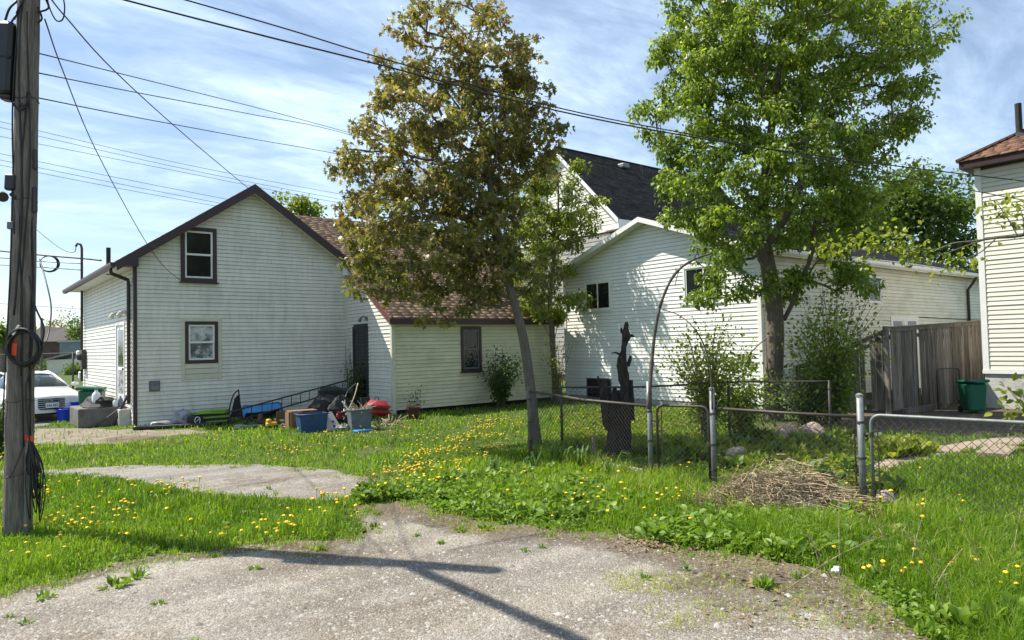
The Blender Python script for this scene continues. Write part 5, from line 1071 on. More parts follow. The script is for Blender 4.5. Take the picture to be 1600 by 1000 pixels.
# slack cable bundle at the pole foot
cb_ = root('cable_bundle', 'slack hank of black cable hanging at the pole foot below an orange tag', 'cable', onpole(.95, .16, .05)); mb = MB(); t0 = onpole(.97, .15, .06)
for k in range(11):
    dx = rng.uniform(-.05, .11); dz = rng.uniform(.35, .85); f_ = rng.uniform(-.04, .06)
    mb.tube(smooth_path([t0+R0*rng.uniform(-.02, .02), t0+R0*(dx*.8-.02)-V(0, 0, dz*.55)-F0*f_, t0+R0*dx*.9-V(0, 0, dz), t0+R0*(dx+.025)-V(0, 0, dz*.5)-F0*f_, t0+R0*rng.uniform(.0, .03)], 5), .0055, 4)
mb.build('loops', M['cable'], cb_, smooth=True)
mb = MB(); mb.tube(smooth_path([onpole(.92, .12, .10), onpole(.62, .02, .15), onpole(.66, -.13, .12), onpole(.8, -.13, .06)], 5), .005, 4); mb.tube(smooth_path([onpole(2.6, .125, .03), onpole(1.9, .13, .05), onpole(1.0, .15, .06)], 5), .008, 4); mb.build('tail', M['cable'], cb_, smooth=True)

# ------------------------------------------------------------------ overhead wires
def wire(label, pts, r=.010):
    """pts: photo pixel and distance of points along the wire"""
    P = [PD(*p) for p in pts]; mb = MB(); mb.tube(smooth_path(P, 6), r, 5); o = mb.build('overhead_wire', M['cable'], smooth=True); tag(o, label, 'wire', 'overhead wires crossing the sky')
wire('thick overhead wire crossing both tree crowns, lower of the close pair', [(120, -22, 7.4), (195, 0, 7.6), (420, 58, 8.2), (600, 103, 8.8), (870, 173, 9.8), (1100, 217, 10.8), (1350, 253, 11.9), (1600, 283, 13), (1750, 300, 13.5)], .011)
wire('thick overhead wire crossing both tree crowns, upper of the close pair', [(200, -25, 7.6), (290, 0, 7.9), (450, 46, 8.4), (600, 92, 9.0), (870, 168, 10), (1100, 214, 11), (1300, 252, 11.9), (1450, 284, 12.6), (1600, 313, 13.2), (1750, 340, 13.6)], .009)
d0 = depth(PB)
wire('wire from the pole to the maple, topmost of three', [(55, 82, d0), (200, 118, 10), (400, 168, 14.5), (530, 203, 18), (700, 250, 26), (880, 300, 40)], .007)
wire('wire from the pole to the maple, middle of three', [(55, 113, d0), (200, 142, 10), (400, 180, 14.5), (530, 206, 18), (700, 256, 26), (880, 306, 40)], .007)
wire('wire from the pole to the maple, lowest of three', [(55, 152, d0), (200, 181, 10), (400, 218, 14.5), (530, 241, 18), (700, 275, 26), (880, 312, 40)], .007)
for lb, q in (('faint far wire above the house roof, highest of the six', [(-60, 178), (0, 190), (280, 255), (530, 303), (800, 350)]), ('faint far wire above the house roof, second of the six', [(-60, 187), (0, 199), (280, 262), (530, 311), (800, 358)]), ('faint far wire above the house roof, third of the six', [(-60, 201), (0, 213), (280, 268), (530, 317), (800, 362)]), ('faint far wire above the house roof, fourth of the six', [(-60, 228), (0, 240), (200, 281), (420, 324)]), ('faint far wire above the house roof, fifth of the six', [(-60, 240), (0, 250), (200, 290), (420, 332)]), ('faint far wire above the house roof, lowest of the six', [(-60, 247), (0, 258), (200, 297), (420, 337)])):
    wire(lb, [(x, y, 34+x*.02) for x, y in q], .012)
wp = (GW.P(1.03, 3.63, .04)); dw_ = depth(wp); wpx = proj(wp)
wire('slack service wire from the pole to the upstairs window corner', [(70, 30, d0), (98, 110, 8.6), (150, 235, 11.5), (220, 365, 15), (255, 415, 16.2), (wpx[0], wpx[1], dw_)], .0075)
wire('service wire from the pole top to the house peak', [(78, -4, d0), (104, 28, 8), (180, 112, 10), (290, 212, 14), (395, 300, 19.5)], .009)
wire('loop of slack wire beside the pole top', [(72, -10, d0), (78, 14, d0-.05), (88, 32, d0-.05), (98, 30, d0-.05), (101, 12, d0-.05), (98, -8, d0)], .007)
mtop = V(mx0-.17, my0, 5.40); mpx = proj(mtop); dm = depth(mtop)
wire('thick service cable from the street to the mast beside the white house', [(-80, 384, dm+3), (0, 392, dm+2), (70, 399, dm+1), (130, 404, dm+.3), (158, 407, dm-.5)], .030)
wire('thin wire below the service cable beside the white house, upper one', [(-80, 398, dm+3), (0, 403, dm+2), (70, 409, dm+1), (126, 412, dm)], .014)
wire('thin wire below the service cable beside the white house, lower one', [(-80, 410, dm+3), (0, 414, dm+2), (70, 418, dm+1), (126, 422, dm)], .014)
wire('short slack wire from behind the pole to the mast head', [(55, 357, dm+1), (78, 376, dm+.6), (100, 391, dm+.2), (116, 394, dm), (mpx[0], mpx[1], dm)], .012)
cp = PD(76, 412, dm+1); mb = MB()
for k in range(4): mb.tube([cp+RT*(.30*cos(a))*(1+.05*k)+UP*(.26*sin(a))*(1+.04*k)+FW*.02*k for a in np.linspace(0, 2*pi, 28)], .014, 5, cap=False)
o = mb.build('wire_coil', M['cable'], smooth=True); tag(o, 'small wire coil tied to the cables between pole and house', 'cable')
wire('slack wire hanging from the small coil down past the pole', [(62, 405, d0+1), (72, 440, d0+.6), (80, 480, d0+.4), (76, 520, d0+.2), (66, 548, d0-.1)], .008)
wire('far street wire low over the brick building', [(-60, 470, 60), (40, 477, 60), (128, 483, 60), (200, 488, 60)], .02)
# ------------------------------------------------------------------ junk along the house wall
RC = Matrix.Rotation(radians(-38.8), 3, 'Z')           # square to the camera
def gp(x, y): return V(*G(x, y)[:2], 0)
def blob(c, r, n=(14, 9), j=.12, seed=1, mb=None):
    """lumpy closed lump"""
    mb = mb or MB(); rs = np.random.default_rng(seed); vs = []; fs = []; a, b_ = n
    ph = rs.uniform(0, 6, 6)
    for i in range(b_+1):
        t = pi*i/b_
        for k in range(a):
            p = 2*pi*k/a; d = V(sin(t)*cos(p), sin(t)*sin(p), cos(t)); q = 1+j*(sin(3*d[0]+ph[0])+sin(4*d[1]+ph[1])+sin(5*d[2]+ph[2]+2*d[0]))*.6+rs.normal(0, j*.25)
            vs.append(V(*c)+d*np.array(r)*q)
    for i in range(b_):
        for k in range(a): fs.append((i*a+k, i*a+a+k, i*a+a+(k+1) % a, i*a+(k+1) % a))
    return mb.add(vs, fs)
def tub(name, label, c, wx, wy, h, m, rz, cat, rim='rim', tp=1.18, wall=.012, group=None, fill=None):
    """open tapered box with a rolled rim"""
    rt = root(name, label, cat, c, rz, group); x, y = wx/2, wy/2
    def ring(k, z, i=0.): return [((x*k-i)*sx, (y*k-i)*sy, z) for sx, sy in ((-1, -1), (1, -1), (1, 1), (-1, 1))]
    v = ring(1/tp, 0)+ring(1, h)+ring(1, h, wall)+ring(1/tp, .02, wall)
    f = [(0, 3, 2, 1)]+[(i, (i+1) % 4, 4+(i+1) % 4, 4+i) for i in range(4)]+[(4+i, 4+(i+1) % 4, 8+(i+1) % 4, 8+i) for i in range(4)]+[(8+i, 8+(i+1) % 4, 12+(i+1) % 4, 12+i) for i in range(4)]+[(12, 13, 14, 15)]
    MB().add(v, f).build('body', m, rt, world=False)
    mb = MB(); q = [V(*p) for p in ring(1.03, h-.012)]; mb.tube(q+[q[0]], .014, 6); mb.build(rim, m, rt, world=False, smooth=True); return rt
wy = HY0-.5
# black drainage pipe, plastic bags
o = MB().tube(smooth_path([gp(208, 673)+V(0, 0, .06), gp(240, 671)+V(0, 0, .05), gp(290, 668.5)+V(0, 0, .05), gp(345, 665)+V(0, 0, .05)], 6), .05, 10).build('drain_pipe', M['black'], smooth=True); tag(o, 'black corrugated drain pipe lying along the house wall', 'pipe')
for (x, y, r, s, l) in ((288, 665, (.24, .2, .20), 3, 'crumpled grey plastic bag next to the green and black canopy bag'), (256, 669, (.27, .16, .10), 4, 'flattened grey plastic bag behind the drain pipe')):
    o = blob(gp(x, y)+V(0, .15, r[2]*.8), r, j=.2, seed=s).build('plastic_bag', M['bag']); tag(o, l, 'bag')
o = blob(gp(272, 663)+V(0, .3, .16), (.2, .15, .19), j=.15, seed=9).build('black_sack', M['black']); tag(o, 'black rubbish sack behind the grey plastic bag', 'bag')
# green and black canopy bag, with an oval emblem
c = gp(330, 664)+V(0, .12, 0); rt = root('canopy_bag', 'lime green and black folded canopy bag on the ground by the wall', 'bag', c)
MB().bev(c+V(0, 0, .13), (.95, .32, .26), .06).build('body', M['blackmat'], rt)
for k, (dz, w_) in enumerate(((.08, .5), (.19, .62))): MB().box(c+V(.12, -.165, dz), (w_, .012, .045)).build('stripe', M['lime'], rt)
blob(c+V(.05, 0, .3), (.42, .15, .07), j=.3, seed=5).build('loose_cloth', M['lime'], rt)
mb = MB(); e = c+V(-.33, -.172, .14); mb.tube([e+V(.06*cos(a), 0, .085*sin(a)) for a in np.linspace(0, 2*pi, 18)], .010, 5); mb.tube([e+V(-.03, 0, -.03), e+V(.03, 0, .03)], .008, 5); mb.build('emblem', M['white'], rt)
# curved black chair back
c = gp(372, 660)+V(0, .25, 0); rt = root('folded_chair', 'black curved folding chair leaning by the blue sled', 'chair', c)
mb = MB(); mb.tube(smooth_path([c+V(-.16, 0, 0), c+V(-.12, .03, .35), c+V(-.02, .06, .66), c+V(.12, .08, .80)], 6), .018, 6); mb.tube([c+V(.12, .08, .8), c+V(.15, .05, .4), c+V(.2, 0, 0)], .018, 6); mb.build('frame', M['black'], rt, smooth=True)
MB().prism([c+V(-.09, .06, .1), c+V(.17, .04, .1), c+V(.13, .08, .68), c+V(.02, .08, .58)], (0, .025, 0)).build('backrest', M['blackmat'], rt)
# blue sled
c = gp(420, 657)+V(0, .35, 0); rt = root('plastic_sled', 'long blue plastic sled propped behind the ladder', 'sled', c)
mb = MB(); pr = [(-.62, .34), (-.55, .44), (-.3, .43), (.1, .45), (.5, .47), (.6, .40)]
vs = []; 
pr = [(x*.85, z*.82) for x, z in pr]
for x, z in pr: vs += [c+V(x, .1, z+.02), c+V(x, -.05, z-.15), c+V(x, .0, z-.17), c+V(x, .14, z)]
fs = []
for i in range(5):
    for k in range(4): fs.append((i*4+k, i*4+(k+1) % 4, i*4+4+(k+1) % 4, i*4+4+k))
mb.add(vs, fs+[(3, 2, 1, 0), (20, 21, 22, 23)]).build('body', M['blue_pale'], rt)
mb = MB(); mb.tube([c+V(x, .1, z+.03) for x, z in pr], .018, 6); mb.build('rim', M['blue_pale'], rt, smooth=True); MB().box(c+V(0, .12, .12), (.9, .05, .24)).build('prop_block', M['blackmat'], rt)
# ladder leaning along the wall
a0, a1 = gp(352, 667)+V(0, .1, .04), V(9.0, HY0-.25, .62); lt_ = root('ladder', 'long aluminium ladder lying on edge along the house wall', 'ladder', a0)
b0, b1 = a0+V(0, -.03, .27), a1+V(0, -.03, .25)
for p, q in ((a0, a1), (b0, b1)): mb = MB(); beam(mb, p, q, .022, .036); mb.build('rail', M['galv_dark'], lt_)
for k in range(13): t = (k+.5)/13; mb = MB(); mb.tube([a0+(a1-a0)*t, b0+(b1-b0)*t], .010, 6); mb.build('rung', M['galv_dark'], lt_)
# toys and small bits
c = gp(424, 671); rt = root('toy_truck', 'small yellow toy truck in the grass below the ladder', 'toy', c); mb = MB(); mb.bev(c+V(0, 0, .12), (.24, .13, .09), .02); mb.bev(c+V(-.06, 0, .2), (.1, .12, .08), .02); mb.build('body', M['yellow'], rt)
for dx in (-.07, .08):
    mb = MB(); mb.lathe(c+V(dx, -.06, .05), [(.05, -.02), (.05, .02)], 10, Matrix.Rotation(pi/2, 3, 'X')); mb.build('wheel', M['black'], rt)
o = blob(gp(408, 664)+V(0, .1, .12), (.07, .06, .12), j=.2, seed=11).build('toy_figure', M['maroon_red']); tag(o, 'small dark red toy beside the yellow truck', 'toy')
o = blob(gp(440, 664)+V(0, .1, .1), (.14, .08, .07), j=.3, seed=12).build('rag', M['litter']); tag(o, 'crumpled pale rag between toy truck and wooden crate', 'rag')
o = blob(gp(392, 670)+V(0, .1, .04), (.28, .1, .04), j=.25, seed=13).build('tarp', M['bluegrey']); tag(o, 'flattened bluish tarp scrap on the grass under the ladder', 'tarp')
# board crate
c = gp(466, 671)+V(.1, .1, 0); rt = root('wooden_crate', 'open brown board crate beside the blue tote', 'crate', c, radians(-6))
for x in (-.2, -.06): MB().box((x, -.12, .20), (.11, .03, .40)).build('board', M['carton'], rt, world=False)
MB().box((.05, .1, .40), (.62, .36, .025)).build('board', M['carton'], rt, world=False); MB().box((.06, .27, .19), (.58, .025, .38)).build('board', M['carton'], rt, world=False); MB().box((-.27, .1, .19), (.025, .3, .38)).build('board', M['carton'], rt, world=False)
tub('storage_tote', 'open blue plastic tote at the grass edge beside the crate', gp(487, 674), .62, .42, .40, M['blue'], radians(-8), 'tote')
# pale panel, black stuff, red toy
c = gp(520, 673); rt = root('appliance_panel', 'silver appliance panel tilted against the junk pile by the tote', 'panel', c); TM = Matrix.Rotation(radians(-10), 3, 'Z') @ Matrix.Rotation(radians(-38), 3, 'X') @ Matrix.Rotation(radians(-18), 3, 'Y')
MB().bev(c+V(0, .12, .19), (.30, .02, .46), .008, TM).build('plate', M['alu'], rt)
for q in ((-.06, .12), (.05, -.02), (.02, -.14)): mb = MB(); mb.lathe(V(*(TM @ Vector((q[0], -.014, q[1]))))+c+V(0, .12, .19), [(.028, -.008), (.024, .008)], 10, TM @ Matrix.Rotation(pi/2, 3, 'X')); mb.build('knob', M['black'], rt)
o = blob(gp(531, 667)+V(0, .05, .26), (.05, .05, .09), j=.3, seed=21).build('toy_figure', M['red']); tag(o, 'bright red toy on the black sacks beside the silver panel', 'toy')
for (x, y, dz, r, s, l) in ((512, 662, .35, (.35, .22, .33), 31, 'large black rubbish sack heaped behind the tote'), (535, 662, .30, (.30, .2, .32), 32, 'black rubbish sack beside the grey bin'), (528, 656, .62, (.5, .25, .22), 33, 'black sack on top of the heap at the house corner')):
    o = blob(gp(x, y)+V(0, .2, dz), r, j=.16, seed=s).build('black_sack', M['blackmat']); tag(o, l, 'bag')
o = MB().bev(gp(526, 661)+V(0, -.06, .56), (.11, .012, .11), .004, RC @ Matrix.Rotation(.2, 3, 'Y')).build('paper_card', M['litter']); tag(o, 'white square card stuck on the black sacks', 'paper')
c = gp(543, 668); rt = root('folded_stand', 'black folded stand with a white bar leaning on the grey bin', 'stand', c); mb = MB(); beam(mb, c+V(-.22, .05, .62), c+V(.02, -.05, .05), .05, .14); beam(mb, c+V(-.1, .1, .6), c+V(.14, .02, .05), .05, .06); mb.build('frame', M['black'], rt); MB().tube([c+V(-.13, -.03, .60), c+V(.05, -.06, .30)], .018, 6).build('bar', M['white'], rt)
gb_ = tub('grey_bin', 'grey plastic bin heaped with twigs next to the red grill', gp(562, 672), .48, .40, .47, M['grey_bin'], radians(-12), 'bin')
mb = MB()
for k in range(46): a = V(rng.uniform(-.2, .2), rng.uniform(-.15, .15), .40); d = V(*rng.normal(0, .12, 2), rng.uniform(.02, .2)); mb.tube([a, a+d*.6, a+d+rng.normal(0, .05, 3)], .006, 4)
mb.build('twigs', M['lightwood'], gb_, world=False)
o = MB().bev(gp(564, 675)+V(.05, -.02, .03), (.42, .22, .04), .015).build('tub_lid', M['blue_pale']); tag(o, 'flat light blue lid on the grass in front of the grey bin', 'lid')
c = gp(590, 664); rt = root('portable_grill', 'red portable grill with closed lid by the door wall', 'grill', c+V(0, .1, 0))
TG = Matrix.Rotation(radians(9), 3, 'Y')
mb = MB(); mb.bev(tuple(TG @ Vector((0, 0, .46))), (.60, .42, .22), .10, TG, tp=.86); mb.build('lid', M['red'], rt, world=False, smooth=True)
mb = MB(); mb.bev(tuple(TG @ Vector((0, 0, .29))), (.50, .36, .15), .06, TG, tp=1.14); mb.build('body', M['red'], rt, world=False, smooth=True)
mb = MB(); q_ = [TG @ Vector(p) for p in ((-.29, -.20, .36), (.29, -.20, .36), (.29, .20, .36), (-.29, .20, .36), (-.29, -.20, .36))]; mb.tube([tuple(p) for p in q_], .011, 5); mb.build('rim', M['galv_dark'], rt, world=False)
for a in (.4, 2.5, 4.6): MB().tube([(.12*cos(a), .12*sin(a), .3), (.24*cos(a), .2*sin(a), 0)], .014, 6).build('leg', M['galv_dark'], rt, world=False)
mb = MB(); mb.tube([(-.02, 0, .55), (0, 0, .63), (.08, 0, .63), (.10, 0, .54)], .012, 5); mb.build('handle', M['black'], rt, world=False)
c = gp(650, 655)+V(0, .15, 0); rt = root('flower_pot', 'dark terracotta flower pot against the yellow wing', 'pot', c); mb = MB(); mb.lathe(c, [(.11, 0), (.16, .24), (.18, .245), (.18, .30), (.155, .30), (.14, .25)], 14); mb.build('body', M['terracotta'], rt, smooth=False); mb = MB(); mb.tube([c+V(-.1, -.1, .28), c+V(-.02, -.2, .1), c+V(.1, -.22, .0)], .008, 4); mb.build('cord', M['cable'], rt)
def scrap(name, label, cat, pts, r, m, n=6): o = MB().tube(smooth_path(pts, 5), r, n).build(name, M[m], smooth=True); tag(o, label, cat)
def wpl(x, y, dx=0, dy=0, z=0): return gp(x, y)+V(dx, dy, z)
scrap('garden_hose', 'tangled dark garden hose on the grass beneath the ladder', 'hose', [wpl(378, 668, 0, 0, .05), wpl(390, 665, .1, .2, .12), wpl(402, 668, 0, .05, .05), wpl(396, 663, 0, .3, .16), wpl(384, 666, 0, .1, .04)], .018, 'blackmat')
scrap('broken_broom', 'thin broken broom handle leaning over the grey bin', 'stick', [wpl(546, 671, 0, .3, .2), wpl(556, 665, .05, .2, .62), wpl(560, 662, .1, .2, .95)], .012, 'lightwood')
scrap('metal_tube', 'bent metal tube sticking out of the black sacks', 'tube', [wpl(548, 668, 0, .35, .3), wpl(552, 660, .0, .35, .7), wpl(558, 656, .15, .35, .9)], .014, 'alu')
for i_, (x, y, sx, sy, sz, rz, tl, m, nm, l) in enumerate(((512, 674, .5, .09, .02, .3, .1, 'fenceWood', 'broken_board', 'weathered board lying flat before the blue tote'), (575, 673, .4, .08, .02, -.5, .3, 'fenceWood', 'broken_board', 'weathered board lying flat between the blue lid and the grill'), (455, 664, .6, .03, .30, .05, .2, 'carton', 'cardboard_sheet', 'flattened cardboard sheet standing behind the wooden crate'), (500, 662, .5, .04, .34, -.2, -.25, 'grey_bin', 'plastic_sheet', 'dull grey plastic sheet wedged behind the blue tote'), (404, 668, .3, .2, .05, .4, .1, 'blackmat', 'plant_tray', 'black plant tray on the grass under the ladder'), (580, 660, .3, .05, .55, .3, -.3, 'blackmat', 'rubber_mat', 'black rubber mat propped behind the grill'))):
    o = MB().bev(wpl(x, y, 0, .2, sz*.55+.02), (sx, sy, sz), .008, Matrix.Rotation(rz, 3, 'Z') @ Matrix.Rotation(tl, 3, 'X')).build(nm, M[m]); tag(o, l, nm.split('_')[1])
for (x, y, r, sd, m, l) in ((418, 667, (.13, .1, .07), 141, 'blackmat', 'crumpled black cloth beside the yellow truck'), (448, 670, (.12, .08, .06), 142, 'maroon_red', 'crumpled dark red cloth in front of the crate'), (378, 671, (.16, .08, .05), 143, 'bag', 'small grey plastic bag in the grass by the ladder foot'), (540, 674, (.13, .09, .08), 144, 'bag', 'small grey bag between the silver panel and the grey bin'), (508, 668, (.12, .09, .12), 145, 'litter', 'white plastic bag wedged beside the blue tote'), (556, 664, (.2, .15, .2), 146, 'blackmat', 'black sack wedged behind the grey bin')):
    o = blob(wpl(x, y, 0, .12, r[2]*.8), r, j=.3, seed=sd).build('crumpled_bag' if m in ('bag', 'litter', 'blackmat') else 'cloth', M[m]); tag(o, l, 'bag' if 'bag' in l or 'sack' in l else 'cloth')
for (x, y, s) in ((607, 667, 51), (598, 670, 52), (613, 661, 53)):
    mb = MB()
    for k in range(14): a = gp(x, y)+V(*rng.normal(0, .1, 2), .03); mb.tube([a, a+V(*rng.normal(0, .12, 2), rng.uniform(.02, .2))], .009, 4)
    o = mb.build('stick_heap', M['lightwood']); tag(o, {51: 'loose pale sticks under the grill', 52: 'small stick heap in front of the grill', 53: 'pale sticks at the wing corner'}[s], 'sticks')

# ------------------------------------------------------------------ left wall: step, bins
lx = HX0
rt = root('concrete_step', 'rough concrete step platform at the side door', 'step', (lx-.75, 20.6, 0)); s0 = gp(135, 668)
MB().bev((lx-.56, 20.75, .23), (1.06, 1.5, .46), .02).build('body', M['concrete_dark'], rt); MB().bev((lx-.14, HY0+.55, .2), (.26, .24, .42), .02).build('pier', M['concrete_pale'], rt)
o = blob((lx-.50, 20.75, .52), (.44, .6, .18), j=.25, seed=61).build('black_sheet', M['blackmat']); tag(o, 'black plastic sheet heaped on the concrete step', 'sheet')
def bottle(name, label, c, r, h, m):
    rt = root(name, label, 'bottle', c); mb = MB(); mb.lathe(c, [(r*.9, 0), (r, .02), (r, h*.62), (r*.8, h*.74), (r*.35, h*.86), (r*.35, h*.95)], 12); mb.build('body', m, rt, smooth=True); mb = MB(); mb.lathe(V(*c)+V(0, 0, h*.94), [(r*.42, 0), (r*.42, h*.06)], 10); mb.build('cap', M['grey_bin'], rt)
bottle('jug', 'large pale plastic jug on the concrete step', (lx-.66, 20.3, .50), .10, .42, M['litter']); bottle('jug', 'teal bottle on the concrete step near the door', (lx-.16, 20.1, .46), .06, .26, M['bluegrey']); bottle('jug', 'small clear bottle beside the teal one on the step', (lx-.28, 20.08, .46), .055, .2, M['litter'])
o = MB().tube([(lx-.06, 19.75, .74), (lx-.38, 19.78, .02)], .03, 8).build('black_pipe', M['black']); tag(o, 'black pipe leaning against the concrete step by the corner', 'pipe')
o = MB().tube([(lx-.10, 19.86, .52), (lx-.75, 19.86, .02)], .016, 8).build('steel_rod', M['galv_dark']); tag(o, 'thin metal rod leaning beside the black pipe on the step', 'rod')
def cart(label, c, rz, s=1., group='green wheeled bins'):
    rt = root('wheeled_bin', label, 'bin', c, rz, group); mb = MB(); mb.bev((0, 0, .5*s), (.50*s, .56*s, .86*s), .05*s, tp=1.16); mb.build('body', M['green_bin'], rt, world=False)
    lid = MB(); lid.bev((0, -.02*s, .985*s), (.66*s, .74*s, .09*s), .03*s, Matrix.Rotation(radians(-4), 3, 'X')); l_ = lid.build('lid', M['green_bin'], rt, world=False); q = MB(); q.bev((0, -.38*s, .97*s), (.3*s, .05*s, .05*s), .015*s); q.build('grip', M['green_bin'], l_, world=False)
    for x in (-.24, .24): w_ = MB(); w_.lathe((x*s, .26*s, .1*s), [(.06*s, -.03*s), (.1*s, -.025*s), (.1*s, .025*s), (.06*s, .03*s)], 14, Matrix.Rotation(pi/2, 3, 'Y')); w_.build('wheel', M['tyre'], rt, world=False)
    q = MB(); q.tube([(-.2*s, .36*s, .9*s), (.2*s, .36*s, .9*s)], .018*s, 6); q.build('handle', M['green_bin'], rt, world=False)
cart('green wheeled bin behind the concrete step by the side door', (lx-.5, 22.15, .0), radians(-110), .88)
cart('green wheeled bin in the shadow at the cream house corner', (*G(1521, 645)[:2], 0), radians(-42), .74)
tub('recycling_box', 'bright blue recycling box beside the concrete step', gp(106, 658), .42, .36, .34, M['blue_bright'], radians(20), 'box'); tub('recycling_box', 'bright blue recycling box behind the step next to the green bin', (*G(124, 655)[:2], 0), .5, .36, .5, M['blue_bright'], radians(10), 'box')

# ------------------------------------------------------------------ white car
cp_ = PD(80, 620, 18.9); ha = radians(9.2); cx0, cy0 = float(cp_[0]), float(cp_[1])
car = root('parked_car', 'white compact saloon parked nose-on beside the white house', 'car', (cx0-2.2*sin(ha), cy0+2.2*cos(ha), 0), ha); car.scale = (1, 1, .94)
def loft(secs, cap=True):
    mb = MB(); n = len(secs[0]); v = [p for s in secs for p in s]; f = []
    for i in range(len(secs)-1):
        for k in range(n-1): f.append((i*n+k, i*n+k+1, i*n+n+k+1, i*n+n+k))
    if cap: f += [tuple(range(n-1, -1, -1)), tuple(range((len(secs)-1)*n, len(secs)*n))]
    return mb.add(v, f)
def csec(y, hw, zb, zs, zt, top):
    """body cross-section from left sill over the top to right sill (local car space, nose at -y)"""
    return [(-hw*.94, y, zb), (-hw, y, zb+.12), (-hw*1.0, y, zs), (-hw*.93, y, zs+(zt-zs)*.7), (-top, y, zt), (0, y, zt+.025), (top, y, zt), (hw*.93, y, zs+(zt-zs)*.7), (hw, y, zs), (hw, y, zb+.12), (hw*.94, y, zb)]
secs = [csec(-2.24, .66, .26, .46, .70, .52), csec(-2.17, .80, .22, .52, .735, .60), csec(-1.95, .87, .20, .58, .79, .66), csec(-1.5, .90, .20, .62, .87, .70), csec(-.95, .90, .20, .66, .95, .72), csec(0, .90, .20, .68, .97, .74), csec(1.2, .90, .20, .70, .99, .74), csec(1.9, .87, .22, .68, 1.0, .70), csec(2.25, .78, .26, .6, .92, .6)]
loft(secs).build('body', M['carwhite'], car, world=False, smooth=True)
def gsec(y, hw, z0, z1, tw): return [(-hw, y, z0), (-(hw+tw)/2-.02, y, (z0+z1)/2), (-tw, y, z1), (0, y, z1+.025), (tw, y, z1), ((hw+tw)/2+.02, y, (z0+z1)/2), (hw, y, z0)]
loft([gsec(-1.0, .74, .93, .96, .70), gsec(-.15, .76, .95, 1.31, .55), gsec(.40, .76, .96, 1.385, .55), gsec(1.1, .75, .97, 1.34, .53), gsec(1.85, .70, .98, 1.02, .6)]).build('cabin', M['glass_car'], car, world=False, smooth=True)
rf = loft([[(-.575, -.12, 1.315), (-.3, -.14, 1.35), (.3, -.14, 1.35), (.575, -.12, 1.315)], [(-.58, .40, 1.39), (-.3, .40, 1.42), (.3, .40, 1.42), (.58, .40, 1.39)], [(-.56, 1.1, 1.35), (-.3, 1.12, 1.38), (.3, 1.12, 1.38), (.56, 1.1, 1.35)]], False); rf.build('roof', M['carwhite'], car, world=False, smooth=True)
mb = MB()
for s in (-1, 1):
    mb.tube([(s*.745, -1.0, .95), (s*.66, -.55, 1.14), (s*.575, -.12, 1.325)], .033, 6); mb.tube([(s*.575, -.12, 1.325), (s*.58, .4, 1.395), (s*.56, 1.1, 1.355), (s*.71, 1.85, 1.0)], .03, 6); mb.tube([(s*.77, .35, .97), (s*.59, .4, 1.385)], .03, 6)
mb.build('pillars', M['carwhite'], car, world=False, smooth=True)
# grille: hexagonal opening with chrome bars, plate, lamps
hexa = [(-.36, .44), (-.46, .60), (-.40, .67), (.40, .67), (.46, .60), (.36, .44), (.28, .36), (-.28, .36)]
def fy(x): return -2.275+.16*(x/.62)**2
gxs = np.linspace(-.46, .46, 15); ghi = np.interp(gxs, [-.46, -.40, .40, .46], [.605, .67, .67, .605]); glo = np.interp(gxs, [-.46, -.36, -.28, .28, .36, .46], [.595, .44, .36, .36, .44, .595]); mb = MB(); gv = []
for x, a_, b_ in zip(gxs, glo, ghi): gv += [(x, fy(x)-.006, a_), (x, fy(x)-.006, b_), (x, fy(x)+.08, b_), (x, fy(x)+.08, a_)]
gr = mb.add(gv, [(4*i+k, 4*i+4+k, 4*i+4+(k+1) % 4, 4*i+(k+1) % 4) for i in range(14) for k in range(4)]).build('grille', M['blackmat'], car, world=False)
for k in range(5):
    z = .40+k*.058; w_ = np.interp(z, [.36, .44, .60, .67], [.27, .36, .45, .40]); mb = MB(); mb.tube([(x, fy(x)-.012, z) for x in np.linspace(-w_, w_, 7)], .009, 5); mb.build('bar', M['chrome'], gr, world=False)
mb = MB(); mb.tube([(.05*cos(a), fy(0)-.025, .615+.028*sin(a)) for a in np.linspace(0, 2*pi, 16)], .006, 5); mb.tube([(-.02, fy(0)-.025, .595), (-.008, fy(0)-.025, .635)], .006, 4); mb.tube([(.008, fy(0)-.025, .595), (.02, fy(0)-.025, .635)], .006, 4); mb.tube([(-.013, fy(0)-.025, .613), (.013, fy(0)-.025, .617)], .006, 4); mb.build('emblem', M['chrome'], gr, world=False)
pl = MB().box((0, fy(0)-.03, .48), (.31, .012, .15)).build('number_plate', M['plate'], car, world=False)
mb = MB()
for i, x in enumerate((-.11, -.065, -.03, .03, .065, .11)): mb.box((x, fy(0)-.038, .475), (.022, .004, .055))
mb.build('plate_characters', mat('plate_blue', (.05, .08, .25), .5), pl, world=False)
for s in (-1, 1):
    hl = MB().prism([(s*.50, -2.16, .63), (s*.74, -2.10, .66), (s*.87, -1.90, .74), (s*.83, -1.88, .785), (s*.56, -2.10, .715)], (0, -.07, .012)); hl.build('headlight', M['lens'], car, world=False)
    mb = MB(); mb.box((s*.66, -2.155, .38), (.12, .03, .16), rz=s*.35); mb.build('air_intake', M['blackmat'], car, world=False)
    mb = MB(); mb.bev((s*.99, -.72, 1.0), (.2, .1, .13), .04); mb.build('wing_mirror', M['carwhite'], car, world=False)
    for y in (-1.42, 1.3):
        mb = MB(); mb.lathe((s*.80, y, .31), [(.2, -.1), (.31, -.1), (.315, 0), (.31, .1), (.2, .1)], 22, Matrix.Rotation(pi/2, 3, 'Y')); wh = mb.build('wheel', M['tyre'], car, world=False, smooth=False); mb = MB(); mb.lathe((s*.87, y, .31), [(.2, -.02), (.19, .03), (.06, .035)], 16, Matrix.Rotation(pi/2, 3, 'Y')); mb.build('rim', M['alu'], wh, world=False)
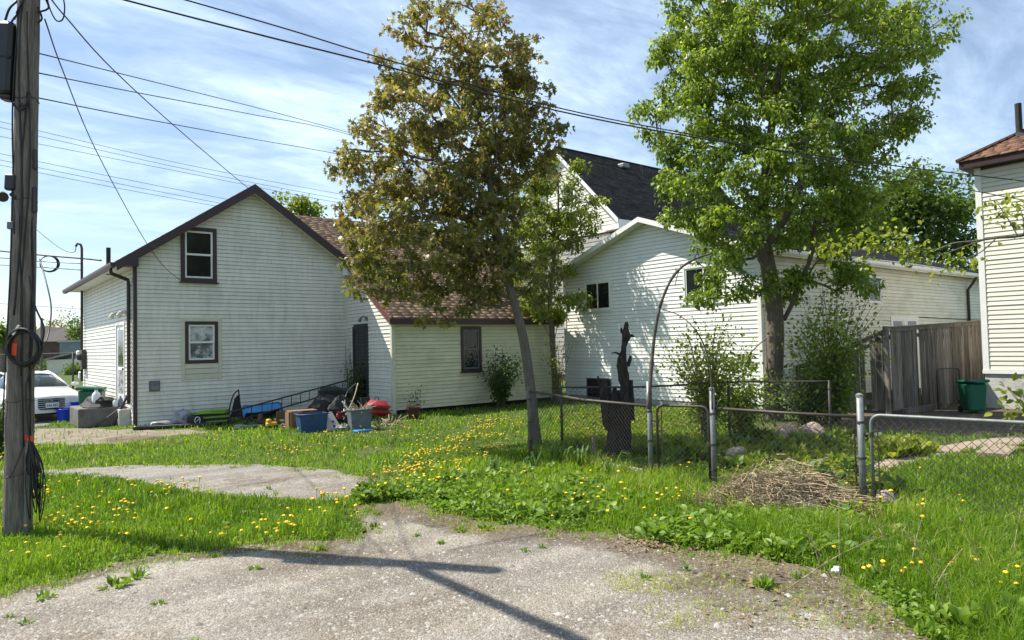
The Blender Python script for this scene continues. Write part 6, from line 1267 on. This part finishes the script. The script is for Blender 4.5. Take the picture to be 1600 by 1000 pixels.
MB().box((0, -2.12, .25), (1.3, .12, .10)).build('bumper_lip', M['blackmat'], car, world=False)
mb = MB(); mb.bev((.3, .15, .99), (.4, .14, .4), .06); mb.bev((-.35, .15, .99), (.4, .14, .4), .06); mb.build('seat_backs', M['blackmat'], car, world=False)

# ------------------------------------------------------------------ far side of the lot
def wpt(x, y, D): p = PD(x, y, D); return V(p[0], p[1], 0)
c = wpt(92, 560, 82); rt = root('brick_building', 'dark brick building with hipped roof beyond the gravel lot', 'building', c)
def cb2(c, w_, d, h, name, m, par, z0=0): return MB().box(c+V(0, 0, z0+h/2), (w_, d, h), M=RC).build(name, m, par)
cb2(c, 5.6, 6, 3.3, 'wall', M['brick_dark'], rt); mb = MB(); w_, d = 6.2, 6.6; q = [RC @ Vector(p) for p in ((-w_/2, -d/2, 3.3), (w_/2, -d/2, 3.3), (w_/2, d/2, 3.3), (-w_/2, d/2, 3.3), (-w_/2+1.2, 0, 5.2), (w_/2-2.2, 0, 4.9))]
mb.add([V(*p)+c for p in q], [(0, 1, 5, 4), (1, 2, 5), (2, 3, 4, 5), (3, 0, 4), (3, 2, 1, 0)]); mb.build('roof', M['roof_far'], rt)
for x in (-1.6, 0, 1.6): p = c+V(*(RC @ Vector((x, -3.02, 1.6)))); MB().box(p, (.8, .06, 1.1), M=RC).build('window', M['glass'], rt)
c = wpt(108, 563, 66); rt = root('lean_to_shed', 'small pale shed with sloping roof in front of the brick building', 'shed', c); cb2(c, 2.6, 2.4, 1.35, 'wall', M['siding_cream'], rt); mb = MB(); q = [RC @ Vector(p) for p in ((-1.5, -1.4, 1.28), (1.5, -1.4, 1.95), (1.5, 1.4, 1.95), (-1.5, 1.4, 1.28), (-1.5, -1.4, 1.4), (1.5, -1.4, 2.07), (1.5, 1.4, 2.07), (-1.5, 1.4, 1.4))]; mb.add([V(*p)+c for p in q], [(0, 3, 2, 1), (4, 5, 6, 7), (0, 1, 5, 4), (1, 2, 6, 5), (2, 3, 7, 6), (3, 0, 4, 7)]); mb.build('roof', M['alu'], rt)
c = wpt(124, 562, 70); rt = root('blue_grey_hut', 'blue-grey hut beside the shed, next to the house wall', 'building', c); cb2(c, 2.0, 3, 3.0, 'wall', M['bluegrey'], rt); cb2(c, 2.3, 3.3, .2, 'roof', M['alu'], rt, 3.0)
c = wpt(160, 560, 95); rt = root('far_block', 'low grey block far behind the white house', 'building', c); cb2(c, 26, 5, 3.4, 'wall', M['brick_dark'], rt); cb2(c, 26.6, 5.6, .3, 'roof', M['roof_far'], rt, 3.4)
p = wpt(109, 574, 62); rt = root('traffic_cone', 'orange traffic cone on the gravel lot', 'cone', p); mb = MB(); mb.lathe(p, [(.12, .03), (.025, .5)], 12); mb.build('body', M['orange'], rt); MB().box(p+V(0, 0, .015), (.32, .32, .03)).build('base', M['orange'], rt); mb = MB(); mb.lathe(p, [(.086, .24), (.066, .34)], 12); mb.build('band', M['white'], rt)
f4 = root('lot_fence', 'thin chain link fence along the gravel lot behind the car', 'fence', wpt(114, 600, 30)); ps = [wpt(x, 600, d) for x, d in ((-60, 31), (30, 30.6), (114, 30.2), (200, 29.8))]
for q in ps: post(f4, q, 1.9, .035, M['galv_dark'], False)
for i in range(3):
    mb = MB(); mb.tube([ps[i]+V(0, 0, 1.86), ps[i+1]+V(0, 0, 1.86)], .025, 6); mb.build('top_rail', M['galv_dark'], f4)
    chain(ps[i], ps[i+1], .05, 1.86, .05, 1.86, .16, .003).build('wire_mesh', M['galv'], f4, kind='stuff')
for (x, y, D_, r, l) in ((75, 575, 72, .8, 'low green bush by the brick building wall'), (20, 571, 72, 1.0, 'low scrub along the lot, seen left of the pole'), (116, 570, 62, .5, 'weedy bush at the far lot edge beside the shed')):
    shrub('lot_bush', l, wpt(x, y, D_), 40, r*1.0, r*1.3, M['leaf_far'], 40, .2, lo=.05, r=.02, sg=.25)
p = wpt(65, 560, 70); o = MB().tube([p, p+V(0, 0, 5.5)], .12, 6).build('far_pole', M['bark']); tag(o, 'thin far utility pole left of the brick building', 'pole')
p = wpt(-15, 560, 85); o = MB().tube([p, p+V(0, 0, 6.5)], .12, 6).build('far_pole', M['bark']); tag(o, 'far utility pole at the frame edge beyond the lot', 'pole')
# a line of trees closing off the horizon
def treeline(name, label, pts, h, lm):
    P = np.array(pts, float); n = 5200; t = rng.random(n)*(len(P)-1); i = np.minimum(t.astype(int), len(P)-2); q = P[i]+(P[i+1]-P[i])*(t-i)[:, None]
    hh = h*(.7+.3*np.sin(t*7)+.15*np.sin(t*19)); pos = np.column_stack([q+rng.normal(0, 2.2, (n, 2)), rng.random(n)**.8*hh]); link_ = link(name, leaves_mesh(name, pos, rng.normal(0, 1, (n, 3)), rng.uniform(.5, 1.2, n), rng.normal(.45, .2, n), LEAF_OVAL, lm, .2)); tag(link_, label, 'trees', kind='stuff')
treeline('treeline', 'far hazy line of trees along the horizon', [wpt(-350, 555, 130)[:2], wpt(0, 555, 120)[:2], wpt(300, 555, 125)[:2], wpt(700, 545, 130)[:2], wpt(1200, 540, 120)[:2], wpt(1900, 530, 110)[:2]], 4.2, M['leaf_far'])

# ------------------------------------------------------------------ garden: straw heap, stones, timbers, plants
c = gp(1222, 797); rt = root('straw_heap', 'heap of dry straw and cut stalks under the wire fence panel', 'straw', c); mb = MB()
for k in range(3600):
    a = rng.uniform(0, 2*pi); q = rng.random()**.5; x, y = .95*q*cos(a), .45*q*sin(a); h = (.46+.12*sin(3*a))*(1-q**1.3)*rng.random()**.5+.01
    p = c+R0*x+F0*y+V(0, 0, h); d = rng.normal(0, 1, 3); d[2] *= .22; d = d/np.linalg.norm(d)*rng.uniform(.05, .36); bnd = rng.normal(0, .04, 3); p2 = p+d; p2[2] = max(p2[2], .005); mb.tube([p-d*.3, (p+p2)/2+bnd*[1, 1, .4], p2], .0024*rng.uniform(.5, 1.9), 3, cap=False)
mb.build('stalks', M['straw'], rt, kind='stuff'); blob(c+V(0, 0, .02), (.5, .45, .22), j=.15, seed=70).build('core', M['dirt'], rt)
for (x, y, r, s, l) in ((1228, 690, .20, 71, 'rounded pinkish stone in the garden bed, the smaller'), (1270, 688, .26, 72, 'rounded pinkish boulder in the garden bed, the larger'), (1385, 792, .14, 73, 'grey rock at the foot of the gate post'), (1150, 718, .16, 74, 'dark stone in the flower bed behind the narrow gate')):
    o = blob(gp(x, y)+V(0, 0, r*.45), (r*1.1, r*.9, r*.75), j=.14, seed=s).build('garden_stone', M['stone']); tag(o, l, 'stone')
for k, (dx, dy) in enumerate(((0, 0), (18, 3), (34, -3), (50, 4), (8, 8), (26, 9), (44, 11), (-10, 4))):
    o = blob(gp(1398+dx, 812+dy)+V(0, 0, .02), (.06+.02*(k % 3), .045, .035), n=(9, 6), j=.2, seed=80+k).build('rubble_stone', M['concrete_pale']); tag(o, 'pale rubble stone in the small pile by the gate post', 'stone', 'rubble stones by the gate post')
o = blob(gp(1457, 822)+V(0, 0, .08), (.06, .05, .1), n=(9, 6), j=.2, seed=90).build('dark_block', M['bark_dark']); tag(o, 'small dark charred block beside the rubble stones', 'block')
c = gp(965, 742); rt = root('split_log', 'pale split timber lying at the fence foot', 'log', c); a, b_ = gp(925, 733)+V(0, 0, .05), gp(1004, 746)+V(0, 0, .06); mb = MB(); mb.tube([a, (a+b_)/2+V(0, 0, .01), b_], [.06, .065, .055], 7); mb.build('log', M['lightwood'], rt)
o = MB().tube([gp(928, 727), gp(928, 727)+V(.01, 0, .42)], .026, 6).build('wooden_stake', M['fenceWood']); tag(o, 'short grey stake standing in the wire fence', 'stake')
o = MB().tube([gp(1345, 705), gp(1345, 705)+V(0, 0, .42)], .05, 8).build('wooden_stake', M['deadwood']); tag(o, 'stubby weathered stake behind the tall grey gate post', 'stake')
o = MB().box(gp(1560, 708)+V(0, 0, .035), (1.1, .4, .07), rz=.15).build('garden_slab', M['pathway']); tag(o, 'pale raised slab beside the garden path', 'slab')
for (x, y, r, s, l) in ((1226, 829, (.09, .05, .025), 95, 'crumpled white litter in the grass below the straw heap'), (1308, 897, (.035, .03, .03), 96, 'small scrap of white litter at the gravel edge'), (1410, 833, (.12, .06, .015), 97, 'flattened pale bag in the grass below the rubble')):
    o = blob(gp(x, y)+V(0, 0, r[2]), r, j=.35, seed=s).build('litter', M['litter']); tag(o, l, 'litter')
def clump(name, label, c, n, h, wd, m, spread, lean=.7, cat='plant', group=None, tpl=LEAF_SLIM, up=.6):
    """one plant: leaves fanning out from a root"""
    a = rng.uniform(0, 2*pi, n); t = rng.random(n)**.7; d = np.column_stack([np.cos(a)*lean*t, np.sin(a)*lean*t, up+.6*(1-t)]); d += rng.normal(0, .12, d.shape)
    pos = V(*c)+np.column_stack([np.cos(a), np.sin(a), np.zeros(n)])*(spread*t)[:, None]
    me = leaves_mesh(name, pos, d, h*rng.uniform(.5, 1.1, n), rng.normal(.55, .2, n), tpl, m, .0, .6); o = link(name, me); return tag(o, label, cat, group)
def strap(name, label, c, n, h, m, group=None):
    """arching strap leaves"""
    mb = MB(); at = []
    for k in range(n):
        a = rng.uniform(0, 2*pi); l = h*rng.uniform(.6, 1.15); e = rng.uniform(.25, .75)*l; w_ = .012*rng.uniform(.8, 1.4); s = V(-sin(a), cos(a), 0)*w_
        q = [V(*c)+V(cos(a), sin(a), 0)*(e*f+.02*k/n)+V(0, 0, l*z) for f, z in ((0, 0), (.25, .5), (.6, .85), (1., .8), (1.25, .55))]; ws_ = (1, 1, .8, .6, .05)
        v = []; 
        for p, ww_ in zip(q, ws_): v += [p-s*ww_, p+s*ww_]
        mb.add(v, [(2*i, 2*i+1, 2*i+3, 2*i+2) for i in range(4)]); at += [rng.random()]*10
    o = mb.build(name, m); a_ = o.data.attributes.new('rnd', 'FLOAT', 'POINT'); a_.data.foreach_set('value', np.array(at, np.float32)); return tag(o, label, 'plant', group)
for (x, y, n, h) in ((868, 728, 20, .34), (895, 726, 14, .3), (905, 735, 20, .36), (955, 750, 12, .42), (775, 745, 14, .3), (835, 740, 14, .32), (1152, 702, 24, .32), (1170, 706, 20, .28), (1250, 706, 22, .28), (1290, 700, 22, .3), (1310, 708, 20, .26), (1275, 715, 18, .25), (1215, 712, 20, .25), (1330, 702, 16, .28)):
    strap('lily_plant', 'arching green strap-leaved lily clump by the wire fence' if x < 1000 else 'green strap-leaved lily clump in the garden bed', gp(x, y), n, h, M['iris'], 'lilies by the wire fence' if x < 1000 else 'lilies in the garden bed')
for (x, y, h, n) in ((1395, 715, .30, 60), (1425, 712, .30, 60), (1380, 708, .28, 50), (1410, 702, .25, 50), (1445, 706, .2, 40)): clump('hosta', 'bright green hosta in the clump behind the wide gate', gp(x, y), n, h, .1, M['leaf_lime'], .12, group='hostas behind the wide gate', tpl=LEAF_OVAL)
for (x, y, h, l) in ((1290, 762, .26, 'broad-leaved rhubarb behind the straw heap'), (1405, 775, .27, 'broad-leaved rhubarb right behind the gate post'), (1258, 742, .2, 'small broad-leaved plant above the straw heap')): clump('rhubarb', l, gp(x, y), 34, h, .2, M['leaf_dark'], .16, .9, tpl=LEAF_OVAL, up=.35)
for (x, y, h, n, mm) in ((1080, 722, .26, 46, 'leaf_dark'), (1060, 700, .24, 40, 'leaf_green'), (1180, 726, .22, 40, 'leaf_green'), (1205, 735, .2, 40, 'leaf_lime'), (1235, 728, .22, 44, 'leaf_lime'), (1265, 735, .2, 40, 'leaf_green'), (1310, 728, .22, 40, 'leaf_green'), (1330, 745, .24, 40, 'leaf_dark'), (1145, 735, .22, 36, 'leaf_dark'), (900, 715, .24, 36, 'leaf_dark'), (1000, 715, .25, 40, 'leaf_dark'), (935, 700, .2, 36, 'leaf_green'), (880, 700, .2, 30, 'leaf_green'), (1120, 700, .26, 40, 'leaf_green'), (1030, 735, .22, 36, 'leaf_dark'), (1340, 690, .3, 40, 'leaf_dark'), (1180, 690, .3, 44, 'leaf_dark'), (1215, 698, .26, 44, 'leaf_green'), (1250, 692, .26, 44, 'leaf_green'), (1300, 690, .28, 44, 'leaf_lime'), (1318, 700, .24, 40, 'leaf_green'), (1160, 712, .24, 40, 'leaf_lime'), (1100, 712, .26, 40, 'leaf_green'), (1285, 715, .22, 40, 'leaf_lime'), (1240, 712, .22, 40, 'leaf_green')):
    clump('garden_plant', 'leafy green garden plant in the bed behind the wire fence', gp(x, y), n, h, .1, M[mm], .18, .8, group='plants in the garden bed', tpl=LEAF_MED, up=.5)
# leafy ground weeds: many small rosettes along the fence and the gravel edge
def weeds(n, boxes, h0, h1, m, name, label):
    pos, dr, sz, rn = [], [], [], []
    for bx_ in boxes:
        x, y, px, py = ground_pts(int(n*bx_[4]), *bx_[:4]); e = ((px-(bx_[0]+bx_[1])/2)/(bx_[1]-bx_[0])*2)**2+((py-(bx_[2]+bx_[3])/2)/(bx_[3]-bx_[2])*2)**2; ok = (allowed(x, y, .1) & (rng.random(len(x)) < np.clip(1.7-e+.6*noise2(x, y, 3, 41), 0, 1))) | (rng.random(len(x)) < .004)
        for X, Y in zip(x[ok], y[ok]):
            k = rng.integers(5, 12); h = rng.uniform(h0, h1); a = rng.uniform(0, 2*pi, k); up = rng.uniform(.1, 1.1, k); z = rng.random(k)*h*.8; t = rng.random()
            pos.append(np.column_stack([X+np.cos(a)*.03, Y+np.sin(a)*.03, z])); dr.append(np.column_stack([np.cos(a), np.sin(a), up])); sz.append(h*rng.uniform(.35, .75, k)); rn.append(np.clip(rng.normal(.3+.4*t, .15, k), 0, 1))
    me = leaves_mesh(name, np.vstack(pos), np.vstack(dr), np.concatenate(sz), np.concatenate(rn), LEAF_OVAL, m, .1, .7); o = link(name, me); tag(o, label, 'weeds', kind='stuff')
weeds(2600, [(600, 1000, 735, 830, .8), (1000, 1360, 770, 900, .7), (1340, 1700, 830, 1100, 1.), (880, 1360, 690, 735, .5), (560, 720, 700, 790, .4), (0, 600, 760, 900, .25)], .03, .085, M['weed'], 'weeds', 'leafy green weeds along the fence foot and gravel edge')
weeds(900, [(620, 1000, 738, 815, .9), (1000, 1340, 800, 880, .6), (1340, 1700, 840, 900, .5), (560, 640, 770, 790, .3)], .07, .17, M['weed'], 'weeds', 'taller leafy weeds among the grass by the fence')
weeds(1500, [(860, 1120, 640, 700, .6), (1120, 1400, 690, 770, 1.)], .05, .14, M['leaf_lime'], 'weeds', 'low leafy ground cover filling the garden bed')
for i, (x, y, h, n) in enumerate(((1195, 918, .09, 46), (690, 850, .05, 26), (650, 838, .05, 20), (845, 857, .05, 18), (820, 862, .05, 16), (720, 830, .07, 30), (760, 828, .08, 34), (850, 826, .08, 30), (180, 918, .11, 20), (215, 905, .10, 18), (70, 935, .08, 22), (40, 975, .05, 16), (330, 872, .05, 14), (400, 890, .06, 22), (500, 860, .07, 30), (250, 945, .05, 16), (300, 1010, .06, 18), (15, 965, .05, 12), (420, 765, .06, 22), (185, 752, .06, 20), (1245, 905, .06, 16), (585, 825, .07, 22), (575, 765, .08, 24), (1010, 905, .05, 18))):
    clump('gravel_weed', 'small leafy weed growing alone in the bare gravel', gp(x, y), n, h, .03, M['weed'], h*.5, .9, 'weed', 'weeds in the bare gravel', tpl=LEAF_SLIM, up=.45)
def tuft(label, boxes, n, h, name='dry_grass'):
    xs, ys = [], []
    for bx_ in boxes:
        x, y, a, b_ = ground_pts(int(n*bx_[4]), *bx_[:4]); e = ((a-(bx_[0]+bx_[1])/2)/(bx_[1]-bx_[0])*2)**2+((b_-(bx_[2]+bx_[3])/2)/(bx_[3]-bx_[2])*2)**2; k_ = rng.random(len(x)) < np.clip(1.15-e+.5*noise2(x, y, 6, 3), 0, 1)*.75; xs.append(x[k_]); ys.append(y[k_])
    x = np.concatenate(xs); y = np.concatenate(ys); m = len(x); me = blades(x, y, h*rng.uniform(.4, 1.2, m), np.full(m, .005), np.clip(rng.normal(.9, .09, m), 0, 1), name, M['grass'], .8); o = link(name, me); tag(o, label, 'grass', kind='stuff')
tuft('sparse dry grass patches on the gravel drive', [(945, 1085, 885, 935, 1.1), (980, 1230, 930, 990, .9), (1050, 1260, 870, 930, .9), (1180, 1400, 900, 1000, 1.2), (700, 790, 815, 838, .6), (560, 680, 800, 860, .25), (330, 560, 850, 875, .3), (630, 690, 735, 760, .3)], 1300, .05)
# dry leaves and stalks
mb = MB()
for k in range(650):
    if k < 420: x, y = rng.normal(1045, 45), rng.normal(846, 9)
    elif k < 520: x, y = rng.uniform(1100, 1400), rng.uniform(865, 985)
    else: x, y = rng.uniform(560, 640), rng.uniform(735, 765)
    p = gp(x, y)+V(0, 0, .012+.02*rng.random()); a = rng.uniform(0, 6.3); u = V(cos(a), sin(a), rng.normal(0, .3))*.022*rng.uniform(.6, 1.5); v_ = V(-sin(a), cos(a), rng.normal(0, .4))*.013
    mb.add([p-u, p-v_, p+u, p+v_+V(0, 0, .008)], [(0, 1, 2), (0, 2, 3)])
o = mb.build('leaf_litter', M['dryleaf']); tag(o, 'brown dead leaves swept up at the gravel edge', 'leaves', kind='stuff')
def stalk(label, pts, r=.004, grp='dry weed stalks by the gate'):
    mb = MB(); P = smooth_path(pts, 5); mb.tube(P, list(np.linspace(r, r*.4, len(P))), 5)
    for k in range(4, len(P)-1, 3): mb.tube([P[k], P[k]+rng.normal(0, .03, 3)+V(0, 0, .06)], r*.4, 4)
    o = mb.build('dry_stalk', M['straw'], smooth=True); tag(o, label, 'stalk', grp)
def lean_stalk(x, y, dx, dz, dy=0): a = gp(x, y); return [a, a+R0*dx*.5+F0*dy*.5+V(0, 0, dz*.6), a+R0*dx+F0*dy+V(0, 0, dz)]
for (x, y, dx, dz, l) in ((1300, 905, -.25, .42, 'dry stalk leaning over the small litter scrap'), (1312, 910, .02, .62, 'upright dry stalk beside the small litter scrap'), (1285, 900, -.1, .35, 'short dry stalk left of the small litter scrap'), (1230, 920, .75, .38, 'long dry stalk lying across the weeds toward the gate post'), (1490, 985, -.28, .62, 'tall dry stalk bending left in the corner weeds'), (1500, 985, -.18, .55, 'dry stalk upright among the corner weeds'), (1480, 880, -.45, .30, 'dry stalk leaning below the rubble stones'), (1330, 868, .3, .25, 'short dry stalk under the gate post'), (1420, 905, .12, .45, 'slim dry stalk right of the small litter scrap'), (1545, 930, -.2, .6, 'tall dry stalk before the wide gate mesh'), (1395, 880, -.15, .4, 'dry stalk leaning left below the gate post'), (1580, 900, .1, .5, 'dry stalk close to the frame edge by the gate'), (1180, 850, .3, .22, 'low dry stalk in the weeds below the straw heap'), (1450, 940, .25, .35, 'dry stalk leaning right over the corner weeds')): stalk(l, lean_stalk(x, y, dx, dz))
for k, (x, y, s) in enumerate(((1470, 985, .06), (1505, 1000, .08), (1545, 990, .07), (1440, 1010, .06), (1590, 980, .08))): clump('leafy_weed', 'large leafy weed close to the camera at the gravel corner', gp(x, y)+V(0, 0, .1), 18, s*1.4, .1, M['weed'], .06, .8, 'weed', 'large weeds at the gravel corner', tpl=LEAF_OVAL, up=.5)
clump('pole_weed', 'pale leafy weed at the foot of the utility pole', gp(18, 838)+V(0, 0, .05), 14, .2, .1, M['leaf_lime'], .05, .6, 'weed', tpl=LEAF_SLIM)

# dandelions
def dandelion_meshes():
    out = []
    for v in range(4):
        h = (.09, .12, .15, .20)[v]; mb = MB(); mb.tube(smooth_path([(0, 0, 0), (.008, 0, h*.5), (.012*(v-1), .006, h)], 3), .0022, 4); st_ = mb
        hd = MB(); r = .0165; tx, ty = .012*(v-1), .006; hd.lathe((tx, ty, h), [(r*.25, -.008), (r*.9, 0), (r, .005), (r*.7, .011), (r*.25, .013)], 9); hd.v = [tuple(np.array(p)+rng.normal(0, .0014, 3)) for p in hd.v]; out.append((st_, hd))
    return out
dm_ = []
for s_, h_ in dandelion_meshes():
    a = s_.build('dandelion', M['stem'], world=False); b_ = h_.build('flower_head', M['petal'], a, world=False); dm_.append((a, b_))
spots = []
def scatter(n, x0, x1, y0, y1):
    x, y, px, py = ground_pts(n*4, x0, x1, y0, y1); ok = allowed(x, y) & (rng.random(len(x)) < np.clip((noise2(x, y, 2.4, 9)+.6*noise2(x, y, 6, 12)-.1)*1.3, .03, 1)); i = np.where(ok)[0][:n]; spots.extend([(x[k], y[k]) for k in i])
scatter(230, 20, 460, 755, 900); scatter(30, 440, 600, 770, 830); scatter(200, 330, 830, 672, 728); scatter(330, 600, 835, 662, 770); scatter(110, 600, 1110, 728, 832); scatter(60, 880, 1110, 645, 690); scatter(50, 1100, 1600, 790, 960); scatter(16, 1390, 1600, 740, 830); scatter(12, 0, 60, 690, 735); scatter(40, 640, 830, 655, 668)
for q in ((1047, 790), (1052, 793), (1058, 795), (1062, 790), (1068, 792), (1056, 788), (1434, 822), (1440, 826), (1447, 826), (1430, 830), (1465, 865), (1590, 918), (1586, 940), (1575, 945), (1592, 938), (1560, 960)): spots.append(tuple(gp(*q)[:2]))
spots.sort(key=lambda p: p[0]*F0[0]+p[1]*F0[1]); used = [0]*4
near, rest = spots[:290], spots[290:]
for k, (x, y) in enumerate(near):
    v = int(rng.integers(0, 4)); a, b_ = dm_[v]
    if used[v]: a2 = a.copy(); COL.objects.link(a2); b2_ = b_.copy(); COL.objects.link(b2_); b2_.parent = a2
    else: a2 = a; used[v] = 1
    s_ = rng.uniform(.65, 1.3); a2.location = (x, y, 0); a2.rotation_euler = (rng.normal(0, .12), rng.normal(0, .12), rng.uniform(0, 6.3)); a2.scale = (s_,)*3
    tag(a2, 'yellow dandelion in bloom standing in the grass', 'dandelion', 'dandelions in the grass')
vs, fs = [], []
for (x, y) in rest:
    h = rng.uniform(.07, .13); D_ = x*F0[0]+y*F0[1]; r = .021*rng.uniform(.8, 1.3); b0_ = len(vs); t = rng.normal(0, .006, 2)
    for k in range(6): vs.append((x+r*cos(k*pi/3), y+r*sin(k*pi/3), h+t[0]*cos(k*pi/3)))
    vs.append((x, y, h+.013)); vs.append((x, y, h-.014))
    for k in range(6): fs += [(b0_+k, b0_+(k+1) % 6, b0_+6), (b0_+(k+1) % 6, b0_+k, b0_+7)]
o = link('dandelions', np_mesh('dandelions', vs, fs, M['petal'])); tag(o, 'many small yellow dandelions dotting the far lawn', 'dandelions', kind='stuff')
vs, fs = [], []                                                                                   # white blossoms of the hedge
hb = gp(-22, 712)
for k in range(60):
    a = rng.uniform(0, 6.3); q = .55*rng.random()**.5; p = hb+V(q*cos(a), q*sin(a), rng.uniform(.75, 1.08)*(1-.25*(q/.6)**2)); b0_ = len(vs)
    for j in range(6): vs.append(tuple(p+V(.03*cos(j*pi/3), .03*sin(j*pi/3), rng.normal(0, .01))))
    vs.append(tuple(p+V(0, 0, .02)))
    for j in range(6): fs.append((b0_+j, b0_+(j+1) % 6, b0_+6))
for ob in COL.objects:
    if ob.name.startswith('flowering_hedge'): link('blossoms', np_mesh('blossoms', vs, fs, M['seed']), ob)

# alike plants: say which one by counting along the row
ORD = 'first second third fourth fifth sixth seventh eighth ninth tenth eleventh twelfth thirteenth fourteenth fifteenth sixteenth seventeenth eighteenth nineteenth twentieth twenty-first twenty-second twenty-third twenty-fourth twenty-fifth'.split()
byg = {}
for ob in list(COL.objects):
    if ob.parent is None and ob.get('group') in ('weeds in the bare gravel', 'plants in the garden bed', 'large weeds at the gravel corner', 'hostas behind the wide gate', 'lilies by the wire fence', 'lilies in the garden bed', 'rubble stones by the gate post'): byg.setdefault(ob['group'], []).append(ob)
for g_, obs in byg.items():
    def cx_(ob): c = np.mean([v.co[:] for v in ob.data.vertices], axis=0); return proj(c)[0]
    for i, ob in enumerate(sorted(obs, key=cx_)): ob['label'] = ob['label']+', '+ORD[i]+' from the left'
